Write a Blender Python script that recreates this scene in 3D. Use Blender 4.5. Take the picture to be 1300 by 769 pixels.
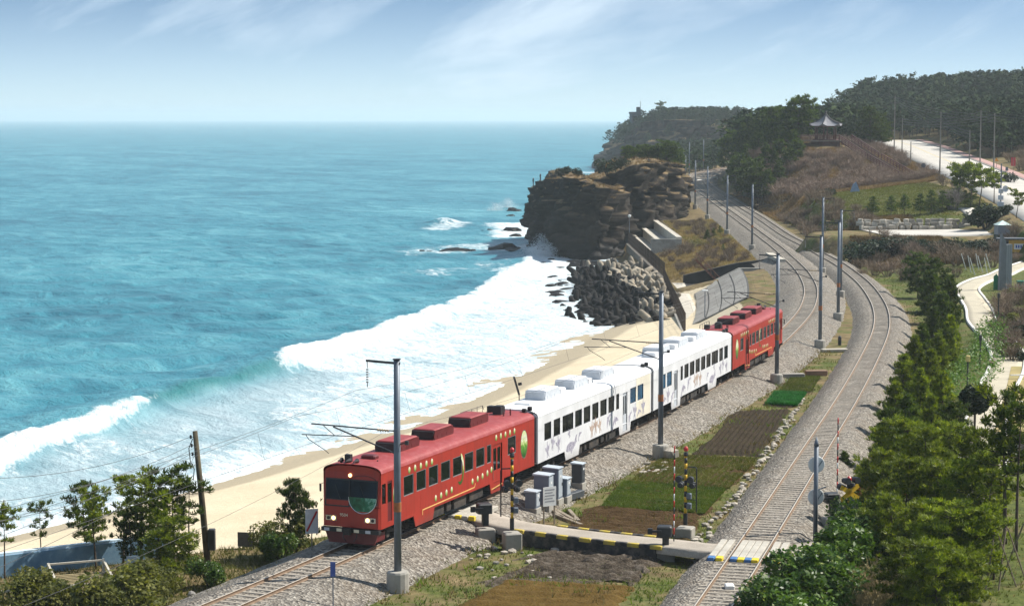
import bpy, bmesh, math, random
import numpy as np
from mathutils import Vector, Matrix, noise as mnoise
R = math.radians
rng = random.Random(7)
nrng = np.random.default_rng(7)
scene = bpy.context.scene
for o in list(bpy.data.objects): bpy.data.objects.remove(o)
COL = scene.collection

# ------------------------------------------------------------------ camera
CAM_H = 20.0
FPX = 2600.0
EYE_ROW = 150.0
PITCH = math.atan((384.5 - EYE_ROW) / FPX)
cd = bpy.data.cameras.new('camera'); cam = bpy.data.objects.new('camera', cd); COL.objects.link(cam)
cd.sensor_width = 36.0; cd.lens = 36.0 * FPX / 1300.0
cd.clip_start = 0.5; cd.clip_end = 60000
cam.location = (0, 0, CAM_H); cam.rotation_euler = (math.pi / 2 - PITCH, 0, 0)
scene.camera = cam

# ------------------------------------------------------------------ world: daylight sky with thin high cloud
SUN_EL, SUN_AZ = R(48), R(17)           # azimuth measured from +X towards +Y
world = bpy.data.worlds.new('World'); scene.world = world; world.use_nodes = True
wt = world.node_tree; wt.nodes.clear()
def wn(t, **k):
    n = wt.nodes.new(t)
    for a, v in k.items(): setattr(n, a, v)
    return n
def wmath(op, a, b=None, clamp=False):
    n = wn('ShaderNodeMath', operation=op); n.use_clamp = clamp
    for i, v in enumerate((a, b)):
        if v is None: continue
        if isinstance(v, (int, float)): n.inputs[i].default_value = v
        else: wt.links.new(v, n.inputs[i])
    return n.outputs[0]
w_out = wn('ShaderNodeOutputWorld'); w_bg = wn('ShaderNodeBackground')
w_sky = wn('ShaderNodeTexSky', sky_type='NISHITA'); w_sky.sun_disc = False
w_sky.sun_elevation = SUN_EL; w_sky.sun_rotation = math.pi / 2 - SUN_AZ
w_sky.air_density = 1.0; w_sky.dust_density = 0.4; w_sky.ozone_density = 2.5
w_tc = wn('ShaderNodeTexCoord'); w_sep = wn('ShaderNodeSeparateXYZ'); wt.links.new(w_tc.outputs['Generated'], w_sep.inputs[0])
# the lower sky clears quickly above the sea haze
zz = wmath('MULTIPLY', wmath('MAXIMUM', w_sep.outputs[2], 0.0), 5.0)
w_cmb = wn('ShaderNodeCombineXYZ'); wt.links.new(w_sep.outputs[0], w_cmb.inputs[0]); wt.links.new(w_sep.outputs[1], w_cmb.inputs[1]); wt.links.new(zz, w_cmb.inputs[2])
w_nrm = wn('ShaderNodeVectorMath', operation='NORMALIZE'); wt.links.new(w_cmb.outputs[0], w_nrm.inputs[0]); wt.links.new(w_nrm.outputs[0], w_sky.inputs[0])
# cirrus: noise on the direction, stretched along slanting streaks
w_map = wn('ShaderNodeMapping'); w_map.inputs['Scale'].default_value = (3.2, 3.0, 13.0)
w_rot = wn('ShaderNodeMapping'); w_rot.inputs['Rotation'].default_value = (0, R(20), 0); wt.links.new(w_tc.outputs['Generated'], w_rot.inputs[0]); wt.links.new(w_rot.outputs[0], w_map.inputs[0])
w_n1 = wn('ShaderNodeTexNoise'); w_n1.inputs['Scale'].default_value = 1.6; w_n1.inputs['Detail'].default_value = 8; w_n1.inputs['Roughness'].default_value = .60; w_n1.inputs['Distortion'].default_value = .5
wt.links.new(w_map.outputs[0], w_n1.inputs[0])
w_n2 = wn('ShaderNodeTexNoise'); w_n2.inputs['Scale'].default_value = 6.0; w_n2.inputs['Detail'].default_value = 3
wt.links.new(w_tc.outputs['Generated'], w_n2.inputs[0])
cl = wmath('MULTIPLY', wmath('MULTIPLY', wmath('SUBTRACT', w_n1.outputs[0], 0.37), 3.4, True), wmath('MULTIPLY', wmath('SUBTRACT', w_n2.outputs[0], 0.31), 4.0, True), True)
hz = wmath('MULTIPLY', wmath('POWER', wmath('SUBTRACT', 1.0, wmath('MULTIPLY', wmath('MAXIMUM', w_sep.outputs[2], 0.0), 11.5), True), 1.4), 0.74)
mask = wmath('MAXIMUM', wmath('MULTIPLY', cl, 0.85), hz)
w_tint = wn('ShaderNodeMixRGB', blend_type='MULTIPLY'); w_tint.inputs[0].default_value = 1.0; w_tint.inputs[2].default_value = (0.80, 1.02, 1.08, 1)
wt.links.new(w_sky.outputs[0], w_tint.inputs[1])
w_mix = wn('ShaderNodeMixRGB'); w_mix.inputs[2].default_value = (7.4, 8.9, 10.2, 1)
wt.links.new(mask, w_mix.inputs[0]); wt.links.new(w_tint.outputs[0], w_mix.inputs[1])
wt.links.new(w_mix.outputs[0], w_bg.inputs[0]); w_bg.inputs[1].default_value = 0.072
wt.links.new(w_bg.outputs[0], w_out.inputs[0])

# ------------------------------------------------------------------ sun
sd = bpy.data.lights.new('sun', 'SUN'); sd.energy = 5.0; sd.angle = R(0.53); sd.color = (1.0, 0.95, 0.86)
sun = bpy.data.objects.new('sun', sd); COL.objects.link(sun)
sdir = Vector((math.cos(SUN_EL) * math.cos(SUN_AZ), math.cos(SUN_EL) * math.sin(SUN_AZ), math.sin(SUN_EL)))
sun.rotation_euler = sdir.to_track_quat('Z', 'Y').to_euler()
sun.location = (60, 20, 80)

vs = scene.view_settings
vs.view_transform = 'Standard'; vs.look = 'None'; vs.exposure = 0.56; vs.gamma = 1.0; vs.use_curve_mapping = False
scene.render.engine = 'CYCLES'
scene.render.resolution_x = 1024; scene.render.resolution_y = 605
scene.cycles.max_bounces = 6; scene.cycles.volume_bounces = 2; scene.cycles.transparent_max_bounces = 8
# ------------------------------------------------------------------ survey helper: a point on the level plane z seen in the photograph at (px, py)
def G(px, py, z=0.0):
    u = (px - 650.0) / FPX; v = (py - 384.5) / FPX
    c, s = math.cos(PITCH), math.sin(PITCH)
    dy = c - v * s; dz = -s - v * c
    t = (z - CAM_H) / dz
    return Vector((u * t, dy * t, z))
def GD(px, py, Y):           # point at distance Y
    u = (px - 650.0) / FPX; v = (py - 384.5) / FPX
    c, s = math.cos(PITCH), math.sin(PITCH)
    dy = c - v * s; dz = -s - v * c
    t = Y / dy
    return Vector((u * t, Y, CAM_H + dz * t))

# ------------------------------------------------------------------ object helpers
def tag(o, label=None, cat=None, group=None, kind=None):
    if label: o['label'] = label
    if cat: o['category'] = cat
    if group: o['group'] = group
    if kind: o['kind'] = kind
    return o
def link(o, parent=None):
    COL.objects.link(o)
    if parent is not None: o.parent = parent
    return o
def empty(name, loc=(0, 0, 0), rz=0.0):
    o = bpy.data.objects.new(name, None); o.empty_display_size = .3
    o.location = loc; o.rotation_euler = (0, 0, rz); COL.objects.link(o); return o
def np_mesh(name, V, F, mats, smooth=False, mi=None, attrs=None):
    """V (n,3) float array, F (m,3) or (m,4) int array"""
    me = bpy.data.meshes.new(name)
    V = np.asarray(V, np.float32); F = np.asarray(F, np.int32); k = F.shape[1]
    me.vertices.add(len(V)); me.vertices.foreach_set('co', V.ravel())
    me.loops.add(F.size); me.loops.foreach_set('vertex_index', F.ravel())
    me.polygons.add(len(F)); me.polygons.foreach_set('loop_start', np.arange(0, F.size, k, dtype=np.int32))
    if smooth: me.polygons.foreach_set('use_smooth', np.ones(len(F), bool))
    if not isinstance(mats, (list, tuple)): mats = [mats]
    for m in mats: me.materials.append(m)
    if mi is not None: me.polygons.foreach_set('material_index', np.asarray(mi, np.int32))
    for an, av in (attrs or {}).items():
        a = me.attributes.new(an, 'FLOAT', 'POINT'); a.data.foreach_set('value', np.asarray(av, np.float32))
    me.update(calc_edges=True); return me
def np_obj(name, V, F, mats, parent=None, **k):
    return link(bpy.data.objects.new(name, np_mesh(name, V, F, mats, **k)), parent)

class MB:
    """collects shapes for ONE mesh"""
    def __init__(s): s.v = []; s.f = []; s.m = []; s.sm = []; s.M = None; s.mi = 0; s.smooth = False
    def add(s, vs, fs):
        b = len(s.v)
        if s.M is not None: vs = [s.M @ Vector(v) for v in vs]
        s.v += [tuple(v) for v in vs]
        for f in fs: s.f.append(tuple(i + b for i in f)); s.m.append(s.mi); s.sm.append(s.smooth)
        return s
    def box(s, x0, x1, y0, y1, z0, z1):
        return s.add([(x0,y0,z0),(x1,y0,z0),(x1,y1,z0),(x0,y1,z0),(x0,y0,z1),(x1,y0,z1),(x1,y1,z1),(x0,y1,z1)],
              [(0,3,2,1),(4,5,6,7),(0,1,5,4),(1,2,6,5),(2,3,7,6),(3,0,4,7)])
    def cbox(s, c, d): return s.box(c[0]-d[0]/2, c[0]+d[0]/2, c[1]-d[1]/2, c[1]+d[1]/2, c[2]-d[2]/2, c[2]+d[2]/2)
    def bev(s, x0, x1, y0, y1, z0, z1, b):
        """box with chamfered vertical and top edges"""
        P = lambda i, z: [(x0+b+i,y0+i,z),(x1-b-i,y0+i,z),(x1-i,y0+b+i,z),(x1-i,y1-b-i,z),(x1-b-i,y1-i,z),(x0+b+i,y1-i,z),(x0+i,y1-b-i,z),(x0+i,y0+b+i,z)]
        s.add(P(0,z0)+P(0,z1-b)+P(b,z1), [tuple(range(7,-1,-1)), tuple(range(16,24))] +
              [(i,(i+1)%8,8+(i+1)%8,8+i) for i in range(8)] + [(8+i,8+(i+1)%8,16+(i+1)%8,16+i) for i in range(8)]); return s
    def prism(s, poly, axis, a, b):
        """poly: 2-D points in the plane of the two other axes (x,y,z order)"""
        def p(q, t):
            return {'x': (t, q[0], q[1]), 'y': (q[0], t, q[1]), 'z': (q[0], q[1], t)}[axis]
        n = len(poly)
        return s.add([p(q, a) for q in poly] + [p(q, b) for q in poly],
              [tuple(range(n-1,-1,-1)), tuple(range(n, 2*n))] + [(i,(i+1)%n,n+(i+1)%n,n+i) for i in range(n)])
    def tube(s, pts, r, n=6, cap=True):
        pts = [Vector(p) for p in pts]; m = len(pts)
        rr = r if isinstance(r, (list, tuple)) else [r] * m
        vs = []; prev = None
        for i, p in enumerate(pts):
            t = (pts[min(i+1,m-1)] - pts[max(i-1,0)]); 
            if t.length < 1e-9: t = Vector((0,0,1))
            t.normalize()
            a = Vector((0,0,1)) if abs(t.z) < .95 else Vector((1,0,0))
            if prev is not None: u = (prev - t * prev.dot(t)); u = u.normalized() if u.length > 1e-6 else t.cross(a).normalized()
            else: u = t.cross(a).normalized()
            prev = u; w = t.cross(u)
            for k in range(n):
                an = 2*math.pi*k/n; vs.append(p + (u*math.cos(an) + w*math.sin(an))*rr[i])
        fs = [(i*n+k, i*n+(k+1)%n, (i+1)*n+(k+1)%n, (i+1)*n+k) for i in range(m-1) for k in range(n)]
        if cap: fs += [tuple(range(n-1,-1,-1)), tuple(range((m-1)*n, m*n))]
        return s.add(vs, fs)
    def bar(s, a, b, w, h):
        """rectangular bar from a to b, w across, h up"""
        a = Vector(a); b = Vector(b); t = (b-a).normalized(); up = Vector((0,0,1)) if abs(t.z) < .97 else Vector((0,1,0))
        x = t.cross(up).normalized()*(w/2); y = x.cross(t).normalized()*(h/2)
        vs = [a-x-y,a+x-y,a+x+y,a-x+y,b-x-y,b+x-y,b+x+y,b-x+y]
        return s.add(vs, [(0,1,2,3),(7,6,5,4),(1,0,4,5),(2,1,5,6),(3,2,6,7),(0,3,7,4)])
    def lathe(s, prof, c=(0,0,0), n=12, axis='z'):
        vs = []
        for r, h in prof:
            for k in range(n):
                a = 2*math.pi*k/n; x, y = r*math.cos(a), r*math.sin(a)
                q = {'z': (x, y, h), 'y': (x, h, y), 'x': (h, x, y)}[axis]
                vs.append((q[0]+c[0], q[1]+c[1], q[2]+c[2]))
        m = len(prof)
        fs = [(i*n+k, i*n+(k+1)%n, (i+1)*n+(k+1)%n, (i+1)*n+k) for i in range(m-1) for k in range(n)]
        fs += [tuple(range(n-1,-1,-1)), tuple(range((m-1)*n, m*n))]
        return s.add(vs, fs)
    def mesh(s, name, mats):
        me = bpy.data.meshes.new(name); me.from_pydata(s.v, [], s.f)
        if not isinstance(mats, (list, tuple)): mats = [mats]
        for m in mats: me.materials.append(m)
        me.polygons.foreach_set('material_index', s.m); me.polygons.foreach_set('use_smooth', s.sm)
        bm = bmesh.new(); bm.from_mesh(me); bmesh.ops.recalc_face_normals(bm, faces=bm.faces); bm.to_mesh(me); bm.free()
        me.update(); return me
    def build(s, name, mats, parent=None, loc=None, rz=0.0):
        o = bpy.data.objects.new(name, s.mesh(name, mats))
        if loc is not None: o.location = loc
        o.rotation_euler = (0, 0, rz)
        return link(o, parent)
def put(name, me, loc, rz=0.0, sc=1.0, parent=None):
    o = bpy.data.objects.new(name, me); o.location = loc; o.rotation_euler = (0, 0, rz)
    o.scale = (sc, sc, sc) if isinstance(sc, (int, float)) else sc
    return link(o, parent)
def copy_tree(o, parent=None):
    c = o.copy(); COL.objects.link(c); c.parent = parent
    for ch in list(o.children): copy_tree(ch, c)
    return c

# ------------------------------------------------------------------ materials
MATS = {}
class NT:
    def __init__(s, name):
        s.m = bpy.data.materials.new(name); s.m.use_nodes = True; s.t = s.m.node_tree
        s.b = s.t.nodes['Principled BSDF']; s.out = s.t.nodes['Material Output']
    def n(s, typ, **k):
        x = s.t.nodes.new(typ)
        for a, v in k.items(): setattr(x, a, v)
        return x
    def l(s, a, b): s.t.links.new(a, b)
    def pos(s):
        g = s.n('ShaderNodeNewGeometry'); return g.outputs['Position']
    def obj(s): return s.n('ShaderNodeTexCoord').outputs['Object']
    def noise(s, vec, scale, detail=4, rough=.55, dist=0.0, stretch=None):
        if stretch:
            mp = s.n('ShaderNodeMapping'); mp.inputs['Scale'].default_value = stretch; s.l(vec, mp.inputs[0]); vec = mp.outputs[0]
        x = s.n('ShaderNodeTexNoise'); x.inputs['Scale'].default_value = scale; x.inputs['Detail'].default_value = detail
        x.inputs['Roughness'].default_value = rough; x.inputs['Distortion'].default_value = dist; s.l(vec, x.inputs['Vector']); return x.outputs[0]
    def vor(s, vec, scale, feat='F1'):
        x = s.n('ShaderNodeTexVoronoi', feature=feat); x.inputs['Scale'].default_value = scale; s.l(vec, x.inputs['Vector']); return x
    def math(s, op, a, b=0.0, clamp=False):
        x = s.n('ShaderNodeMath', operation=op); x.use_clamp = clamp
        for i, v in enumerate((a, b)):
            if isinstance(v, (int, float)): x.inputs[i].default_value = v
            else: s.l(v, x.inputs[i])
        return x.outputs[0]
    def ramp(s, f, stops):
        x = s.n('ShaderNodeValToRGB'); e = x.color_ramp.elements
        while len(e) < len(stops): e.new(0.5)
        for i, (p, c) in enumerate(stops): e[i].position = p; e[i].color = (c[0], c[1], c[2], 1) if not isinstance(c, (int, float)) else (c, c, c, 1)
        s.l(f, x.inputs[0]); return x.outputs[0]
    def mix(s, f, a, b, mode='MIX'):
        x = s.n('ShaderNodeMixRGB', blend_type=mode)
        if isinstance(f, (int, float)): x.inputs[0].default_value = f
        else: s.l(f, x.inputs[0])
        for i, v in ((1, a), (2, b)):
            if isinstance(v, tuple): x.inputs[i].default_value = (v[0], v[1], v[2], 1)
            else: s.l(v, x.inputs[i])
        return x.outputs[0]
    def attr(s, name):
        x = s.n('ShaderNodeAttribute'); x.attribute_name = name; return x.outputs['Fac']
    def rand(s): return s.n('ShaderNodeObjectInfo').outputs['Random']
    def color(s, c):
        if isinstance(c, tuple): s.b.inputs['Base Color'].default_value = (c[0], c[1], c[2], 1)
        else: s.l(c, s.b.inputs['Base Color'])
    def set(s, **k):
        for a, v in k.items():
            i = s.b.inputs[a.replace('_', ' ')]
            if isinstance(v, (int, float)): i.default_value = v
            else: s.l(v, i)
    def bump(s, h, strength=.5, dist=.05):
        x = s.n('ShaderNodeBump'); x.inputs['Strength'].default_value = strength; x.inputs['Distance'].default_value = dist
        s.l(h, x.inputs['Height']); s.l(x.outputs[0], s.b.inputs['Normal'])
def pm(name, col, rough=.6, var=.15, scale=3.0, bump=0.0, metal=0.0, dirt=None, dirt_amt=.5, spec=None, randv=0.0, bdist=.02):
    """plain procedural material: colour broken by noise, optional dirt patches, optional per-object variation"""
    if name in MATS: return MATS[name]
    t = NT(name); p = t.obj()
    n1 = t.noise(p, scale, 5)
    c = t.ramp(n1, [(.3, tuple(x*(1-var) for x in col)), (.7, tuple(min(1, x*(1+var)) for x in col))])
    if dirt:
        n2 = t.noise(p, scale*.45, 6, .65)
        c = t.mix(t.math('MULTIPLY', t.ramp(n2, [(.46, 0.0), (.66, 1.0)]), dirt_amt), c, dirt)
    if randv:
        hs = t.n('ShaderNodeHueSaturation'); hs.inputs['Saturation'].default_value = 1
        t.l(t.math('ADD', t.math('MULTIPLY', t.rand(), 2*randv), 1-randv), hs.inputs['Value']); t.l(c, hs.inputs['Color']); c = hs.outputs[0]
    t.color(c); t.set(Roughness=rough, Metallic=metal)
    if spec is not None: t.set(Specular_IOR_Level=spec)
    if bump: t.bump(t.noise(p, scale*6, 4), bump, bdist)
    MATS[name] = t.m; return t.m
def leafm(name, c1, c2, c3=None, rough=.6, trans=.25, scale=1.2):
    """foliage: colour varies through the crown and between plants, a little light passes through"""
    if name in MATS: return MATS[name]
    t = NT(name); p = t.pos()
    n1 = t.noise(p, scale, 4)
    c = t.ramp(n1, [(.34, c1), (.66, c2)])
    if c3: c = t.mix(t.ramp(t.noise(p, scale*2.7, 3), [(.58, 0.0), (.72, 1.0)]), c, c3)
    hs = t.n('ShaderNodeHueSaturation'); t.l(t.math('ADD', t.math('MULTIPLY', t.rand(), .5), .75), hs.inputs['Value']); t.l(c, hs.inputs['Color'])
    t.color(hs.outputs[0]); t.set(Roughness=rough, Specular_IOR_Level=.25)
    tr = t.n('ShaderNodeBsdfTranslucent'); t.l(t.mix(1.0, hs.outputs[0], (1.2, 1.25, .6), 'MULTIPLY'), tr.inputs[0])
    mx = t.n('ShaderNodeMixShader'); mx.inputs[0].default_value = trans; t.l(t.b.outputs[0], mx.inputs[1]); t.l(tr.outputs[0], mx.inputs[2]); t.l(mx.outputs[0], t.out.inputs[0])
    MATS[name] = t.m; return t.m
# ------------------------------------------------------------------ the two railway lines (X as a function of distance Y)
SEA = -6.5
def zr(Y): return np.clip((np.asarray(Y, float) - 300.0) * 0.012, 0, 6.0)      # rail level climbs beyond the bend
def GT(px, py):
    z = 0.0
    for _ in range(30):
        p = G(px, py, z); z = float(zr(p.y))
    return p
_side = [G(484,672,.95), G(680.6,589.5,.95), G(828,522,.95), G(929,470,.95), G(993,434.6,.95)]
_pts1 = [Vector((-19.5,66,0)), GT(349.5,741)] + [p + Vector((-1.41,.52,0)) for p in _side] + \
        [GT(*q) for q in ((1024,396),(1032,367),(1020,344),(993,318),(962,295),(925.6,268.6),(897,248),(885.6,241),(876,231),(881.7,220),(896,216.5),(919,213))]
_pts1 += [Vector((90,720,0)), Vector((125,800,0))]
_pts2 = [Vector((4.0,66,0))] + [GT(*q) for q in ((904.5,769),(961.5,685),(1040,560),(1067,520),(1093,474.6),(1120,420),(1121,400),(1117,385),(1099,359),(1065,333),(1026,312),(1000,300),(962,273.8),(925.6,253))]
YS = np.arange(60, 801, 1.0)
def _curve(pts, sig):
    pts = sorted(pts, key=lambda p: p.y)
    yy = np.array([p.y for p in pts]); xx = np.array([p.x for p in pts])
    x = np.interp(np.arange(0, 861), yy, xx)
    n0 = np.arange(0, 861); lo = n0 < yy[0]; hi = n0 > yy[-1]
    x[lo] = xx[0] + (n0[lo]-yy[0])*(xx[1]-xx[0])/(yy[1]-yy[0]); x[hi] = xx[-1] + (n0[hi]-yy[-1])*(xx[-1]-xx[-2])/(yy[-1]-yy[-2])
    k = np.exp(-.5*(np.arange(-40,41)/sig)**2); k /= k.sum()
    xp = np.pad(x, 40, mode='reflect', reflect_type='odd')
    return np.convolve(xp, k, mode='valid')[60:801]
T1X = _curve(_pts1, 9)
_t2 = _curve(_pts2, 9)
_bl = np.clip((YS-400)/60, 0, 1); _bl = _bl*_bl*(3-2*_bl)
T2X = _t2*(1-_bl) + (T1X+4.3)*_bl
def t1(Y): return np.interp(Y, YS, T1X)
def t2(Y): return np.interp(Y, YS, T2X)
def tdir(f, Y):
    d = Vector((float(f(Y+1.5)-f(Y-1.5)), 3.0, 0)); return d.normalized()

def sstep(a, b, x):
    t = np.clip((np.asarray(x, float)-a)/(b-a), 0, 1); return t*t*(3-2*t)
def fbm(X, Y, scale, oct=4, seed=0.0):
    """cheap value noise, vectorised"""
    out = np.zeros_like(np.asarray(X, float)); amp = 1.0; tot = 0
    x = np.asarray(X, float)/scale + seed*17.3; y = np.asarray(Y, float)/scale + seed*9.1
    for o in range(oct):
        xi = np.floor(x); yi = np.floor(y); fx = x-xi; fy = y-yi; fx = fx*fx*(3-2*fx); fy = fy*fy*(3-2*fy)
        h = lambda a, b: np.modf(np.abs(np.sin(a*127.1+b*311.7+o*13.7)*43758.5453))[0]
        out += amp*((h(xi,yi)*(1-fx)+h(xi+1,yi)*fx)*(1-fy) + (h(xi,yi+1)*(1-fx)+h(xi+1,yi+1)*fx)*fy)
        tot += amp; amp *= .5; x = x*2.03+5.1; y = y*2.03+1.7
    return out/tot - .5

# ------------------------------------------------------------------ terrain heights
SHY = np.array([ 60, 100, 118,128,144,163,173,197,215,240,255,263,275,285,300,900.])
SHX = np.array([-90, -49, -37.5,-31.5,-22.5,-14,-8.8,-1.9,2.6,8.5,12,15,17.5,19,21,21.])
def shoreX(Y): return np.interp(Y, SHY, SHX)
_cp = np.array([
 # low ground east of the empty track
 (20,60,0),(35,60,.5),(60,60,1.5),(100,60,4),(25,110,0),(45,110,.8),(80,110,3),(33,150,-.2),(50,150,.2),(90,150,3),(45,200,-.2),(60,200,.2),(95,200,3),(50,250,-.2),(62,250,.2),(78,250,.8),(110,250,5),
 (52,285,0),(65,285,.3),(80,285,1.2),(54,301,1.0),(62,302,1.2),(72,302,1.3),
 (54,313,2.4),(62,313,2.5),(70,313,2.6),(77,310,3.0),(95,305,6.5),
 (54,330,4),(62,330,4.2),(72,330,4.8),(56,370,5),(65,380,6.3),(75,380,7),(80,350,6.2),
 (82,320,5),(86,400,8.3),(98,470,10.8),(103,520,12),(112,600,13.5),(98,330,7.2),(103,408,9),(113,470,11),(121,520,12.3),
 # knoll under the pavilion
 (70,460,14.5),(66,462,14.5),(75,462,13.8),(60,460,13),(56.5,457,10),(70,442,11.2),(62,437,9.2),(56,432,4),(68,424,6.6),(81.5,424,6.6),(78.5,440,9.4),(76.5,451,12.2),(86,460,10.6),(70,490,14),(64,500,14),(63,540,13),(68,580,12),
 # wooded slope beyond the road
 (150,450,15),(140,520,16),(118,650,14),(140,700,20),(180,700,25),(230,700,28),(90,700,11),(100,750,15),
 (77,800,13),(92,800,18),(108,800,23),(148,800,27),(200,800,29),(280,800,33),(72,900,4),(100,900,15),(150,900,22),(250,900,30),(300,600,28),(200,560,20),(400,800,36),(400,400,30),(400,100,20),(250,400,18),(180,350,12),(200,150,9),(400,1100,20),(100,1100,8),
 # coast beyond the first cliff
 (38,520,3),(29,520,-5),(15,520,-9),(33,650,-3),(20,650,-9),(46,640,4),(58,760,4),(45,900,-8),(62,1000,-6),(40,1000,-9),(20,1000,-10),(0,800,-11),(-20,600,-10)], float)
def _rbf(P, v):
    A = np.linalg.norm(P[:,None]-P[None], axis=2); n = len(P)
    M = np.zeros((n+3, n+3)); M[:n,:n] = A - 0.0*np.eye(n); M[:n,n] = 1; M[:n,n+1:] = P/100; M[n,:n] = 1; M[n+1:,:n] = (P/100).T
    return np.linalg.solve(M, np.r_[v, 0,0,0])
_w = _rbf(_cp[:,:2], _cp[:,2])
def rbf_eval(X, Y):
    sh = np.shape(X); x = np.ravel(X); y = np.ravel(Y); out = np.zeros(len(x))
    for i in range(0, len(x), 20000):
        q = np.stack([x[i:i+20000], y[i:i+20000]], 1)
        out[i:i+20000] = np.linalg.norm(q[:,None]-_cp[None,:,:2], axis=2) @ _w[:-3] + _w[-3] + (q/100) @ _w[-2:]
    return out.reshape(sh)

PAVE = []      # (polyline xy array, half width, z array) surfaces that level the ground under them
def poly_near(X, Y, P):
    """distance and index parameter of the nearest point on polyline P (k,2)"""
    best = np.full(np.shape(X), 1e9); par = np.zeros(np.shape(X)); sgn = np.zeros(np.shape(X))
    for i in range(len(P)-1):
        a, b = P[i], P[i+1]; d = b-a; L2 = d@d
        t = np.clip(((X-a[0])*d[0]+(Y-a[1])*d[1])/L2, 0, 1)
        dx = X-(a[0]+t*d[0]); dy = Y-(a[1]+t*d[1]); dd = np.hypot(dx, dy); m = dd < best
        best = np.where(m, dd, best); par = np.where(m, i+t, par); sgn = np.where(m, d[0]*dy-d[1]*dx, sgn)
    return best, par, np.sign(sgn)

def ground_h(X, Y):
    X = np.asarray(X, float); Y = np.asarray(Y, float)
    r = zr(Y); a = t1(Y); b = t2(Y)
    dW = a-X; dE = X-b
    # east
    e_near = -1.0 + 1.0*sstep(4, 9, dE) + r
    E = rbf_eval(X, Y) + .35*fbm(X, Y, 7, 3)
    k = sstep(4.5, 11, dE) if True else 0
    k = np.where(Y > 420, sstep(4.0, 7.0, dE), k)
    east = (-1.0 + r)*(1-k) + E*k
    # between the lines
    mid = -1.0 + r + .06*fbm(X, Y, 2.5, 3, 3)
    # west: beach
    S = shoreX(Y); foot = a-9.0
    u = np.clip((X-S)/np.maximum(foot-S, 4), -1, 1)
    beach = np.where(u >= 0, -6.35 + 2.9*np.power(np.maximum(u, 0), .8), -6.35 + (X-S)*.055) + .05*fbm(X, Y, 6, 3, 5)
    beach = np.maximum(beach, -11)
    emb = -1.0 + r - (dW-4.0)*.52
    ke = sstep(226, 238, Y)
    emb = emb*(1-ke) + (-1.0 + r - np.clip((dW-7.5)/6.3, 0, 1)*3.3 - np.maximum(dW-14.5, 0)*.6)*ke
    # terrace with trees near the painted wall
    terr = -3.4 + .25*fbm(X, Y, 6, 3, 8)
    # wall line: from (-60,?) straight
    wl = wall_side(X, Y)
    tk = np.where((Y < 124), sstep(-.3, .3, wl), 0.0) * sstep(124, 117, Y)
    low = beach*(1-tk) + terr*tk
    west = np.where(dW < 4, -1.0 + r, np.maximum(emb, low))
    # the bank between the beach and the first cliff
    bank = -1.0 + r - np.clip((dW-4)/(a-4-22.5), 0, 1)*3.0
    bank = np.where(X < 22.5 + .02*(Y-300), -5.9 - np.maximum(20.5-X, 0)*.16, bank)
    bank2 = np.where(X < 28.6, -4.0, -1.0 + r - .25*sstep(4, 10, dW))
    bank2 = np.where(X < 21.5, -5.9 - np.maximum(20.5-X, 0)*.16, bank2)
    q = sstep(348, 350, Y)
    bank = bank*(1-q) + bank2*q
    kb = sstep(281, 283, Y)
    west = west*(1-kb) + np.where(dW < 4, -1.0 + r, bank)*kb
    kc = sstep(400, 430, Y)
    far = np.minimum(E, -1.0 + r - sstep(4, 16, dW)*3)
    far = np.where(X < 30, np.minimum(far, -5 - (30-X)*.25), far)
    far = np.where((Y > 540) & (X < 32 + (Y-540)*.05), -10.0, far)
    far = np.where(dW < 4, -1.0 + r, far)
    west = west*(1-kc) + far*kc
    z = np.where(X > (a+b)/2, np.where(dE > 4, east, mid), np.where(dW > 4, west, mid))
    z = np.where((dE > 0) & (dE <= 4.5), -1.0 + r, z)
    for P, hw, zs in PAVE:
        bx = (X > P[:,0].min()-hw-6) & (X < P[:,0].max()+hw+6) & (Y > P[:,1].min()-hw-6) & (Y < P[:,1].max()+hw+6)
        if not bx.any(): continue
        d, p, _ = poly_near(X[bx], Y[bx], P); zp = np.interp(p, np.arange(len(P)), zs) - .12
        kk = sstep(hw+4.0, hw+.9, d); z[bx] = z[bx]*(1-kk) + zp*kk
    return z
_wa, _wb = G(-140, 752, -3.6), G(212, 708, -3.6)
WALLP = (_wa, _wb)
def wall_side(X, Y):          # >0 on the landward side of the painted wall
    d = (_wb-_wa); L = math.hypot(d.x, d.y)
    return -((X-_wa.x)*(-d.y) + (Y-_wa.y)*d.x)/L
def gz(x, y): return float(ground_h(np.array([float(x)]), np.array([float(y)]))[0])

# paved routes: centre lines
def smooth_poly(P, n=8):
    P = [Vector(p) for p in P]; out = []
    for i in range(len(P)-1):
        p0 = P[max(i-1,0)]; p1 = P[i]; p2 = P[i+1]; p3 = P[min(i+2,len(P)-1)]
        for k in range(n):
            t = k/n
            out.append(.5*((2*p1)+(p2-p0)*t+(2*p0-5*p1+4*p2-p3)*t*t+(3*p1-p0-3*p2+p3)*t**3))
    out.append(P[-1]); return out
WALK_PX = [(1225,640),(1248,585),(1250,545),(1262,500),(1277,470),(1278,447),(1262,425),(1247,408),(1243,392),(1234,378),(1228,366),(1244,356),(1268,349),(1288,340),(1330,326)]
WALK = smooth_poly([G(x, y, 0.1) for x, y in WALK_PX])
LANE = smooth_poly([Vector((55.5,313.5,2.5)), Vector((60,313.8,2.5)), Vector((66,314.2,2.5)), Vector((72,314.5,2.65)), Vector((78,314.5,3.1)), Vector((84,314.5,4.6))])
SPUR = smooth_poly([G(1260,291,2.8), G(1248,281,3.6), G(1236,272,4.6), G(1226,264,5.4)])
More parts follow.
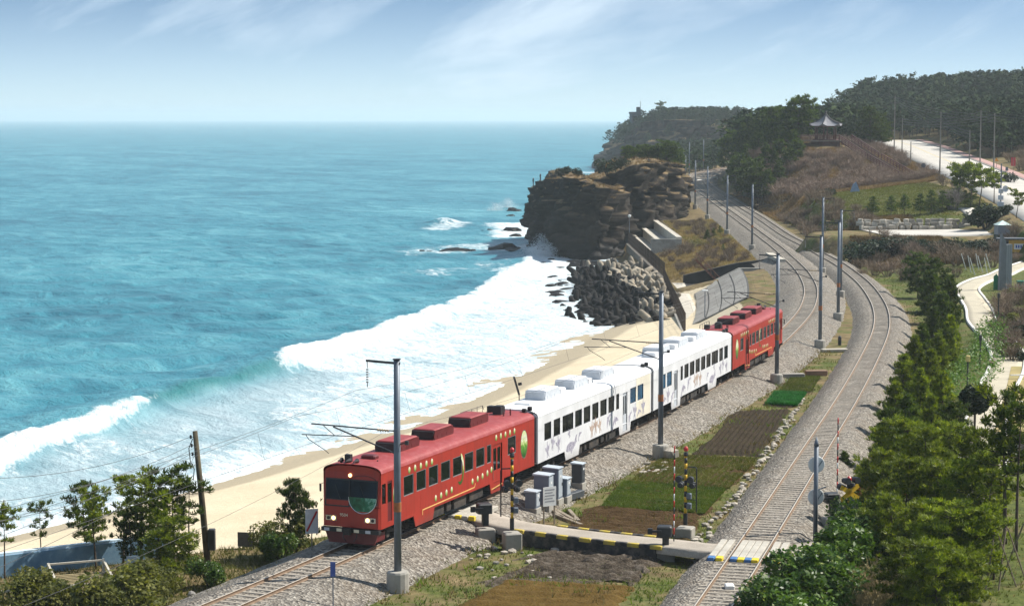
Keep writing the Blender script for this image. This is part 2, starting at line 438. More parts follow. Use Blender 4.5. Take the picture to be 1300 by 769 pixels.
ROAD = smooth_poly([Vector((82,290,4.6)), Vector((86.5,325,5.6)), Vector((90.5,370,7.4)), Vector((94,408,8.6)), Vector((97.5,455,10.4)), Vector((101,495,11.6)), Vector((106,540,12.6)), Vector((112,600,13.6))])
CROSS = [G(572,636,-.2), G(605,652,-.2), G(640,663,-.22), G(670,668.5,-.24), G(700,672.5,-.25), G(760,680,-.25), G(838,688,-.25), G(870,691.5,-.23), G(905,695,-.2), G(985,697,-.2), G(1030,694,-.2), G(1060,690,-.2)]
def reg_pave(P, hw): PAVE.append((np.array([(p.x, p.y) for p in P]), hw, np.array([p.z for p in P])))
reg_pave(WALK, 1.6); reg_pave(LANE, 8.6); reg_pave(SPUR, 1.6); reg_pave(ROAD, 8.5)

def axis(segs):
    out = []
    for a, b, st in segs: out += list(np.arange(a, b, st))
    return np.array(out)
GX = axis([(-320,-90,12),(-90,-44,2.5),(-44,112,1.0),(112,150,3),(150,420,9)])
GY = axis([(30,78,4),(78,330,1.0),(330,540,1.7),(540,900,5),(900,1180,14)])
XX, YY = np.meshgrid(GX, GY)
ZZ = ground_h(XX, YY)
# the shallow trench of the beach underpass is cut into the bank
TR_A, TR_B = (23.0, 38.2), (287.0, 301.5)
def in_trench(X, Y): return (X > TR_A[0]) & (X < TR_A[1]) & (Y > TR_B[0]) & (Y < TR_B[1])
ZZ = np.where(in_trench(XX, YY), -4.3, ZZ)
def gsample(x, y):
    """height of the built ground mesh"""
    i = int(np.clip(np.searchsorted(GX, x)-1, 0, len(GX)-2)); j = int(np.clip(np.searchsorted(GY, y)-1, 0, len(GY)-2))
    fx = (x-GX[i])/(GX[i+1]-GX[i]); fy = (y-GY[j])/(GY[j+1]-GY[j])
    return float((ZZ[j,i]*(1-fx)+ZZ[j,i+1]*fx)*(1-fy) + (ZZ[j+1,i]*(1-fx)+ZZ[j+1,i+1]*fx)*fy)

# ------------------------------------------------------------------ ground material
t = NT('earth_grass_and_sand'); p = t.pos()
nA = t.noise(p, .35, 6, .65); nB = t.noise(p, 2.2, 5, .65); nC = t.noise(p, 14, 3)
dry = t.ramp(t.noise(p, .8, 7, .7), [(.28, (.075,.055,.030)), (.5, (.17,.125,.062)), (.72, (.29,.225,.115))])
green = t.ramp(nB, [(.3, (.045,.060,.014)), (.6, (.105,.125,.030)), (.8, (.19,.175,.062))])
sandc = t.ramp(t.noise(p, .22, 6, .6), [(.3, (.57,.475,.325)), (.7, (.67,.57,.405))])
wet = (.40,.335,.235)
fg = t.ramp(t.math('ADD', t.attr('green'), t.math('MULTIPLY', t.math('SUBTRACT', nA, .5), 1.1)), [(.40, 0.0), (.60, 1.0)])
c = t.mix(fg, dry, green)
fs = t.ramp(t.math('ADD', t.attr('sand'), t.math('MULTIPLY', t.math('SUBTRACT', nB, .5), .7)), [(.42, 0.0), (.58, 1.0)])
s2 = t.mix(t.ramp(t.math('ADD', t.attr('wet'), t.math('MULTIPLY', t.math('SUBTRACT', nA, .5), .25)), [(.4, 0.0), (.62, 1.0)]), sandc, wet)
foot = t.ramp(t.vor(p, 1.1).outputs[0], [(.0, .80), (.28, 1.0)])
s2 = t.mix(t.math('MULTIPLY', t.ramp(nA, [(.45, 0.0), (.6, .7)]), 1.0), s2, t.mix(1.0, s2, foot, 'MULTIPLY'))
c = t.mix(fs, c, s2)
t.color(c); t.set(Roughness=.95, Specular_IOR_Level=.15)
t.bump(t.math('ADD', nC, t.math('MULTIPLY', nB, 2.0)), .55, .08)
M_GROUND = t.m
S_ = shoreX(YY); dW_ = t1(YY)-XX; dE_ = XX-t2(YY); wl_ = wall_side(XX, YY)
sand_at = np.where((dW_ > 8.2) & (YY < 283), 1.0, 0.0)*np.where((YY < 124) & (wl_ > -.2), 0.0, 1.0)
sand_at = np.maximum(sand_at, np.where((XX < 21) & (YY >= 283) & (YY < 330), .6, 0))
wet_at = sstep(7.0, 1.5, XX-S_)
green_at = np.full(XX.shape, .42)
green_at = np.where((dW_ < -3) & (dE_ < -3) & (YY < 190), .52, green_at)
green_at = np.where((dE_ > 3.5) & (YY < 290), .60, green_at)
green_at = np.where((YY > 322) & (YY < 400) & (dE_ > 6) & (XX < 78), .62, green_at)
green_at = np.where((YY > 405) & (YY < 490) & (dE_ > 2) & (XX < 84), .12, green_at)
green_at = np.where((dW_ > 4) & (YY > 280), .30, green_at)
green_at = np.where((dW_ > 4) & (dW_ < 11) & (YY > 345) & (YY < 400), .55, green_at)
idx = np.arange(XX.size).reshape(XX.shape)
quads = np.stack([idx[:-1,:-1], idx[:-1,1:], idx[1:,1:], idx[1:,:-1]], -1).reshape(-1, 4)
V_ = np.stack([XX, YY, ZZ], -1).reshape(-1, 3)
at = {'sand': sand_at.ravel(), 'wet': wet_at.ravel(), 'green': green_at.ravel()}
isb = sand_at.ravel()[quads].mean(1) > .5
def sub_obj(name, sel):
    q = quads[sel]; used = np.unique(q); mp = np.full(XX.size, -1); mp[used] = np.arange(len(used))
    return np_obj(name, V_[used], mp[q], M_GROUND, smooth=True, attrs={k: v[used] for k, v in at.items()})
tag(sub_obj('ground', ~isb), kind='structure'); tag(sub_obj('beach', isb), kind='structure')
# ------------------------------------------------------------------ the sea
def grow(a, st, fac, end):
    out = [a]
    while out[-1] < end: out.append(out[-1]+st); st *= fac
    return out
sx = [-v for v in reversed(grow(75, 1.2, 1.09, 14000))] + list(np.arange(-74, 66, .62)) + grow(66, 1.2, 1.12, 14000)
sy = list(np.arange(84, 118, 2.0)) + list(np.arange(118, 300, .62)) + list(np.arange(300, 470, .95)) + grow(470, 1.2, 1.02, 20000)
SX, SY = np.meshgrid(np.array(sx), np.array(sy))
def px_poly(L, z=SEA): return np.array([(lambda p: (p.x, p.y))(G(x, y, z)) for x, y in L])
crest_px = [(-150,640),(-60,606),(0,585),(60,562),(150,528),(215,508),(290,488),(340,474),(375,464),(440,440),(500,417),(560,397),(600,378),(640,350),(690,318),(712,312)]
CR = px_poly(crest_px)
near = (SY < 520) & (SX > -110) & (SX < 90)
d = np.full(SX.shape, -500.0); par = np.zeros(SX.shape)
dd, pp, sg = poly_near(SX[near], SY[near], CR)
d[near] = -sg*dd; par[near] = pp                 # d>0 shoreward
# irregular crest line
d = d + np.where(near, 2.2*fbm(SX, SY, 9, 3, 2) + .9*fbm(SX, SY, 2.4, 2, 4), 0)
ci = np.arange(len(crest_px))
A_h = np.interp(par, ci, [1.2,1.2,1.2,1.2,1.25,1.15,1.2,1.5,1.7,1.3,1.1,1.0,.8,.6,.4,.3])
brk = np.interp(par, ci, [1,1,1,1,.75,.05,.05,.25,1,1,1,1,1,1,1,1])       # how far the crest has broken
wid = np.interp(par, ci, [1.8,1.8,1.8,1.7,1.2,.8,.8,1.0,2.8,2.6,2.4,2.4,3,4,5,5])
# crest: steep shoreward face, long seaward back
H = np.where(d < 0, np.exp(-(d/5.5)**2), np.exp(-(d/1.9)**2))*A_h
second = np.exp(-((d-17)/4.0)**2)*.35 + np.exp(-((d-30)/5)**2)*.25
H = np.where(near, H + second*sstep(-5, 10, d), 0)
# foam cover sampled from the surf as it lies on the beach
fs_px = [(-80,690,.6),(-50,640,.45),(50,640,.40),(100,600,.32),(150,590,.28),(250,555,.22),(200,540,.22),(300,520,.28),(350,515,.42),(330,495,.34),(400,480,.92),(450,470,.80),(450,520,.62),(500,440,.92),(550,430,.84),(550,480,.74),
 (600,420,.80),(650,400,.82),(640,370,.95),(700,350,.97),(720,390,.95),(680,430,.90),(600,480,.82),(500,530,.72),(420,550,.52),(330,580,.48),(230,610,.5),(120,645,.55),(20,675,.6),(760,400,.95),(780,380,.9),(700,318,.95)]
fp = px_poly([(a, b) for a, b, _ in fs_px]); fv = np.array([v for *_, v in fs_px])*.84
q = np.stack([SX[near], SY[near]], 1); cov_in = np.zeros(len(q))
for i in range(0, len(q), 40000):
    w_ = 1.0/(np.linalg.norm((q[i:i+40000,None]-fp[None])*np.array([1.0,.6]), axis=2)**3 + 1.0)
    cov_in[i:i+40000] = (w_ @ fv)/w_.sum(1)
ins = np.zeros(SX.shape); ins[near] = cov_in
land = sstep(-1.0, 2.5, d)
roll = brk*sstep(-1.5, .4, d)*sstep(wid*2.0, wid*.7, d)
cov = np.where(near, np.maximum(ins*land*np.maximum(brk, sstep(5, 14, d)), roll), 0)
S = shoreX(SY)
cov = np.where(near & (SY > 118) & (SY < 285), np.maximum(cov, .95*sstep(6.0, 1.0, S-SX + 3*fbm(SX, SY, 8, 3, 6))), cov)
# other breaking patches: at the rocks, below the cliff, the next wave off the point
def blob(L, wd, amt):
    global cov
    dd, _, _ = poly_near(SX[near], SY[near], px_poly(L)); cc = np.zeros(SX.shape); cc[near] = amt*sstep(wd, wd*.25, dd); cov = np.maximum(cov, cc)
blob([(575,276),(600,270),(635,266),(652,268)], 9, .95); blob([(645,264),(660,280),(655,300)], 9, .9)
blob([(560,290),(580,280)], 8, .55); blob([(540,320),(620,312),(660,318)], 13, .5); blob([(560,345),(640,335)], 10, .35); blob([(655,315),(690,312),(735,335),(790,345)], 10, 1.0)
blob([(700,345),(740,345)], 14, 1.0); blob([(655,280),(672,300)], 12, .8)
# far white line at the next headland
farm = (SY > 520) & (SY < 1300) & (SX > 5) & (SX < 90)
dd, _, _ = poly_near(SX[farm], SY[farm], px_poly([(745,219),(775,219),(800,224)])); c2 = np.zeros(SX.shape); c2[farm] = .7*sstep(22, 3, dd); cov = np.maximum(cov, c2)
# wave off the point: real crest
W2 = px_poly([(560,284),(600,276),(640,262),(660,258)]); dd, _, sg2 = poly_near(SX[near], SY[near], W2)
w2 = np.zeros(SX.shape); w2[near] = 1.6*np.exp(-(dd/4.0)**2); H = H + w2
# swell and chop
swell = (.16*np.sin((SX*.45-SY*.89)*.42 + 2.2*fbm(SX, SY, 26, 2, 1)*3) + .5*fbm(SX*1.0+SY*.45, SY*.9-SX*.45, 3.2, 3, 7) + .55*fbm(SX, SY*.8, 9, 3, 9))
fade = sstep(900, 250, SY)*sstep(130, 70, np.abs(SX)) 
shal = np.where(near, sstep(-2, 8, d), 0)
Z = SEA + H + swell*fade*(1-.55*shal)
foamrough = np.where(cov > .5, .28*fbm(SX, SY, 1.3, 3, 11) + .5*np.maximum(roll, 0)*(fbm(SX, SY, 1.0, 3, 15)+.25), 0)*fade
Z = Z + foamrough
face = np.where(near, np.exp(-((d-.7)/1.3)**2)*(1-brk)*1.0, 0)      # clear green face of the unbroken crest
# keep the sheet under the land
glim = np.where(near & (SY > 118) & (SY < 285) & (SX > S+.5), -7.2, 99); Z = np.minimum(Z, glim)
t = NT('sea_water'); p = t.pos()
rot = t.n('ShaderNodeMapping'); rot.inputs['Rotation'].default_value = (0, 0, R(-28)); t.l(p, rot.inputs[0]); pr = rot.outputs[0]
n1 = t.noise(pr, .028, 5, .6, .4, (1, .45, 1)); n2 = t.noise(pr, .20, 6, .62, .6, (1.0, .42, 1)); n3 = t.noise(pr, .9, 5, .65, .3, (1, .5, 1))
sep = t.n('ShaderNodeSeparateXYZ'); t.l(p, sep.inputs[0])
deep = t.ramp(t.math('ADD', t.math('MULTIPLY', n1, .45), t.math('MULTIPLY', n2, .55)), [(.36, (.018,.118,.168)), (.5, (.046,.220,.282)), (.66, (.130,.360,.410))])
shc = t.ramp(n2, [(.3, (.27,.40,.44)), (.7, (.46,.55,.58))])
c = t.mix(t.math('MULTIPLY', t.attr('shallow'), .95), deep, shc)
c = t.mix(t.math('MULTIPLY', t.attr('face'), .9), c, (.018,.150,.155))
# foam: lacy where thin, solid where thick
v1 = t.vor(t.mix(.45, pr, t.n('ShaderNodeTexNoise').outputs['Color']), .55, 'DISTANCE_TO_EDGE')
nf = t.noise(pr, .75, 8, .72, .9, (1, .42, 1)); nf2 = t.noise(pr, .14, 5, .65, .8, (1, .4, 1)); nf3 = t.noise(p, 3.5, 5, .7)
nn = t.math('ADD', t.math('ADD', t.math('MULTIPLY', nf, .9), t.math('MULTIPLY', nf2, .8)), t.math('MULTIPLY', nf3, .3))
fm = t.ramp(t.math('ADD', t.attr('foam'), t.math('MULTIPLY', t.math('SUBTRACT', nn, 1.0), 1.6)), [(.34, 0.0), (.50, .5), (.86, 1.0)])
fm = t.math('MULTIPLY', fm, t.ramp(t.attr('foam'), [(.03, 0.0), (.2, 1.0)]))
# scattered flecks on the open water
cap = t.math('MULTIPLY', t.ramp(t.noise(pr, .5, 6, .7, .8, (1, .35, 1)), [(.69, 0.0), (.76, .35)]), t.math('SUBTRACT', 1.0, t.attr('shallow')))
c = t.mix(cap, c, (.55,.68,.70))
fc = t.ramp(t.math('ADD', t.math('MULTIPLY', nf, .65), t.math('MULTIPLY', nf3, .35)), [(.36, (.44,.53,.57)), (.52, (.62,.68,.70)), (.68, (.80,.82,.82))])
c = t.mix(fm, c, fc)
t.color(c); t.set(Roughness=t.math('ADD', t.math('MULTIPLY', fm, .5), .32), Specular_IOR_Level=.28, IOR=1.33)
t.bump(t.math('ADD', t.math('ADD', n3, t.math('MULTIPLY', n2, 2.0)), t.math('MULTIPLY', nf3, .25)), .75, .6)
idx = np.arange(SX.size).reshape(SX.shape)
quads = np.stack([idx[:-1,:-1], idx[:-1,1:], idx[1:,1:], idx[1:,:-1]], -1).reshape(-1, 4)
tag(np_obj('sea', np.stack([SX, SY, Z], -1).reshape(-1, 3), quads, t.m, smooth=True, attrs={'foam': cov.ravel(), 'shallow': shal.ravel(), 'face': face.ravel()}), kind='structure')
# ------------------------------------------------------------------ ballast, sleepers, rails
t = NT('track_ballast'); p = t.pos()
v = t.vor(p, 8.0); n = t.noise(p, .6, 5, .6); nl = t.noise(p, 5.0, 4, .7)
c = t.ramp(v.outputs['Color'], [(.08, (.032,.027,.021)), (.5, (.175,.155,.128)), (.92, (.42,.385,.33))])
c = t.mix(.22, c, t.ramp(nl, [(.25, (.10,.085,.07)), (.75, (.46,.43,.40))]))
c = t.mix(t.math('MULTIPLY', t.ramp(n, [(.45, 0.0), (.7, 1.0)]), .4), c, (.20,.155,.11))
t.color(c); t.set(Roughness=.95, Specular_IOR_Level=.15); t.bump(v.outputs['Distance'], 1.0, .10)
M_BALLAST = t.m
M_SLEEPER = pm('sleeper_concrete', (.33,.29,.24), .9, .25, 2.0, .3, dirt=(.16,.12,.085), dirt_amt=.7)
M_RUST = pm('rail_rust', (.17,.110,.068), .8, .3, 3.0, .2)
M_STEEL = pm('rail_worn_top', (.52,.46,.38), .45, .12, 2.0, metal=.3)

def sweep(tf, ys, prof, z_off=0.0, side=0.0, jitter=0.0):
    V = []; 
    for y in ys:
        d = tdir(tf, y); nx = Vector((d.y, -d.x, 0)); c = Vector((float(tf(y)), y, float(zr(y))+z_off))
        for (o, h) in prof:
            j = (mnoise.noise(Vector((c.x*.7+o*1.3, y*.7, o)))*jitter) if jitter else 0
            q = c + nx*(side+o+ (j*2.0 if abs(o) > 2.2 else 0)); V.append((q.x, q.y, q.z+h+j*.35))
    n = len(prof); F = []
    for i in range(len(ys)-1):
        for k in range(n-1): F.append((i*n+k, i*n+k+1, (i+1)*n+k+1, (i+1)*n+k))
    return V, F
ysb = list(np.arange(62, 330, .8)) + list(np.arange(330, 790, 2.5))
bprof = [(-5.0,-1.35),(-4.2,-1.12),(-3.5,-.82),(-2.6,-.50),(-1.75,-.17),(-1.2,-.160),(-.7,-.172),(0,-.168),(.7,-.172),(1.2,-.160),(1.75,-.17),(2.6,-.50),(3.5,-.82),(4.2,-1.12),(5.0,-1.35)]
bprof2 = [(-3.5,-1.35),(-3.15,-1.15),(-2.85,-.95),(-2.3,-.55),(-1.75,-.17),(-1.2,-.160),(-.7,-.172),(0,-.168),(.7,-.172),(1.2,-.160),(1.75,-.17),(2.2,-.48),(2.65,-.80),(3.0,-1.08),(3.3,-1.35)]
rprof = [(-.075,-.15),(-.02,-.12),(-.02,-.04),(-.036,-.03),(-.036,0),(.036,0),(.036,-.03),(.02,-.04),(.02,-.12),(.075,-.15)]
ys_r = list(np.arange(62, 340, 2.0)) + list(np.arange(340, 790, 4))
sl_me = MB(); sl_me.prism([(-.13,0),(.13,0),(.10,.07),(-.10,.07)], 'x', -1.2, 1.2); SLEEPER = sl_me.mesh('sleeper', M_SLEEPER)
def make_line(tf, bedname, nearmax, n_ind):
    V, F = sweep(tf, ysb, bprof if tf is t1 else bprof2, 0, 0, .10)
    root = empty('railway_track', (0,0,0)); tag(root, kind='structure')
    np_obj('ballast_bed', V, F, M_BALLAST, root, smooth=True)
    for s in (-.755, .755):
        V, F = sweep(tf, ys_r, rprof, 0, s)
        mi = np.tile([1 if k == 4 else 0 for k in range(9)], len(ys_r)-1)
        np_obj('rail', V, F, [M_RUST, M_STEEL], root, mi=mi)
    y = 66.0; cnt = 0; rest = MB()
    while y < 420:
        d = tdir(tf, y); c = Vector((float(tf(y)), y, float(zr(y))-.215)); rz = math.atan2(-d.x, d.y)
        if y > 80 and cnt < n_ind and not (tf is t1 and 99 < y < 172):
            put('sleeper', SLEEPER, c, rz, 1.0, root); cnt += 1
        else:
            rest.M = Matrix.Translation(c) @ Matrix.Rotation(rz, 4, 'Z'); rest.prism([(-.13,0),(.13,0),(.10,.07),(-.10,.07)], 'x', -1.2, 1.2)
        y += .62*d.y
    o = rest.build('sleepers', M_SLEEPER, root); o['kind'] = 'stuff'
    return root
LINE1 = make_line(t1, 'ballast_bed', 300, 130); LINE2 = make_line(t2, 'ballast_bed', 300, 290)
# ------------------------------------------------------------------ train materials
def paint(name, col, dirtcol, rough=.35, streak=.35, chalk=None):
    if name in MATS: return MATS[name]
    t = NT(name); p = t.obj()
    n1 = t.noise(p, .8, 5, .6); n2 = t.noise(p, 1.0, 5, .7, 0, (3.0, 3.0, .35)); n3 = t.noise(p, 9, 4, .7)
    c = t.ramp(n1, [(.3, tuple(x*.88 for x in col)), (.7, tuple(min(1, x*1.1) for x in col))])
    c = t.mix(t.math('MULTIPLY', t.ramp(n2, [(.48, 0.0), (.75, 1.0)]), streak), c, dirtcol)
    if chalk: c = t.mix(t.math('MULTIPLY', t.ramp(n3, [(.5, 0.0), (.8, 1.0)]), .35), c, chalk)
    sep = t.n('ShaderNodeSeparateXYZ'); t.l(p, sep.inputs[0])
    low = t.ramp(t.math('ADD', sep.outputs[2], t.math('MULTIPLY', t.math('SUBTRACT', n1, .5), .8)), [(.35, 1.0), (.9, 0.0)])   # brake dust along the sills
    c = t.mix(t.math('MULTIPLY', low, .35), c, (.10,.07,.055))
    t.color(c); t.set(Roughness=t.math('ADD', t.math('MULTIPLY', n3, .25), rough)); t.bump(n1, .06, .05)
    MATS[name] = t.m; return t.m
M_RED = paint('coach_red_paint', (.345,.025,.012), (.17,.018,.010), .38, .6)
M_ROOFRED = paint('coach_roof_red', (.28,.034,.032), (.40,.12,.12), .42, .6, (.44,.17,.17))
M_WHITE = paint('coach_white_paint', (.70,.70,.71), (.52,.505,.48), .34, .4)
M_CREAM = paint('coach_cream_paint', (.74,.68,.56), (.6,.55,.45), .34, .3)
M_ROOFWHITE = paint('coach_roof_white', (.78,.78,.775), (.62,.61,.59), .5, .6)
M_UNDER = pm('underframe_black', (.022,.020,.019), .8, .5, 2.5, .2, dirt=(.075,.055,.04), dirt_amt=.7)
M_DKRED = pm('roof_unit_dark_red', (.105,.010,.012), .45, .2, 2.5, dirt=(.15,.035,.035), dirt_amt=.4)
M_GRAY = pm('roof_unit_grey', (.50,.53,.57), .5, .1, 3, dirt=(.36,.37,.38), dirt_amt=.4)
M_BLACK = pm('black_fitting', (.018,.018,.02), .5, .3, 4)
M_CHROME = pm('bright_metal', (.62,.62,.62), .25, .1, 4, metal=.9)
M_FRAME = pm('window_frame_metal', (.34,.36,.37), .35, .1, 4, metal=.5)
M_YLINE = pm('cream_line_paint', (.72,.42,.14), .5, .15, 3)
M_CREAMPT = pm('cream_lettering', (.75,.68,.5), .5, .1, 4)
M_RUBBER = pm('gangway_rubber', (.13,.125,.13), .8, .2, 3)
def glassm(name, c1, c2, rough=.06):
    t = NT(name); p = t.obj(); n = t.noise(p, 1.1, 3, .6); g = t.noise(t.pos(), .35, 2)
    t.color(t.ramp(t.math('ADD', t.math('MULTIPLY', n, .5), t.math('MULTIPLY', g, .5)), [(.38, c1), (.62, c2)])); t.set(Roughness=rough, Specular_IOR_Level=.28); return t.m
M_GLASS = glassm('coach_window_glass', (.002,.004,.004), (.010,.015,.014))
M_GLASSB = glassm('blue_window_glass', (.012,.05,.10), (.03,.13,.24))  # plain blue glass colour for the last two windows of the white coaches
M_SCREEN = glassm('cab_screen_glass', (.002,.005,.010), (.012,.026,.045), .16)
M_SCREEN.node_tree.nodes['Principled BSDF'].inputs['Specular IOR Level'].default_value = .14
t = NT('green_cab_glass'); p = t.obj(); sp = t.n('ShaderNodeSeparateXYZ'); t.l(p, sp.inputs[0])
t.color(t.ramp(t.math('ADD', t.math('MULTIPLY', t.noise(p, 2.2, 4, .6, 1.0), .8), t.math('MULTIPLY', sp.outputs[0], .15)), [(.30, (.004,.045,.028)), (.5, (.01,.15,.085)), (.64, (.22,.50,.40))])); t.set(Roughness=.12); M_GREENGLASS = t.m
t = NT('green_egg_emblem'); p = t.obj(); sp = t.n('ShaderNodeSeparateXYZ'); t.l(p, sp.inputs[0])
hh = t.math('ADD', sp.outputs[2], t.math('MULTIPLY', t.math('SUBTRACT', t.noise(p, 4.5, 5, .7), .5), 1.2))
t.color(t.ramp(t.math('ADD', t.math('MULTIPLY', hh, .6), .5), [(.15, (.02,.09,.012)), (.42, (.10,.26,.03)), (.55, (.42,.52,.16)), (.68, (.72,.72,.55)), (.85, (.55,.62,.30))])); t.set(Roughness=.4); M_EGG = t.m
t = NT('small_leaf_emblem'); p = t.obj(); sp = t.n('ShaderNodeSeparateXYZ'); t.l(p, sp.inputs[0])
t.color(t.ramp(t.math('ADD', t.math('MULTIPLY', sp.outputs[2], 2.6), .5), [(.2, (.10,.26,.04)), (.55, (.45,.55,.22)), (.8, (.78,.76,.6))])); t.set(Roughness=.45); M_LEAFD = t.m
def inkm(name, a, b):
    t = NT(name); p = t.pos(); t.color(t.ramp(t.noise(p, 5.5, 5, .75), [(.36, a), (.62, b)])); t.set(Roughness=.45); return t.m
M_INK = inkm('lilac_ink_drawing', (.17,.15,.22), (.52,.50,.56)); M_INKT = inkm('tan_ink_drawing', (.28,.17,.13), (.60,.50,.42))
def lampm(name, col, st):
    t = NT(name); t.color(col); t.b.inputs['Emission Color'].default_value = (*col, 1); t.b.inputs['Emission Strength'].default_value = st; return t.m
M_HEAD = lampm('headlamp_lit', (1.0,.66,.25), 3.0)

HW, ZB, ZG, ZT = 1.5, .95, 3.58, 3.93          # half width, sill, gutter, roof top
def panel_cells(y0, y1, z0, z1, holes):
    yb = sorted({y0, y1, *[h[0] for h in holes], *[h[1] for h in holes]}); zb = sorted({z0, z1, *[h[2] for h in holes], *[h[3] for h in holes]})
    out = []
    for i in range(len(yb)-1):
        for j in range(len(zb)-1):
            cy = (yb[i]+yb[i+1])/2; cz = (zb[j]+zb[j+1])/2
            if not any(h[0] < cy < h[1] and h[2] < cz < h[3] for h in holes): out.append((yb[i], yb[i+1], zb[j], zb[j+1]))
    return out
def ellipse(mb, x, yc, zc, a, b, th=.006, n=20, tilt=0.0):
    poly = []
    for k in range(n):
        an = 2*math.pi*k/n; u, v = a*math.cos(an), b*math.sin(an)
        poly.append((yc+u*math.cos(tilt)-v*math.sin(tilt), zc+u*math.sin(tilt)+v*math.cos(tilt)))
    mb.prism(poly, 'x', x-.02, x+th)
DOLPHIN = [(-.62,-.16),(-.46,.02),(-.24,.17),(-.04,.22),(.02,.36),(.12,.22),(.34,.12),(.52,-.06),(.60,-.20),(.78,-.22),(.64,-.30),(.62,-.46),(.52,-.30),(.34,-.12),(.10,-.06),(.04,-.24),(-.06,-.08),(-.34,-.10),(-.50,-.16)]
CRANE = [(-.10,-.42),(-.05,-.10),(-.28,.05),(-.40,.28),(-.16,.20),(-.02,.30),(.00,.52),(.07,.55),(.08,.36),(.20,.22),(.42,.34),(.34,.08),(.14,-.08),(.20,-.26),(.30,-.44),(.14,-.30),(.04,-.16),(-.02,-.42)]
WHALE = [(-.80,.02),(-.62,.18),(-.25,.24),(.15,.18),(.42,.10),(.62,.34),(.80,.38),(.70,.18),(.74,.02),(.60,.02),(.45,-.10),(.10,-.22),(-.10,-.36),(-.16,-.20),(-.55,-.16),(-.78,-.08)]

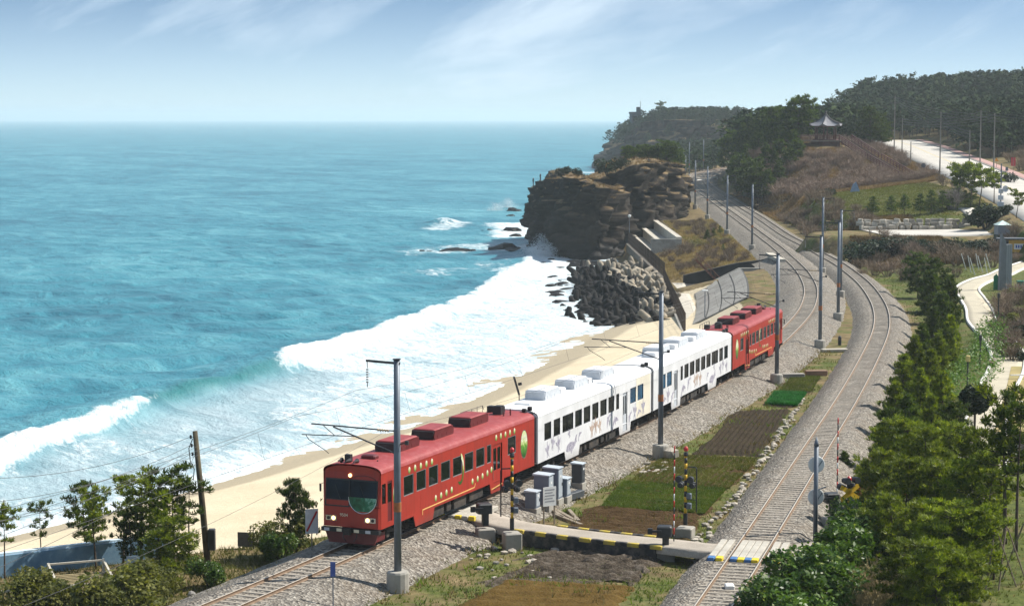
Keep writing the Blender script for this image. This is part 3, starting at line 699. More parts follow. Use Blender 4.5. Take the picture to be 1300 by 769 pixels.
def make_coach(label, k, kind, rev, Lref):
    A = _side[k].copy(); B = _side[k+1].copy()
    d = (B-A); d.z = 0; L0 = d.length; d.normalize(); nl = Vector((-d.y, d.x, 0))
    gap = .28; L = L0 - 2*gap if kind == 'w' else L0 - gap
    st = A + nl*HW + d*(gap if (kind == 'w' or rev) else 0.0); st.z = 0
    root = empty('railway_coach', st, math.atan2(-d.x, d.y)); tag(root, label, 'railway coach', 'coaches of the train')
    sc = L/Lref
    Y = (lambda y: (Lref-y)*sc) if rev else (lambda y: y*sc)
    def span(a, b): a, b = Y(a), Y(b); return (min(a,b), max(a,b))
    body_m, roof_m = (M_RED, M_ROOFRED) if kind == 'r' else (M_WHITE, M_ROOFWHITE)
    zw0, zw1 = 2.07, 3.04
    if kind == 'r':
        wins = [(2.48,3.61),(3.94,5.05),(5.38,6.49),(6.84,7.97),(8.31,9.47),(9.8,10.91),(11.27,12.39),(12.72,13.29),(15.58,16.73)]
        doors = [(13.55,14.78)]; skirts = [(3.7,5.95,.40),(13.2,14.95,.40)]
        cabw = [(.10,.52)]; cabd = [(.70,1.20)]
    else:
        wins = [(1.06,2.2),(2.62,3.73),(4.13,6.03),(6.35,7.59),(7.92,9.13),(9.5,10.68),(11.03,12.27),(12.62,13.76),(14.16,14.76),(17.06,18.28),(18.63,19.87)]
        doors = [(15.55,16.45)]; skirts = [(4.6,7.1,.40),(14.85,17.1,.38)]
        cabw = []; cabd = []
    holes = [(*span(a, b), zw0, zw1) for a, b in wins]
    dh = [(*span(a, b), .55 if kind == 'r' else .5, 2.92) for a, b in doors]
    ch = [(*span(a, b), 2.10, 3.05) for a, b in cabw]; cdh = [(*span(a, b), 1.18, 3.10) for a, b in cabd]
    # ---- shell
    b = MB()
    y0f, y1f = 0.0, L
    for s in (1, -1):
        for (a0, a1, c0, c1) in panel_cells(y0f, y1f, ZB, ZG, [h for h in holes] + [(h[0], h[1], ZB, h[3]) for h in dh] + ch + cdh):
            xs = s*HW
            b.add([(xs,a0,c0),(xs,a1,c0),(xs,a1,c1),(xs,a0,c1)], [(0,1,2,3)])
        for h in holes + ch + cdh:                       # reveals
            for (p0, p1) in (((h[0],h[2]),(h[1],h[2])),((h[1],h[2]),(h[1],h[3])),((h[1],h[3]),(h[0],h[3])),((h[0],h[3]),(h[0],h[2]))):
                b.add([(s*HW,*p0),(s*HW,*p1),(s*(HW-.05),*p1),(s*(HW-.05),*p0)], [(0,1,2,3)])
    # floor, ends
    b.box(-HW+.02, HW-.02, .02, L-.02, ZB-.02, ZB+.02)
    cab = 'r' == kind
    def endwall(y, flip):
        poly = [(-HW,ZB),(HW,ZB),(HW,ZG)] + [(HW*math.cos(t_), ZG+(ZT-ZG)*math.sin(t_)) for t_ in np.linspace(.1, math.pi-.1, 11)] + [(-HW,ZG)]
        b.add([(x, y, z) for x, z in poly], [tuple(range(len(poly)))])
    yc = (L if rev else 0.0); yo = (0.0 if rev else L)
    endwall(yo, False)
    if not cab: endwall(yc, False)
    shell = b.build('body_shell', body_m, root)
    # weld seams: thin battens on the side, read as panel joints
    sm = MB()
    for y in ([2.0,4.4,7.4,10.3,12.95,15.2,16.95,18.8] if kind == 'r' else [1.0,4.0,10.2,14.4,16.9,20.6]):
        yy = Y(y); sm.box(HW, HW+.004, yy-.012, yy+.012, ZB, 2.02)
    sm.box(HW, HW+.012, 0, L, ZG-.055, ZG-.02)
    sm.build('panel_seam', body_m, root)
    # ---- roof
    rf = MB(); rf.smooth = True; prof = [(HW+.015, ZG-.02)] + [(HW*math.copysign(abs(math.cos(a))**.72, math.cos(a)), ZG+(ZT-ZG)*math.sin(a)**.8) for a in np.linspace(0.02, math.pi-.02, 19)] + [(-HW-.015, ZG-.02)]
    ys = np.linspace(0, L, 22)
    if cab: ys = ys + 0
    vv = [(x, y, z) for y in ys for x, z in prof]; n = len(prof)
    rf.add(vv, [(i*n+j, i*n+j+1, (i+1)*n+j+1, (i+1)*n+j) for i in range(len(ys)-1) for j in range(n-1)])
    roof = rf.build('roof', roof_m, root)
    # ---- skirts with sloping ends
    for (a, c, zb) in skirts:
        a, c = span(a, c)
        for s in (1, -1):
            m = MB()
            hole = [h for h in dh if a < (h[0]+h[1])/2 < c]
            if hole:
                h = hole[0]
                m.prism([(a-.1,ZB),(a+.06,zb),(h[0],zb),(h[0],ZB)], 'x', s*(HW-.035), s*HW); m.prism([(h[1],ZB),(h[1],zb),(c-.06,zb),(c+.1,ZB)], 'x', s*(HW-.035), s*HW)
                m.box(min(s*(HW-.035),s*HW), max(s*(HW-.035),s*HW), h[0], h[1], zb, h[2]-.01)
            else: m.prism([(a-.1,ZB),(a+.12,zb),(c-.12,zb),(c+.1,ZB)], 'x', s*(HW-.035), s*HW)
            m.build('skirt', body_m, root)
    # ---- windows
    cache = {}
    for s in (1, -1):
        for wi, h in enumerate(holes):
            w = round(h[1]-h[0], 2)
            mat = M_GLASSB if (kind == 'w' and wi in (9, 10)) else M_GLASS
            if (w, mat.name) not in cache:
                g = MB(); g.box(-.012, .0, -w/2, w/2, 0, zw1-zw0)
                f = MB(); e = .035
                for q in ((-w/2,w/2,0,e),(-w/2,w/2,zw1-zw0-e,zw1-zw0),(-w/2,-w/2+e,e,zw1-zw0-e),(w/2-e,w/2,e,zw1-zw0-e)): f.box(.0, .035, *q)
                if w > 1.5: f.box(0, .02, -.012, .012, e, zw1-zw0-e)
                cache[(w, mat.name)] = (g.mesh('window', mat), f.mesh('frame', M_FRAME if kind == 'r' else M_BLACK))
            g, f = cache[(w, mat.name)]
            o = put('window', g, (s*(HW-.045), (h[0]+h[1])/2, zw0), 0 if s > 0 else math.pi, 1.0, root)
            put('frame', f, (0,0,0), 0, 1, o)
    for s in (1, -1):
        for h in dh:
            m = MB(); yc_ = (h[0]+h[1])/2; x = s*(HW-.05)
            wz0 = 1.55
            for (a0,a1,c0,c1) in panel_cells(h[0], h[1], h[2], h[3], [(h[0]+.12, yc_-.06, wz0, 2.72), (yc_+.06, h[1]-.12, wz0, 2.72)]): m.box(min(x,x-s*.03), max(x,x-s*.03), a0, a1, c0, c1)
            dm = M_RED if kind == 'r' else M_GRAY
            do = m.build('door', dm, root)
            pm_ = MB(); pm_.box(min(x-s*.02,x-s*.035), max(x-s*.02,x-s*.035), h[0]+.12, yc_-.06, wz0, 2.72); pm_.box(min(x-s*.02,x-s*.035), max(x-s*.02,x-s*.035), yc_+.06, h[1]-.12, wz0, 2.72); pm_.build('door_pane', M_GLASS, do)
            hd = MB(); hd.tube([(s*(HW+.03), h[0]-.06, 1.1), (s*(HW+.03), h[0]-.06, 1.9)], .015, 5); hd.build('handle', M_CHROME, do)
        for h in ch: put('cab_side_window', MB().box(-.012,0,-.2,.2,0,.95).mesh('cab_side_window', M_GLASS), (s*(HW-.045), (h[0]+h[1])/2, 2.10), 0, 1, root)
        for h in cdh:
            m = MB(); m.box(min(s*(HW-.05),s*(HW-.03)), max(s*(HW-.05),s*(HW-.03)), h[0], h[1], 1.18, 3.1); do = m.build('cab_door', M_DKRED, root)
            MB().box(min(s*(HW-.029),s*(HW-.02)), max(s*(HW-.029),s*(HW-.02)), h[0]+.06, h[1]-.06, 2.1, 2.98).build('door_pane', M_GLASS, do)
    # ---- emblems and drawings on the seaward-facing livery side
    xs = HW
    if kind == 'r':
        def egg(y, z, a, b_, mat=M_EGG, name='egg_emblem'):
            m = MB(); ellipse(m, 0, 0, 0, a, b_); o = m.build(name, mat, root, (xs+.002, Y(y), z)); 
            if a > .3: r_ = MB(); ellipse(r_, 0, 0, 0, a+.05, b_+.05, .001, 24); r_.build('emblem_rim', M_CHROME, o)
        egg(17.91, 2.36, .46, .74); egg(1.62, 2.32, .30, .76)
        m = MB(); cres = [(math.cos(a)*.44, math.sin(a)*.80) for a in np.linspace(-2.3, 1.45, 18)]; cres += [(.30*math.cos(a), -.05+.58*math.sin(a)) for a in np.linspace(1.2, -1.6, 12)]
        sgn = -1 if rev else 1
        m.prism([(sgn*q[0], q[1]) for q in cres], 'x', .0, .008); m.build('crescent_emblem', M_EGG, root, (xs+.004, Y(9.22), 2.36))
        le = MB(); ellipse(le, 0, 0, 0, .115, .165, .008, 12); lme = le.mesh('leaf_emblem', M_LEAFD)
        spots = [(3.12+.655*i, 3.26) for i in range(5)] + [(13.95+.64*i, 3.27) for i in range(5)] + [(6.18+.65*i, 1.38+.03*i) for i in range(4)] + [(10.78,1.46),(11.45,1.49),(12.1,1.53),(12.75,1.58),(13.3,1.68)]
        for (y, z) in spots: put('leaf_emblem', lme, (xs+.003, Y(y), z), 0, 1, root)
        ln = MB()
        def seg(ya, za, yb_, zb_, r_=.028):
            ln.bar((xs+.004, Y(ya), za), (xs+.004, Y(yb_), zb_), .012, r_*2)
        seg(4.62,.82,4.62,1.06); seg(4.60,1.07,11.0,1.12); seg(11.03,1.1,11.15,1.32); seg(13.3,.62,14.75,.72)
        ln.build('painted_line', M_YLINE, root)
    else:
        def draw(shape, y, z, s, mat, flip=1, tilt=0.0):
            m = MB(); pts = []
            for (u, v) in shape:
                u *= flip; s_ = s*1.12; pts.append((s_*(u*math.cos(tilt)-v*math.sin(tilt)), s_*(u*math.sin(tilt)+v*math.cos(tilt))))
            m.prism(pts, 'x', -.01, .004); m.build('animal_drawing', mat, root, (xs+.003, Y(y), z))
        for a in ((CRANE,1.55,1.45,.85,M_INK,1,.1),(CRANE,2.5,1.70,.8,M_INK,-1,-.2),(CRANE,3.4,1.50,.9,M_INK,1,.15),(WHALE,5.75,1.10,1.1,M_INK,1,.1),(CRANE,5.3,1.85,.5,M_INK,1,.3),(DOLPHIN,7.2,1.55,.5,M_INK,-1,.5),
                  (CRANE,9.4,1.48,.95,M_INKT,1,-.1),(CRANE,10.2,1.62,.95,M_INKT,-1,.1),(CRANE,10.9,1.50,.85,M_INKT,1,.25),(DOLPHIN,12.6,1.66,.8,M_INK,1,.9),(DOLPHIN,14.0,1.42,.9,M_INK,-1,.2),
                  (CRANE,18.0,1.45,.95,M_INK,1,-.2),(CRANE,19.9,1.50,1.0,M_INK,-1,.1),(DOLPHIN,16.95,1.2,.7,M_INK,1,1.1),(DOLPHIN,18.9,1.3,.6,M_INK,1,.4)): draw(*a)
        # cream end panel
        a, c = span(18.35, 21.4); m = MB()
        if k == 1:
            for cell in panel_cells(max(a,0), min(c,L)-.002, ZB+.01, ZG-.06, [(h[0]-.02,h[1]+.02,zw0-.02,zw1+.02) for h in holes if h[0] > a]): m.box(HW-.002, HW+.0025, *cell)
            m.build('cream_panel', M_CREAM, root)
    # ---- roof gear
    def unit(y, x0, x1, w, h, top, side):
        a, c = span(y, y+w); z0 = ZT-.10
        m = MB(); m.prism([(a+.10,z0),(c-.10,z0),(c-.02,z0+h*.55),(c-.14,z0+h),(a+.14,z0+h),(a+.02,z0+h*.55)], 'x', x0, x1)
        o = m.build('air_conditioning_unit', side, root)
        m = MB(); m.bev(x0+.04, x1-.04, a+.16, c-.16, z0+h, z0+h+.05, .04); m.build('lid', top, o)
        for i in range(3): MB().box(x1-.005, x1+.012, a+.4+i*(c-a-.8)/3, a+.4+(i+.8)*(c-a-.8)/3, z0+.15, z0+h*.55).build('grille', M_DKRED if kind == 'r' else M_GRAY, o)
        for ye, so in ((a, -1), (c, 1)): MB().prism([(x0+.05,z0+.03),(x1-.05,z0+.03),(x1-.05,z0+h*.93),(x0+.05,z0+h*.93)], 'y', ye-so*.25, ye+so*.012).build('end_louvre', M_BLACK if kind == 'r' else M_GRAY, o)
        b_ = MB(); b_.box(x0-.05, x1+.05, a+.02, c-.02, z0-.02, z0+.06); b_.build('mounting_frame', side, o)
    if kind == 'r':
        for y in (3.9, 8.1, 12.7): unit(y, -.72, .55, 2.5, .55, M_ROOFRED, M_DKRED)
        m = MB(); m.bev(-.35, .40, min(Y(1.6),Y(2.1)), max(Y(1.6),Y(2.1)), ZT-.05, ZT+.18, .06); m.build('vent_cowl', M_DKRED, root)
        m = MB()
        for x in (-.75, -.35, .05): m.lathe([(.03,-.28),(.05,-.1),(.10,.05),(.12,.10)], (x, Y(.35), ZT+.10), 8, 'y'); m.box(x-.03, x+.03, Y(.35)-.04, Y(.35)+.04, ZT-.12, ZT+.05)
        m.build('horn', M_BLACK, root)
        m = MB(); m.box(-.60,-.30,Y(.55)-.12,Y(.55)+.12,ZT-.06,ZT+.36); m.build('antenna_box', M_BLACK, root)
        MB().lathe([(.06,0),(.05,.10),(.02,.14)], (.88, Y(.5), ZT-.18), 8).build('roof_aerial', M_BLACK, root); MB().lathe([(.05,0),(.04,.12),(.02,.16)], (.7, Y(1.3), ZT-.12), 8).build('roof_aerial', M_BLACK, root)
        m = MB(); m.box(-.2,.28,Y(17.9)-.35,Y(17.9)+.25,ZT-.02,ZT+.42); m.box(-.16,.24,Y(17.9)-.3,Y(17.9)+.2,ZT+.42,ZT+.47); m.build('resistor_box', M_BLACK, root)
        m = MB()
        for i in range(5):
            y = Y(15.6+i*.75); m.tube([(-1.25,y,ZT-.25),(-1.25,y,ZT+.30)], .015, 5)
        m.tube([(-1.25,Y(15.4),ZT+.05),(-1.25,Y(15.6),ZT+.30),(-1.25,Y(18.6),ZT+.30),(-1.25,Y(18.8),ZT+.05)], .016, 5); m.build('roof_handrail', M_BLACK, root)
        m = MB(); m.box(-.9,-.5,Y(18.6)-.2,Y(18.6)+.2,ZT-.1,ZT+.32); m.build('junction_box', M_BLACK, root)
        for x, y in ((.55,17.3),(.75,17.8),(.45,18.5)): MB().lathe([(.02,0),(.05,.05),(.03,.10),(.05,.15),(.03,.2),(.05,.25),(.02,.32)], (x, Y(y), ZT-.08), 8).build('roof_insulator', M_DKRED, root)
    else:
        for y in (3.9, 9.0, 14.0):
            unit(y, -.72, .52, 2.6, .60, M_WHITE, M_GRAY)
            a, c = span(y+2.75, y+3.65); m = MB(); m.bev(-.35, .52, a, c, ZT-.1, ZT+.34, .05); m.build('roof_vent_box', M_WHITE, root)
        m = MB(); m.bev(-.55,.45,min(Y(1.7),Y(2.9)),max(Y(1.7),Y(2.9)),ZT-.06,ZT+.12,.06); m.build('roof_hatch', M_ROOFWHITE, root)
        if k == 1:
            m = MB(); m.tube([(-.95,Y(3.6),ZT-.1),(-.95,Y(3.6),ZT+.35)], .03, 6); m.bar((-.95,Y(3.6),ZT+.3), (-1.2,Y(3.4),ZT+1.35), .10, .10); m.bar((-1.0,Y(3.6),ZT+.9), (-.8,Y(3.6),ZT+.95), .08, .16); m.build('folded_collector_arm', M_BLACK, root)
    # coupling gear on the roof ends, gangway
    for (yy, sg) in ((yo, -1 if not rev else 1),) + (((yc, 1 if not rev else -1),) if not cab else ()):
        m = MB(); m.bev(.72, 1.22, yy+sg*.15-.2, yy+sg*.15+.2, ZG+.06, ZG+.20, .03); m.bev(.85, 1.08, yy+sg*.15-.12, yy+sg*.15+.12, ZG+.18, ZG+.52, .03); m.build('jumper_connector', M_BLACK, root)
        m = MB(); y_out = yy - sg*gap*.92; m.box(-.85, .85, min(yy, y_out), max(yy, y_out), 1.0, 3.35); m.build('gangway', M_RUBBER, root)
        m = MB(); m.box(-HW+.06, HW-.06, min(yy, yy-sg*.10), max(yy, yy-sg*.10), ZB+.05, ZG-.03); m.build('end_frame', M_RUBBER, root)
    # ---- running gear
    def bogie(y):
        o = empty('bogie', (0, Y(y), 0)); o.parent = root
        m = MB()
        for s in (1, -1):
            m.prism([(-1.55,.62),(-1.5,.78),(-.7,.80),(-.4,.62),(.4,.62),(.7,.80),(1.5,.78),(1.55,.62),(.9,.52),(.35,.42),(-.35,.42),(-.9,.52)], 'x', s*.98-.07, s*.98+.07)
            for yy in (-1.05, 1.05): m.cbox((s*1.02, yy, .45), (.22,.30,.30)); m.tube([(s*1.02,yy-.2,.5),(s*1.02,yy-.2,.85)], .08, 8)
            m.tube([(s*1.0,0,.5),(s*1.0,0,.9)], .14, 8)
        m.box(-.95,.95,-.25,.25,.5,.72); m.build('bogie_frame', M_UNDER, o)
        for yy in (-1.05, 1.05):
            w = MB()
            for s in (1, -1): w.lathe([(.12,-.07),(.43,-.07),(.46,-.05),(.46,.0),(.43,.05),(.15,.05)], (s*.76, yy, .45), 20, 'x')
            w.tube([(-.76,yy,.45),(.76,yy,.45)], .08, 8); w.build('wheelset', M_UNDER, o)
    bogie(2.55 if kind == 'r' else 2.6); bogie(Lref-2.7)
    ranges = [(6.2,7.6),(7.9,8.5),(8.8,10.4),(10.8,12.6)] if kind == 'r' else [(7.3,8.2),(8.6,9.0),(9.5,11.3),(11.7,12.3),(12.7,14.6)]
    for i, (a, c) in enumerate(ranges):
        a, c = span(a, c)
        for s in (1, -1):
            m = MB(); m.bev(min(s*.7,s*1.32), max(s*.7,s*1.32), a, c, .34+.06*(i%2), ZB-.02, .03); 
            m.build('equipment_box', M_UNDER if i % 3 else M_GRAY if s > 2 else M_UNDER, root)
    m = MB(); m.tube([(.95,Y(7.7),.5),(.95,Y(12.7),.5)], .05, 6); m.tube([(-.3,Y(5),.75),(-.3,Y(14),.75)], .1, 6); m.box(-.6,.6,.2,L-.2,.78,.94); m.build('underframe', M_UNDER, root)
    # ---- cab front
    if cab:
        f = 1 if not rev else -1
        yy = lambda y: (y if not rev else L-y)
        fr = MB()
        prof = [(-1.5, 3.56)] + [(1.5*math.cos(a)*1.0, 3.56+.34*math.sin(a)) for a in np.linspace(math.pi-.15, .15, 11)] + [(1.5, 3.56)]
        # brow, pillars and lower nose; the screen opening runs z 2.0..3.16
        LZ, UZ, yl, yu, yt = 1.98, 3.18, -.06, .16, .26
        q = lambda x, y, z: (x, yy(y), z)
        fr.add([q(-1.5,0,.95),q(1.5,0,.95),q(1.5,0,LZ),q(-1.5,0,LZ),q(-1.42,-.16,.97),q(1.42,-.16,.97),q(1.42,-.12,LZ-.04),q(-1.42,-.12,LZ-.04)], [(4,5,6,7),(0,4,7,3),(1,2,6,5),(0,1,5,4),(3,7,6,2)])
        top = [q(x, yt-.2*0, z) for x, z in prof]
        b0 = [q(-1.42,yu-.18,UZ), q(1.42,yu-.18,UZ)]
        fr.add(b0 + [q(x*.955, .04, min(z, 3.86)-.03) for x, z in prof], [tuple([0] + list(range(2, 2+len(prof))) + [1])])
        n = len(prof)
        fr.add([q(x*.955, .04, min(z,3.86)-.03) for x, z in prof] + [q(x, .22, z+.0) for x, z in prof], [(i, i+1, n+i+1, n+i) for i in range(n-1)])
        for s in (1, -1):
            fr.add([q(s*1.5,0,LZ),q(s*1.42,-.12,LZ),q(s*1.42,yu-.18,UZ),q(s*1.45,.04,3.53),q(s*1.5,.22,3.56),q(s*1.5,.0,2.6)], [(0,1,2,3,4,5)])
            fr.add([q(s*1.42,-.12,LZ),q(s*1.30,-.12,LZ),q(s*1.30,yu-.18,UZ),q(s*1.42,yu-.18,UZ)], [(0,1,2,3)])
        fr.build('cab_front', M_RED, root)
        m = MB(); m.add([q(-1.30,-.10,LZ+.26),q(1.30,-.10,LZ+.26),q(1.30,yu-.165,UZ),q(-1.30,yu-.165,UZ)], [(0,1,2,3)])
        ws = m.build('windscreen', M_SCREEN, root)
        m = MB(); m.add([q(-1.30,-.115,LZ-.02),q(-.10,-.115,LZ-.02),q(-.10,-.105,LZ+.27),q(-1.30,-.105,LZ+.27)], [(0,1,2,3)]); m.build('nose_panel', M_RED, root)
        m = MB()
        for (x0,x1,z0,z1) in ((-1.36,-1.30,LZ-.05,UZ),(1.30,1.36,LZ+.1,UZ),(-.13,-.08,LZ,UZ),(-1.36,1.36,UZ-.02,UZ+.05),(-1.36,-.1,LZ-.06,LZ),(-1.30,-.13,LZ+.245,LZ+.275)):
            m.add([q(x0,-.135+.10*(z0-LZ)/1.2,z0),q(x1,-.135+.10*(z0-LZ)/1.2,z0),q(x1,-.135+.10*(z1-LZ)/1.2,z1),q(x0,-.135+.10*(z1-LZ)/1.2,z1),q(x0,.0,z0),q(x1,.0,z0),q(x1,.0,z1),q(x0,.0,z1)], [(0,1,2,3),(0,1,5,4),(1,2,6,5),(2,3,7,6),(3,0,4,7)])
        m.build('frame', M_BLACK, ws)
        # round green lower pane with bright rim
        pts = [(.60+.72*math.cos(a), 2.36+.70*math.sin(a)) for a in np.linspace(math.pi*.98, 2*math.pi*1.01, 20)]
        m = MB(); m.add([q(x, -.128, z) for x, z in pts], [tuple(range(len(pts)))]); gp = m.build('green_pane', M_GREENGLASS, root)
        m = MB(); m.tube([q(x, -.13, z) for x, z in pts], .022, 6); m.build('pane_rim', M_CHROME, gp)
        m = MB(); m.tube([q(.60+.66*math.cos(a), -.02, 3.18+.24*math.sin(a)) for a in np.linspace(.15, math.pi-.15, 12)], .014, 5); m.build('round_moulding', M_BLACK, gp)
        MB().tube([q(.75,-.15,2.3), q(.45,-.08,3.0)], .012, 5).build('wiper', M_BLACK, ws); MB().tube([q(-.55,-.14,2.28), q(-.85,-.08,2.95)], .012, 5).build('wiper', M_BLACK, ws)
        m = MB(); m.lathe([(.01,0),(.085,.0),(.085,.05)], q(-.10,-.02*f if not rev else .0,3.40), 14, 'y'); m.build('roof_headlamp', M_HEAD, root)
        for s in (1, -1):
            o = MB(); x0 = s*1.02; 
            o.box(x0-.28, x0+.28, min(yy(-.19),yy(-.12)), max(yy(-.19),yy(-.12)), 1.25, 1.49); ho = o.build('headlamp_housing', M_CHROME, root)
            o = MB(); o.lathe([(.095,yy(-.185)),(.10,yy(-.20)),(.07,yy(-.215)),(.01,yy(-.22))], (x0-s*.13, 0, 1.37), 14, 'y'); o.build('lamp', M_HEAD, ho)
            o = MB(); o.lathe([(.08,yy(-.185)),(.08,yy(-.205)),(.02,yy(-.21))], (x0+s*.13, 0, 1.37), 12, 'y'); o.build('tail_lamp', M_BLACK, ho)
        m = MB(); m.box(-1.5, 1.5, min(yy(-.28),yy(-.02)), max(yy(-.28),yy(-.02)), .74, .93); bp = m.build('bumper_beam', M_BLACK, root)
        for x in (-1.2, -.55, .35, .95): mm = MB(); mm.box(x-.13, x+.13, min(yy(-.30),yy(-.275)), max(yy(-.30),yy(-.275)), .77, .91); mm.build('reflector', M_CREAMPT if abs(x) < .6 else M_GRAY, bp)
        m = MB(); m.prism([(-1.38,.74),(1.38,.74),(1.18,.20),(-1.18,.20)], 'y', yy(-.10), yy(.02)); m.box(-1.2,1.2,min(yy(0),yy(1.0)),max(yy(0),yy(1.0)),.3,.7); m.build('snow_plough', M_DKRED, root)
        m = MB(); m.tube([q(0,-.05,.85), q(0,-.42,.85)], .09, 8); m.box(-.16,.16,min(yy(-.62),yy(-.40)),max(yy(-.62),yy(-.40)),.70,1.0); m.build('coupler', M_UNDER, root)
        m = MB()
        for x in (-.35, .35): m.tube([q(x,-.2,.8), q(x+.05,-.38,.55), q(x*.6,-.3,.35)], .022, 5)
        m.build('brake_hose', M_BLACK, root)
        for s in (1, -1):
            m = MB(); m.tube([q(s*1.52,.05,2.95), q(s*1.66,-.02,2.9)], .012, 5); m.box(min(s*1.60,s*1.69), max(s*1.60,s*1.69), min(yy(-.06),yy(-.02)), max(yy(-.06),yy(-.02)), 2.55, 2.92); m.build('wing_mirror', M_BLACK, root)
        if not rev:
            cu = bpy.data.curves.new('number', 'FONT'); cu.body = '9504'; cu.size = .21; cu.extrude = .003; cu.align_x = 'CENTER'
            to = bpy.data.objects.new('number', cu); COL.objects.link(to)
            dg = bpy.context.evaluated_depsgraph_get(); me = bpy.data.meshes.new_from_object(to.evaluated_get(dg)); bpy.data.objects.remove(to)
            me.materials.clear(); me.materials.append(M_CREAMPT)
            no = bpy.data.objects.new('running_number', me); no.location = (-.36, -.165, 1.47); no.rotation_euler = (math.pi/2, 0, 0); link(no, root)
    return root
make_coach('red driving coach with lit headlamps and green egg emblems leading the train', 0, 'r', False, 19.43)
make_coach('white coach with animal drawings coupled behind the leading red driving coach', 1, 'w', False, 21.6)
make_coach('white coach with animal drawings coupled ahead of the trailing red driving coach', 2, 'w', True, 21.6)
make_coach('red driving coach at the tail of the train', 3, 'r', True, 19.43)
# ------------------------------------------------------------------ overhead line
M_POST = pm('galvanised_post_blue_grey', (.135,.160,.195), .5, .15, 1.2, .1, metal=.2, dirt=(.08,.09,.105), dirt_amt=.5)
M_CONC = pm('concrete', (.34,.32,.28), .9, .2, 1.5, .35, dirt=(.19,.17,.14), dirt_amt=.6)
M_CONCL = pm('pale_concrete', (.47,.43,.36), .9, .15, 1.0, .3, dirt=(.30,.265,.21), dirt_amt=.5)
M_INS = pm('insulator_brown', (.36,.27,.16), .4, .2, 4)
M_WIRE = pm('wire_dark', (.045,.045,.048), .6, .2, 3)
M_ORANGE = pm('rusty_band', (.34,.12,.04), .7, .3, 4)
M_DARK = pm('dark_steel', (.03,.032,.036), .5, .3, 3)
M_DKPOST = pm('blackened_post', (.016,.017,.022), .6, .3, 1.2)
POLE_H = 9.4
def pole(base, tf, label, group, bracket=True, h=POLE_H, top_arm=True):
    """steel mast; brackets reach over the track tf"""
    b = Vector(base); y = b.y
    d = tdir(tf, y); c = Vector((float(tf(y)), y, 0)); nx = Vector((d.y, -d.x, 0)); off = (c-b).dot(nx)
    rz = math.atan2((nx*math.copysign(1, off)).y, (nx*math.copysign(1, off)).x); reach = abs(off)
    root = empty('catenary_mast', b, rz); tag(root, label, 'mast', group)
    m = MB(); m.smooth = True; m.tube([(0,0,.2),(0,0,h*.5),(0,0,h)], [.17,.155,.135], 12); m.build('post', M_POST, root)
    m = MB(); m.smooth = False; m.lathe([(.52,-1.2),(.50,.38),(.46,.46),(.16,.48)], (0,0,0), 14); m.build('foundation', M_CONC, root)
    m = MB(); m.lathe([(.178,0),(.178,.42)], (0,0,3.15), 12); m.build('number_band', M_ORANGE, root)
    m = MB(); m.lathe([(.18,0),(.18,.05)], (0,0,h-.02), 12); m.build('cap', M_DARK, root)
    if top_arm:
        m = MB(); m.bar((-.15,0,h-.18), (1.5,0,h-.12), .08, .10); a = m.build('feeder_arm', M_DARK, root)
        m = MB(); m.tube([(1.45,0,h-.18),(1.45,0,h-.45)], .02, 5)
        for i in range(6): m.lathe([(.03,0),(.075,.02),(.03,.06)], (1.45,0,h-.55-i*.11), 8)
        m.tube([(1.45,0,h-1.05),(1.45,0,h-1.3)], .02, 5); m.build('insulator', M_DARK, a)
    if bracket:
        zt, zb = 6.75, 5.75
        m = MB(); m.tube([(.1,0,zt),(reach+.4,0,zt+.10)], .035, 6); arm = m.build('top_tube', M_DARK, root)
        m = MB(); m.tube([(.1,0,zb),(reach*.82,0,zt+.02)], .035, 6); m.build('brace_tube', M_DARK, root)
        m = MB(); 
        for i in range(5): m.lathe([(.035,-.05),(.085,0),(.035,.05)], (.45+i*.12, 0, zt+.01+i*.003), 8, 'x')
        m.build('insulator', M_INS, arm)
        m = MB(); m.tube([(reach*.55,0,zt-.35),(reach+.9,0,zt-.42)], .025, 6); m.tube([(reach*.8,0,zt-.38),(reach*.95,0,zt+.05)], .02, 5); m.tube([(reach+.7,0,zt-.42),(reach+.55,0,zt-.62),(reach-.25,0,zt-1.05),(reach-.45,0,zt-1.2)], .018, 5); m.build('steady_arm', M_DARK, root)
        m = MB(); m.tube([(0,-.0,zb+.4),(-.45,.0,zb+.5)], .03, 6); m.box(-.55,-.4,-.06,.06,zb+.42,zb+.6); m.build('signal_bracket', M_DARK, root)
    return root
gm = 'catenary masts along the railway'
MAST = {}
def mast_px(key, px, py, tf, label, bracket=True, z=None, top_arm=True):
    p = GT(px, py) if z is None else G(px, py, z)
    MAST[key] = p; return pole((p.x, p.y, p.z-.55), tf, label, gm, bracket, POLE_H+.55, top_arm)
mast_px('P1', 505, 722, t1, 'tall blue-grey mast with brackets standing beside the leading red coach')
mast_px('P2', 838.5, 562, t1, 'tall mast with brackets standing beside the coupling of the two white coaches')
mast_px('P3', 986, 473, t1, 'tall mast with brackets standing beside the tail red coach')
mast_px('A', 1041, 430, t1, 'mast with one base on ballast just past the tail coach between the two lines')
mast_px('C', 1064, 396, t1, 'shorter looking mast beside the grass strip where the two lines draw together', False)
LFAR = 'catenary mast standing beside the far bend of the railway'
for k_, x, y, tf, br in (('D',1067,368,t2,False),('B',1044,339,t2,True),('E',954.7,310,t1,True),('F',923,291,t1,True),('G',898,272,t1,True),('H',882.5,259,t1,True),('I',870,249,t1,True),('K',861,228,t1,False),('L',875,221,t1,False),('J',855.5,236,t1,False),('M',893,215,t2,False),('N',917,211,t2,False)):
    mast_px(k_, x, y, tf, LFAR, br)
_q = Vector((float(t1(54))+4.2, 54, 0)); pole((_q.x, _q.y, -.55), t1, 'mast with brackets on the ballast short of the tree terrace', gm)
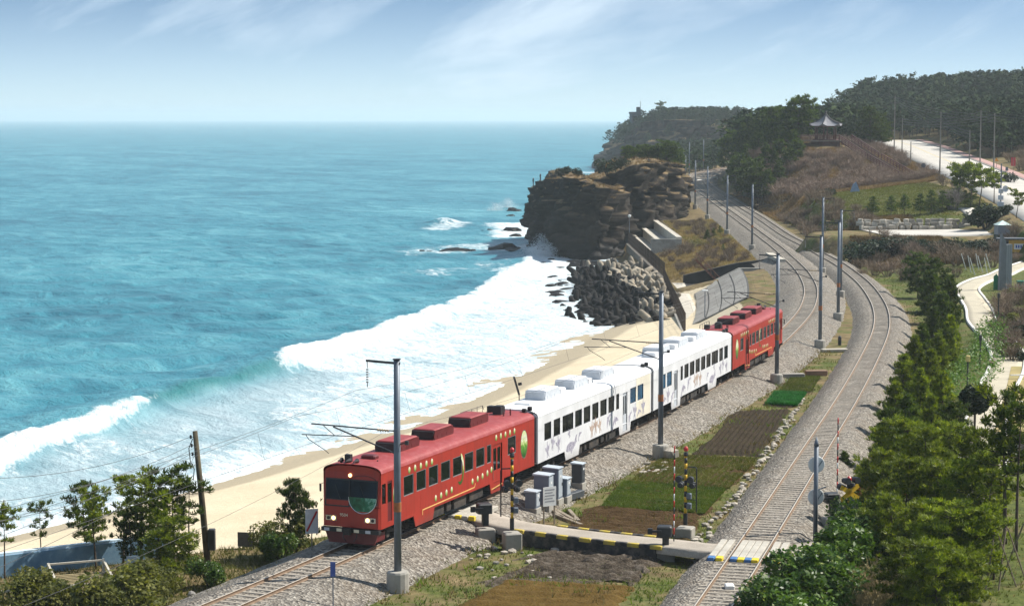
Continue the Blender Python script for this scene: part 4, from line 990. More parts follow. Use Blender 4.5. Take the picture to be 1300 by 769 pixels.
# wires
def wire(name, pts, r, label, sag=.25, seg=8, group=None):
    P = [Vector(p) for p in pts]; out = []
    for a, b in zip(P[:-1], P[1:]):
        for i in range(seg):
            t_ = i/seg; q = a.lerp(b, t_); q.z -= sag*4*t_*(1-t_); out.append(q)
    out.append(P[-1]); m = MB(); m.tube(out, r, 4); o = m.build(name, M_WIRE); tag(o, label, 'wire', group); return out, o
def tc(Y, z, off=0.0):
    d = tdir(t1, Y); return Vector((float(t1(Y)), Y, float(zr(Y))+z)) + Vector((d.y,-d.x,0))*off
sy_ = [54] + [MAST[k].y for k in ('P1','P2','P3','A','C')] + [262, 300, MAST['E'].y, MAST['F'].y, MAST['G'].y, MAST['H'].y]
sy_ = sorted(sy_)
mess, _ = wire('messenger_wire', [tc(y, 6.85, -.3) for y in sy_], .008, 'sagging upper messenger wire strung over the occupied line', .45, 10)
cont, co_ = wire('contact_wire', [tc(y, 5.55) for y in sy_], .008, 'level lower contact wire hung over the occupied line', .04, 10)
for i in range(1, len(mess)-1, 2):
    if mess[i].y < 260:
        m = MB(); m.tube([mess[i], cont[i]], .006, 3); m.build('dropper', M_WIRE, co_)
wire('feeder_wire', [tc(54, 8.15, 2.7)] + [tc(MAST[k].y, 8.15, 2.6) for k in ('P1','P2','P3','A','C')] + [tc(MAST['E'].y, 8.15, -2.4)], .008, 'feeder wire hanging from the insulators at the mast tops', .5, 10)
wire('ground_wire', [tc(54, 5.0, 4.0)] + [tc(MAST[k].y, 6.4, 4.0) for k in ('P1','P2','P3','A')], .007, 'thin wire running from mast to mast beside the coaches', .5, 10)

# ------------------------------------------------------------------ level crossing
t = NT('worn_asphalt_path'); p = t.pos(); n1 = t.noise(p, .5, 6, .7); n2 = t.noise(p, 12, 4, .7)
c = t.ramp(n1, [(.3, (.20,.165,.13)), (.55, (.34,.295,.245)), (.75, (.44,.39,.33))]); c = t.mix(.35, c, t.ramp(n2, [(.3, (.22,.19,.15)), (.7, (.58,.53,.45))]))
t.color(c); t.set(Roughness=.95); t.bump(n2, .4, .02); M_PATH = t.m
def ribbon(P, hw, name, mat, dz=0.0, thick=.3, kind='structure', parent=None, sub=1, gs=False):
    V = []; F = []
    P = [Vector(p) for p in P]
    for i, p in enumerate(P):
        t_ = P[min(i+1,len(P)-1)] - P[max(i-1,0)]; t_.z = 0; t_.normalize(); n_ = Vector((t_.y, -t_.x, 0))
        for k in range(-2, 3):
            q = p + n_*(hw*k/2); V.append((q.x, q.y, q.z+dz))
        for k in (2, -2):
            q = p + n_*(hw*k/2); V.append((q.x, q.y, q.z+dz-thick))
    for i in range(len(P)-1):
        a = i*7; b = a+7
        for k in range(4): F.append((a+k, a+k+1, b+k+1, b+k))
        F.append((a+4, a+5, b+5, b+4)); F.append((a+6, a, b, b+6))
    o = np_obj(name, V, F, mat, parent); 
    if kind: tag(o, kind=kind)
    return o
PATHL = smooth_poly(CROSS, 4)
crossing = ribbon(PATHL, 1.0, 'crossing_path', M_PATH, 0, .34)
M_KY = pm('kerb_yellow', (.56,.42,.05), .8, .2, 5, .15, dirt=(.25,.21,.11), dirt_amt=.8); M_KB = pm('kerb_black', (.028,.028,.03), .8, .3, 5, .15, dirt=(.16,.14,.11), dirt_amt=.6)
def along(P, step):
    out = []; acc = 0.0
    for a, b in zip(P[:-1], P[1:]):
        L = (b-a).length; s = acc
        while s < L: out.append((a.lerp(b, s/L), (b-a).normalized())); s += step
        acc = s - L
    return out
for sd_, lo, hi in ((1, 665, 862), (-1, 700, 838)):
    pts = along(PATHL, .62); cnt = 0
    for i, (q, d) in enumerate(pts):
        px = 650 + FPX*q.x/q.y
        if not (lo < px < hi): continue
        n_ = Vector((d.y, -d.x, 0))*sd_
        c_ = q + n_*1.02; m = MB(); m.bev(-.10, .10, -.305, .305, -.12, .07, .025)
        o = m.build('kerb_block', M_KY if cnt % 2 == 0 else M_KB, crossing, c_, math.atan2(-d.x, d.y)); cnt += 1
kp = [q + Vector((d.y,-d.x,0))*1.01 for q, d in along(PATHL, .62) if 665 < 650+FPX*q.x/q.y < 862]
m = MB()
for a_, b_ in zip(kp[:-1], kp[1:]): m.bar(a_ + Vector((0,0,-.42)), b_ + Vector((0,0,-.42)), .16, .58)
m.build('kerb_beam', M_KB, crossing)
# timber deck at the empty line
M_PLANK = pm('weathered_plank', (.46,.43,.37), .9, .2, 2.0, .5, dirt=(.27,.24,.20), dirt_amt=.6); M_PBLUE = pm('plank_end_blue', (.06,.16,.36), .7, .2, 4); M_PYEL = pm('plank_end_yellow', (.70,.52,.03), .7, .2, 4)
yc = G(950, 697, 0).y; d = tdir(t2, yc); deck = empty('crossing_deck', (float(t2(yc)), yc, 0), math.atan2(-d.x, d.y)); tag(deck, 'timber plank deck with blue and yellow ends laid across the empty line', 'crossing deck')
xs_ = [-1.52, -1.14, -.50, -.17, .16, .49, 1.06, 1.44]
for i, x in enumerate(xs_):
    m = MB(); m.bev(-.15, .15, -1.75, 2.0, -.20, .015, .02); pl = m.build('plank', M_PLANK, deck, (x, 0, rng.uniform(-.01,.01)), rng.uniform(-.008,.008))
    m = MB(); m.bev(-.152, .152, -2.25, -1.752, -.24, .012, .02); m.build('painted_end', M_PBLUE if i % 2 == 0 else M_PYEL, pl)
# planks at the occupied line
yc = 104.3; d = tdir(t1, yc); deck = empty('crossing_deck', (float(t1(yc)), yc, 0), math.atan2(-d.x, d.y)); tag(deck, 'timber deck half hidden under the leading coach', 'crossing deck')
for i, x in enumerate((-.5,-.17,.16,.49,1.06,1.42,1.80,2.18)):
    m = MB(); m.bev(-.16, .16, -1.5, 1.5, -.20, .01, .02); m.build('plank', M_PLANK, deck, (x, 0, 0))
    m = MB(); m.bev(-.162, .162, -1.75, -1.502, -.21, .012, .02); m.build('painted_end', M_PYEL if i % 2 else M_PLANK, deck, (x,0,0))

# ---- barrier machines, arms and flashing signals
M_RED_ = pm('signal_red', (.50,.02,.02), .4, .1, 4); M_YEL = pm('signal_yellow', (.72,.42,.02), .5, .1, 4); M_WHT = pm('white_enamel', (.74,.74,.72), .5, .08, 4, dirt=(.5,.49,.46), dirt_amt=.4)
def banded(root, name, pts, r, cols, n, nb=10):
    a, b = Vector(pts[0]), Vector(pts[1])
    for i in range(nb):
        m = MB(); m.smooth = True; m.tube([a.lerp(b, i/nb), a.lerp(b, (i+1)/nb)], r, n); m.build(name, cols[i % len(cols)], root)
def crossing_signal(base, rz, label, h=4.3, frame=1):
    root = empty('crossing_signal', base, rz); tag(root, label, 'signal', 'flashing signals at the level crossing')
    m = MB(); m.bev(-.42, .42, -.42, .42, -.75, .30, .05); m.build('foundation', M_CONC, root)
    m = MB(); m.lathe([(.11,.42),(.11,1.0)], (0,0,0), 10); m.build('post_foot', M_DARK, root)
    banded(root, 'post_band', [(0,0,1.0),(0,0,h-.25)], .075, [M_YEL, M_DARK], 8, 11)
    m = MB(); m.lathe([(.09,0),(.12,.05),(.11,.17),(.04,.24)], (0,0,h-.2), 10); m.build('bell_lamp', M_RED_, root)
    m = MB(); m.lathe([(.10,-.1),(.13,.0),(.10,.1)], (0,0,h-.35), 10); m.build('bell', M_DARK, root)
    for s in (-1, 1):
        m = MB(); m.lathe([(.05,.20),(.13,.16),(.14,-.02),(.17,-.04),(.17,-.22)], (s*.30, -.10, 2.75), 12, 'y'); lp = m.build('flasher', M_DARK, root)
        m = MB(); m.lathe([(.01,-.06),(.12,-.05),(.12,-.02)], (s*.30, -.10, 2.75), 12, 'y'); m.build('lens', M_RED_, lp)
        m = MB(); m.lathe([(.05,-.18),(.13,-.14),(.14,.04),(.17,.06),(.17,.24)], (s*.30, .12, 2.40), 12, 'y'); m.build('rear_flasher', M_DARK, root)
    m = MB(); m.bar((-.4,0,2.75),(.4,0,2.75), .06, .06); m.bar((-.4,0,2.40),(.4,0,2.40), .05, .05); m.build('crossarm', M_DARK, root)
    for i, z in enumerate((1.25, 1.75)): m = MB(); m.bev(.06,.30,-.12,.12,z,z+.28,.03); m.build('relay_box', M_POST, root)
    m = MB(); m.tube([(0,.05,h-1.0),(frame*.50,.05,h-1.0),(frame*.55,.05,h-1.1),(frame*.55,.05,1.1)], .035, 6); m.tube([(0,.05,1.7),(frame*.55,.05,1.7)], .02, 5); m.tube([(0,.05,2.55),(frame*.55,.05,2.55)], .02, 5); m.build('ladder_rail', M_DARK, root)
    return root
def crossing_barrier(base, rz, label, arm=True, al=4.6):
    root = empty('crossing_barrier', base, rz); tag(root, label, 'barrier', 'lifting barriers at the level crossing')
    m = MB(); m.bev(-.45, .45, -.35, .35, -.7, .16, .05); m.build('foundation', M_CONC, root)
    m = MB(); m.bev(-.16, .16, -.14, .14, .30, .95, .03); m.build('pedestal', M_DARK, root)
    m = MB(); m.bev(-.42, .30, -.30, .30, .92, 1.42, .06); mb_ = m.build('motor_box', M_DARK, root)
    m = MB(); m.lathe([(.02,.30),(.13,.31),(.13,.42),(.02,.43)], (.0,0,1.15), 12, 'y'); m.build('drive_hub', M_DARK, mb_)
    m = MB(); m.bar((-.75,-.36,1.2),(-.2,-.36,1.2), .08, .10); m.box(-.85,-.62,-.44,-.28,1.08,1.34); m.build('counterweight', M_DARK, root)
    if arm: banded(root, 'arm_band', [(.38,.36,.6),(.38,.36,.6+al)], .035, [M_DARK, M_RED_, M_WHT, M_RED_], 6, 14)
    return root
def gp(px, py, z=-.5): p = G(px, py, z); return (p.x, p.y, z)
rzt = math.atan2(-tdir(t1, 100).x, tdir(t1, 100).y)
crossing_signal(gp(650, 683, -.45), .25, 'yellow and black banded crossing signal next to the grey cabinets', 4.45, -1)
crossing_signal(gp(870, 676, -.75), -.35, 'yellow and black banded crossing signal beside the ploughed strip and the stone edging', 4.35, 1)
crossing_barrier(gp(616, 674, -.45), .3, 'black barrier machine without raised arm on a concrete block beside the leading coach', False)
crossing_barrier(gp(845, 704, -.75), -.1, 'black barrier machine with its red and white arm raised beside the crossing path')
p = gp(1044, 660, -.4); crossing_barrier((p[0]+.5, p[1], p[2]), .2, 'barrier with raised red and white arm behind the round sign post')
# signal hidden in the shrubs
root = crossing_signal(gp(1077, 680, -.2), .5, 'crossing signal with yellow crossbuck half hidden in the shrubs', 2.9, 1)
for a_ in (.55, -.55): m = MB(); m.M = Matrix.Translation((-.05,-.12,2.15)) @ Matrix.Rotation(a_, 4, 'Y'); m.box(-.62,.62,-.02,.02,-.11,.11); m.build('crossbuck_board', M_YEL, root)
# ---- sign post with two round discs
b = gp(1035, 676, -.2); root = empty('sign_post', b, .15); tag(root, 'grey post with two round sign plates beside the empty line', 'sign post')
m = MB(); m.smooth = True; m.tube([(0,0,-.8),(0,0,4.3)], .11, 10); m.tube([(0,0,4.3),(0,0,4.45),(0,0,4.75)], [.13,.10,.01], 10); m.build('post', M_POST, root)
for z in (3.35, 1.75):
    m = MB(); m.lathe([(.02,-.03),(.40,-.02),(.42,0),(.40,.02),(.02,.03)], (.06,.16,z), 24, 'y'); dsc = m.build('round_plate', M_WHT, root)
    m = MB(); m.box(-.05,.15,.08,.14,z-.12,z+.12); m.bar((0,.1,z-.3),(.35,.12,z+.2), .03, .03); m.build('bracket', M_POST, dsc)
m = MB(); m.bar((0,0,2.1),(.55,.1,2.25), .05, .05); m.build('side_arm', M_POST, root)
# ---- equipment cabinets
M_CAB = pm('cabinet_blue_grey', (.145,.175,.225), .5, .08, 2, dirt=(.10,.115,.14), dirt_amt=.4); M_CABT = pm('cabinet_lid', (.42,.47,.52), .5, .08, 2); M_CABD = pm('cabinet_door', (.38,.42,.46), .45, .08, 2, dirt=(.28,.31,.34), dirt_amt=.4); M_CABK = pm('cabinet_dark', (.055,.062,.072), .5, .1, 2)
def cabinet(px, py, w, dp, h, label, mat=M_CAB, dmat=M_CABD, z=-.62):
    p = gp(px, py, z); root = empty('equipment_cabinet', p, rzt); tag(root, label, 'cabinet', 'equipment cabinets beside the crossing')
    m = MB(); m.bev(-w/2-.06, w/2+.06, -dp/2-.06, dp/2+.06, -.5, .10, .02); m.build('plinth', M_CONC, root)
    m = MB(); m.bev(-w/2, w/2, -dp/2, dp/2, .10, h, .02); m.build('body', mat, root)
    m = MB(); m.add([(-w/2-.05,-dp/2-.05,h),(w/2+.05,-dp/2-.05,h),(w/2+.05,dp/2+.05,h),(-w/2-.05,dp/2+.05,h),(-w/2-.05,-dp/2-.05,h+.10),(w/2+.05,-dp/2-.05,h+.05),(w/2+.05,dp/2+.05,h+.05),(-w/2-.05,dp/2+.05,h+.10)], [(0,3,2,1),(4,5,6,7),(0,1,5,4),(1,2,6,5),(2,3,7,6),(3,0,4,7)]); m.build('lid', M_CABT, root)
    m = MB(); m.bev(w/2-.005, w/2+.018, -dp/2+.06, dp/2-.06, .20, h-.08, .006); dr = m.build('door', dmat, root)
    m = MB(); m.box(w/2+.018, w/2+.04, dp/2-.18, dp/2-.13, h*.45, h*.45+.16); m.build('handle', M_DARK, dr)
    m = MB(); m.box(w/2+.018, w/2+.024, -.08, .10, h*.72, h*.72+.12); m.build('label_plate', M_WHT, dr)
cabinet(676, 646, .62, .62, .95, 'short grey cabinet set in front of the taller cabinets')
cabinet(690, 641, .85, .75, 1.65, 'broad tall grey cabinet behind the notice board')
cabinet(702, 634, .85, .70, 1.75, 'tallest grey cabinet with pale door between two others')
cabinet(716, 631, .55, .65, 1.05, 'low narrow grey cabinet next to the tallest cabinet')
cabinet(734, 614, .62, .55, 1.15, 'dark grey cabinet standing alone on the ballast edge', M_CABK, M_CABK, -.5)
p = gp(697, 661, -.8); root = empty('notice_board', p, rzt+.95); tag(root, 'small white notice board on two wooden posts before the cabinets', 'notice board')
for x in (-.33, .33): m = MB(); m.box(x-.03,x+.03,-.03,.03,-.3,1.75); m.build('post', pm('grey_timber', (.24,.20,.15), .9, .2, 4), root)
m = MB(); m.box(-.40,.40,-.06,-.03,.80,1.80); bd = m.build('board', M_WHT, root)
m = MB()
for i in range(5): m.box(-.30,.30-.12*(i%2),-.066,-.0605,1.62-i*.15,1.68-i*.15)
m.build('printed_lines', pm('sign_grey_print', (.30,.30,.32), .6), bd); bd.children[0]['kind'] = 'stuff'
# timbers lying by the cabinets
for i, (x, y, L, a) in enumerate(((705,652,3.2,.12),(716,655,3.6,.10),(728,656,3.0,.16),(722,662,3.4,.06))):
    m = MB(); m.bev(-L/2, L/2, -.11, .11, 0, .16, .02); o = m.build('old_sleeper', pm('grey_timber', (.24,.20,.15), .9, .2, 4), None, gp(x, y, -1.0), rzt+math.pi/2+1.0-a*3); tag(o, 'weathered timber sleeper lying on the ground beside the cabinets', 'timber', 'old timbers by the cabinets')
m = MB(); m.bev(-.9, .9, -.2, .2, 0, .35, .03); o = m.build('cable_trough', M_CABK, None, gp(728, 632, -.85), rzt+1.4); tag(o, 'dark concrete cable trough lying between the cabinets', 'cable trough')
# small things on the grass strip beyond
m = MB(); m.bev(-1.2,1.2,-.35,.35,0,.25,.04); o = m.build('concrete_slab', M_CONCL, None, gp(1059, 446, -.95), .2); tag(o, 'pale concrete slab in the grass strip between the lines', 'slab')
m = MB(); m.lathe([(.16,0),(.16,.75),(.10,.85)], (0,0,0), 10); o = m.build('marker_post', M_DARK, None, gp(1066, 438, -.95)); tag(o, 'small dark marker post behind the pale concrete slab', 'post')
for i, (x, y) in enumerate(((1007,480),(1036,476))):
    m = MB(); m.bev(-.9,.9,-.3,.3,0,.4,.03); o = m.build('concrete_block', M_CONC if i == 0 else pm('brown_concrete', (.25,.16,.11), .9, .2, 2), None, gp(x, y, -.95), .1); tag(o, ('grey concrete block' if i == 0 else 'brownish concrete block') + ' at the head of the vegetable plots', 'block')
# white marker stone between the rails
m = MB(); m.bev(-.2,.2,-.28,.28,-.2,.02,.04); o = m.build('marker_stone', M_WHT, None, tuple(Vector((float(t2(86.8))+.1, 86.8, 0)))); tag(o, 'white painted stone lying between the rails of the empty line', 'marker stone')
# ---- little signs
def small_sign(name, base, h, w, hh, mat, label, rz=0.0, post=M_POST, stripe=None):
    root = empty(name, base, rz); tag(root, label, 'sign')
    m = MB(); m.tube([(0,0,-.4),(0,0,h)], .03, 6); m.build('post', post, root)
    m = MB(); m.box(-w/2, w/2, -.045, -.025, h-hh, h); bd = m.build('plate', mat, root)
    if stripe: m = MB(); m.bar((-w/2*.8,-.05,h-hh*.9),(w/2*.8,-.05,h-hh*.1), .012, .09); m.build('slash', stripe, bd)
    return bd
small_sign('line_marker', gp(423, 773, -.8), 2.05, .22, .62, pm('marker_blue', (.06,.10,.34), .5, .1, 4), 'narrow blue marker sign on a thin post in the grass', .1)
bd = small_sign('stop_board', gp(396, 700, -.8), 2.1, .62, 1.2, M_WHT, 'white board with red slash beside the nose of the train', .25, pm('grey_timber', (.24,.20,.15), .9, .2, 4), M_RED_)
small_sign('grey_sign', (G(168, 775, -2.9).x, G(168, 775, -2.9).y, -2.9), 2.6, .48, .42, M_CABD, 'small grey square sign on a slim post among the terrace shrubs', .3)
pz = gsample(G(313,706,-4.2).x, G(313,706,-4.2).y)
root = empty('beach_notice', (G(313,706,pz).x, G(313,706,pz).y, pz), -.2); tag(root, 'dark brown notice board on two posts standing on the sand', 'notice board')
for x in (-.42,.42): m = MB(); m.box(x-.03,x+.03,-.03,.03,-.3,1.3); m.build('post', M_DARK, root)
m = MB(); m.box(-.48,.48,-.06,-.032,.55,1.35); m.build('board', pm('notice_brown', (.11,.09,.075), .7, .2, 5), root)

# ------------------------------------------------------------------ vegetable plots between the lines
def soilm(name, stops, sc=1.6):
    t = NT(name); p = t.pos(); n = t.noise(p, sc, 7, .72); n2 = t.noise(p, 9, 4, .7)
    t.color(t.mix(.4, t.ramp(n, stops), t.ramp(n2, stops))); t.set(Roughness=1.0, Specular_IOR_Level=.1); t.bump(t.math('ADD', n, n2), .9, .10); return t.m
M_SOIL = soilm('tilled_soil', [(.3,(.030,.018,.008)),(.5,(.070,.042,.018)),(.7,(.125,.080,.038))])
M_SOILD = soilm('dark_soil', [(.3,(.016,.012,.008)),(.5,(.038,.028,.017)),(.7,(.075,.055,.034))])
M_MUD = soilm('wet_mud', [(.3,(.014,.011,.008)),(.5,(.085,.066,.048)),(.7,(.24,.205,.17))], 2.2)
M_SOILO = soilm('ochre_soil', [(.3,(.055,.032,.008)),(.5,(.115,.070,.018)),(.7,(.175,.115,.038))])
def plot(corners, mat, label_name, furrow, fd, z=-.93, n=46, amp=.07, wild=.05):
    """field sheet with real furrows; corners a-b-c-d in the photo"""
    a, b, c, d = [G(x, y, z) for x, y in corners]
    V = []; nn = n; mm = n
    for j in range(mm+1):
        for i in range(nn+1):
            u, v = i/nn, j/mm; q = (a*(1-u)+b*u)*(1-v) + (d*(1-u)+c*u)*v
            s = (v if fd == 'v' else u)*furrow*2*math.pi
            e = min(u, 1-u, v, 1-v)*12; e = min(1, e)
            jx = wild*6*mnoise.noise(Vector((q.x*.35, q.y*.35, 3.3)))*(1-e)*3
            h = amp*math.sin(s + mnoise.noise(q*.4)*1.2)*e + wild*mnoise.noise(q*1.7) + wild*.6*mnoise.noise(q*5)
            V.append((q.x+jx, q.y+jx, q.z + .06*e - .10*(1-e) + h))
    F = [(j*(nn+1)+i, j*(nn+1)+i+1, (j+1)*(nn+1)+i+1, (j+1)*(nn+1)+i) for j in range(mm) for i in range(nn)]
    o = np_obj(label_name, V, F, mat, smooth=True); tag(o, kind='structure'); return (a, b, c, d)
plot([(704,676),(884,686),(897,653),(752,640)], M_SOIL, 'tilled_plot', 9, 'v')
F_G1 = plot([(758,645),(898,653),(926,622),(788,612)], M_SOIL, 'crop_plot', 9, 'v', amp=.05)
F_G2 = plot([(794,614),(926,622),(964,581),(846,577)], M_SOIL, 'crop_plot', 14, 'u', amp=.04)
plot([(876,579),(965,579),(1006,516),(932,520)], M_SOILD, 'ploughed_plot', 12, 'u')
F_G3 = plot([(972,514),(1012,516),(1024,500),(984,499)], M_SOILD, 'crop_plot', 6, 'u', amp=.04)
F_G4 = plot([(988,497),(1030,498),(1042,478),(1006,477)], M_SOILD, 'crop_plot', 6, 'u', amp=.04)
plot([(640,735),(815,742),(850,702),(690,698)], M_MUD, 'muddy_plot', 7, 'v', amp=.15, wild=.14)
plot([(540,790),(770,795),(812,742),(640,732)], M_SOILO, 'ochre_plot', 8, 'v', amp=.05)
# ------------------------------------------------------------------ foliage builders (numpy; meshes shared between copies)
M_NEEDLE = leafm('pine_needles_dark', (.018,.040,.007), (.090,.135,.015), (.25,.28,.034), .5, .32, 1.9)
M_NEEDLEL = leafm('pine_needles_bright', (.048,.080,.008), (.230,.285,.020), (.52,.51,.05), .5, .38, 1.9)
M_NEEDLEF = leafm('pine_needles_far', (.016,.034,.014), (.040,.066,.024), (.075,.095,.036), .7, .12, .12)
M_LEAF = leafm('broad_leaf_glossy', (.030,.072,.012), (.095,.165,.022), (.24,.28,.06), .38, .32, 1.0)
M_LEAFY = leafm('olive_leaf', (.070,.085,.018), (.165,.165,.036), (.27,.25,.07), .6, .35, .8)
M_HEDGE = leafm('hedge_bright', (.045,.100,.014), (.105,.200,.022), (.19,.27,.05), .5, .3, .8)
M_DARKB = leafm('shrub_dark', (.010,.022,.010), (.026,.046,.018), None, .6, .15, .6)
M_TWIG = pm('bare_twigs', (.20,.145,.095), .95, .35, .6, randv=.25)
M_TWIGP = pm('bare_twigs_mauve', (.23,.165,.12), .95, .3, .6, randv=.25)
M_STRAW = pm('straw_grass', (.34,.265,.125), .95, .35, .8, randv=.2)
M_RUSTLEAF = leafm('rust_leaves', (.16,.05,.012), (.30,.12,.03), None, .7, .3, 1.5)
M_BARK = pm('pine_bark', (.085,.062,.046), .95, .35, 4.0, .6)
M_BARKD = pm('dark_bark', (.040,.032,.027), .95, .3, 4.0, .5)

def rot_rand(n, r, tilt):
    """n rotation matrices: random spin then tilt away from z by up to tilt"""
    a = r.uniform(0, 2*np.pi, n); th = tilt*np.sqrt(r.uniform(0, 1, n)); b = r.uniform(0, 2*np.pi, n)
    ca, sa = np.cos(a), np.sin(a); Z = np.zeros(n); O = np.ones(n)
    Rz = np.stack([np.stack([ca,-sa,Z],-1), np.stack([sa,ca,Z],-1), np.stack([Z,Z,O],-1)], 1)
    ax = np.stack([np.cos(b), np.sin(b), Z], -1); c, s = np.cos(th), np.sin(th)
    K = np.stack([np.stack([Z,Z,ax[:,1]],-1), np.stack([Z,Z,-ax[:,0]],-1), np.stack([-ax[:,1],ax[:,0],Z],-1)], 1)
    return np.einsum('nij,njk->nik', np.eye(3)[None] + s[:,None,None]*K + (1-c)[:,None,None]*(K@K), Rz)
def needle_template(k=10, w=.13, spread=1.25, r=None):
    T = []
    for i in range(k):
        a = 2*math.pi*i/k + r.uniform(-.3, .3); e = spread*math.sqrt((i+.5)/k) if i else .1
        e = r.uniform(.15, spread)
        d = np.array([math.cos(a)*math.sin(e), math.sin(a)*math.sin(e), math.cos(e)])
        s = np.cross(d, [0.3,0.2,1.0]); s /= np.linalg.norm(s); L = r.uniform(.75, 1.05)
        T.append([s*w*.35 - d*.05, -s*w*.35 - d*.05, d*L - s*w*.25, d*L + s*w*.25])
    return np.array(T)                                   # (k,4,3)
def clump_mesh(P, S, T, r, tilt=.6):
    n = len(P); Rm = rot_rand(n, r, tilt)
    V = np.einsum('nij,kvj->nkvi', Rm, T)*np.asarray(S)[:,None,None,None] + P[:,None,None,:]
    V = V.reshape(-1, 3); F = np.arange(len(V)).reshape(-1, 4); return V, F
def leaf_cloud(P, size, r, up=.5):
    """one bent-free quad per point, random orientation leaning up"""
    n = len(P); nv = r.normal(size=(n,3)); nv[:,2] = np.abs(nv[:,2]) + up; nv /= np.linalg.norm(nv, axis=1)[:,None]
    a = np.cross(nv, r.normal(size=(n,3))); a /= np.linalg.norm(a, axis=1)[:,None]; b = np.cross(nv, a)
    s = (size*r.uniform(.6, 1.3, n))[:,None]
    V = np.stack([P-a*s, P-b*s*.5, P+a*s, P+b*s*.5], 1).reshape(-1, 3); return V, np.arange(4*n).reshape(-1, 4)

def pine(seed, h, rad, base=.25, shape='cone', whorls=9, per=5, tuft=.30, dens=5.0, mat=None, bend=.25, trunk_r=None, k=10, nw=.13, droop=.12):
    """returns (trunk mesh, crown mesh)"""
    r = np.random.default_rng(seed); rr = random.Random(seed)
    tr = trunk_r or h*.018
    bx, by = rr.uniform(-bend, bend), rr.uniform(-bend, bend)
    def tp(z): u = z/h; return Vector((bx*math.sin(u*2.3)*u*h*.25, by*math.sin(u*3.1+.5)*u*h*.25, z))
    m = MB(); m.smooth = True
    m.tube([tp(h*i/8) - (Vector((0,0,.3)) if i == 0 else Vector()) for i in range(9)], [tr*(1-.88*i/8) for i in range(9)], 7)
    P = []; S = []
    for w in range(whorls):
        u = (w+.5)/whorls; z = h*(base + (1-base)*(u**.95)); z = min(z, h*.985)
        if shape == 'cone': R_ = rad*(1-u)**.75 + .12*rad
        elif shape == 'dome': R_ = rad*math.sqrt(max(0, 1-(2*u-.75)**2*.62))*.95 if u < .95 else rad*.35
        elif shape == 'umbrella': R_ = rad*(.45+.6*u) if u < .8 else rad*.75
        else: R_ = rad*(.55+.45*math.sin(u*3.0))
        nb = max(2, per - (1 if u > .8 else 0))
        a0 = rr.uniform(0, 6.28)
        for b in range(nb):
            if shape == 'umbrella' and rr.random() < .35*(1-u): continue
            a = a0 + 6.28*b/nb + rr.uniform(-.4,.4); L = R_*rr.uniform(.65,1.12); o = tp(z + rr.uniform(-.02,.02)*h)
            rise = L*rr.uniform(-droop, .32+.25*u)
            e = o + Vector((math.cos(a)*L, math.sin(a)*L, rise)); mid = o.lerp(e, .5) + Vector((0,0,-.05*L))
            m.tube([o, mid, e], [tr*.28*(1-.5*u), tr*.18, tr*.06], 4, False)
            nt = max(3, int(dens*L/.5))
            for q in range(nt):
                t_ = rr.choice((.45,.72,1.0,1.0)) + rr.gauss(0,.06); c = o.lerp(e, min(t_,1.06)); sp = .11*L + .05
                P.append((c.x + rr.gauss(0,sp), c.y + rr.gauss(0,sp), c.z + rr.gauss(.04,sp*.45))); S.append(tuft*rr.uniform(.75,1.2))
    for q in range(int(dens*1.6)): c = tp(h*rr.uniform(.90,1.0)); P.append((c.x+rr.gauss(0,.1), c.y+rr.gauss(0,.1), c.z)); S.append(tuft*rr.uniform(.8,1.1))
    T = needle_template(k, nw, 1.35, r); V, F = clump_mesh(np.array(P), S, T, r, .9)
    return m.mesh('trunk', M_BARK), np_mesh('crown', V, F, mat or M_NEEDLE)
def shrub(seed, rx, ry, h, n, leaf, mat, lumps=7, stem=True):
    r = np.random.default_rng(seed); C = np.stack([r.uniform(-.6,.6,lumps)*rx, r.uniform(-.6,.6,lumps)*ry, r.uniform(.30,.72,lumps)*h], 1); Rl = r.uniform(.32,.55,lumps)
    i = r.integers(0, lumps, n); d = r.normal(size=(n,3)); d /= np.linalg.norm(d, axis=1)[:,None]; q = r.uniform(.45,1.08,n)**.6
    P = C[i] + d*(q*Rl[i])[:,None]*np.array([rx,ry,h*.62]); P[:,2] = np.maximum(P[:,2], .02)
    V, F = leaf_cloud(P, leaf, r, .4)
    m = MB(); rr = random.Random(seed)
    for k in range(5):
        c = C[k % lumps]; m.tube([(rr.uniform(-.1,.1), rr.uniform(-.1,.1), -.15), (c[0]*.5, c[1]*.5, c[2]*.55), tuple(c)], [.05,.035,.01], 5)
    return m.mesh('trunk', M_BARKD), np_mesh('crown', V, F, mat)
def twig_shrub(seed, rx, h, n, mat, w=.012):
    """bare shrub: forking twigs as slim blades"""
    r = np.random.default_rng(seed); V = []; F = []
    def blade(a, b, w0):
        s = np.cross(b-a, r.normal(size=3)); s /= (np.linalg.norm(s)+1e-9); i = len(V); V.extend([a-s*w0, a+s*w0, b+s*w0*.25, b-s*w0*.25]); F.append((i,i+1,i+2,i+3))
    for k in range(n):
        a = r.uniform(0, 6.28); rad = rx*math.sqrt(r.uniform(0,1)); b0 = np.array([math.cos(a)*rad*.25, math.sin(a)*rad*.25, 0]); b1 = np.array([math.cos(a)*rad*.7, math.sin(a)*rad*.7, h*r.uniform(.4,.75)])
        blade(b0, b1, w*1.6)
        for j in range(4):
            e = b1 + np.array([r.normal()*rx*.28, r.normal()*rx*.28, h*r.uniform(.05,.4)]); s0 = b0 + (b1-b0)*r.uniform(.5,1); blade(s0, e, w)
            for l in range(2): blade(s0+(e-s0)*r.uniform(.4,.9), e + r.normal(size=3)*rx*.16, w*.7)
    return np_mesh('twigs', np.array(V), np.array(F), mat)
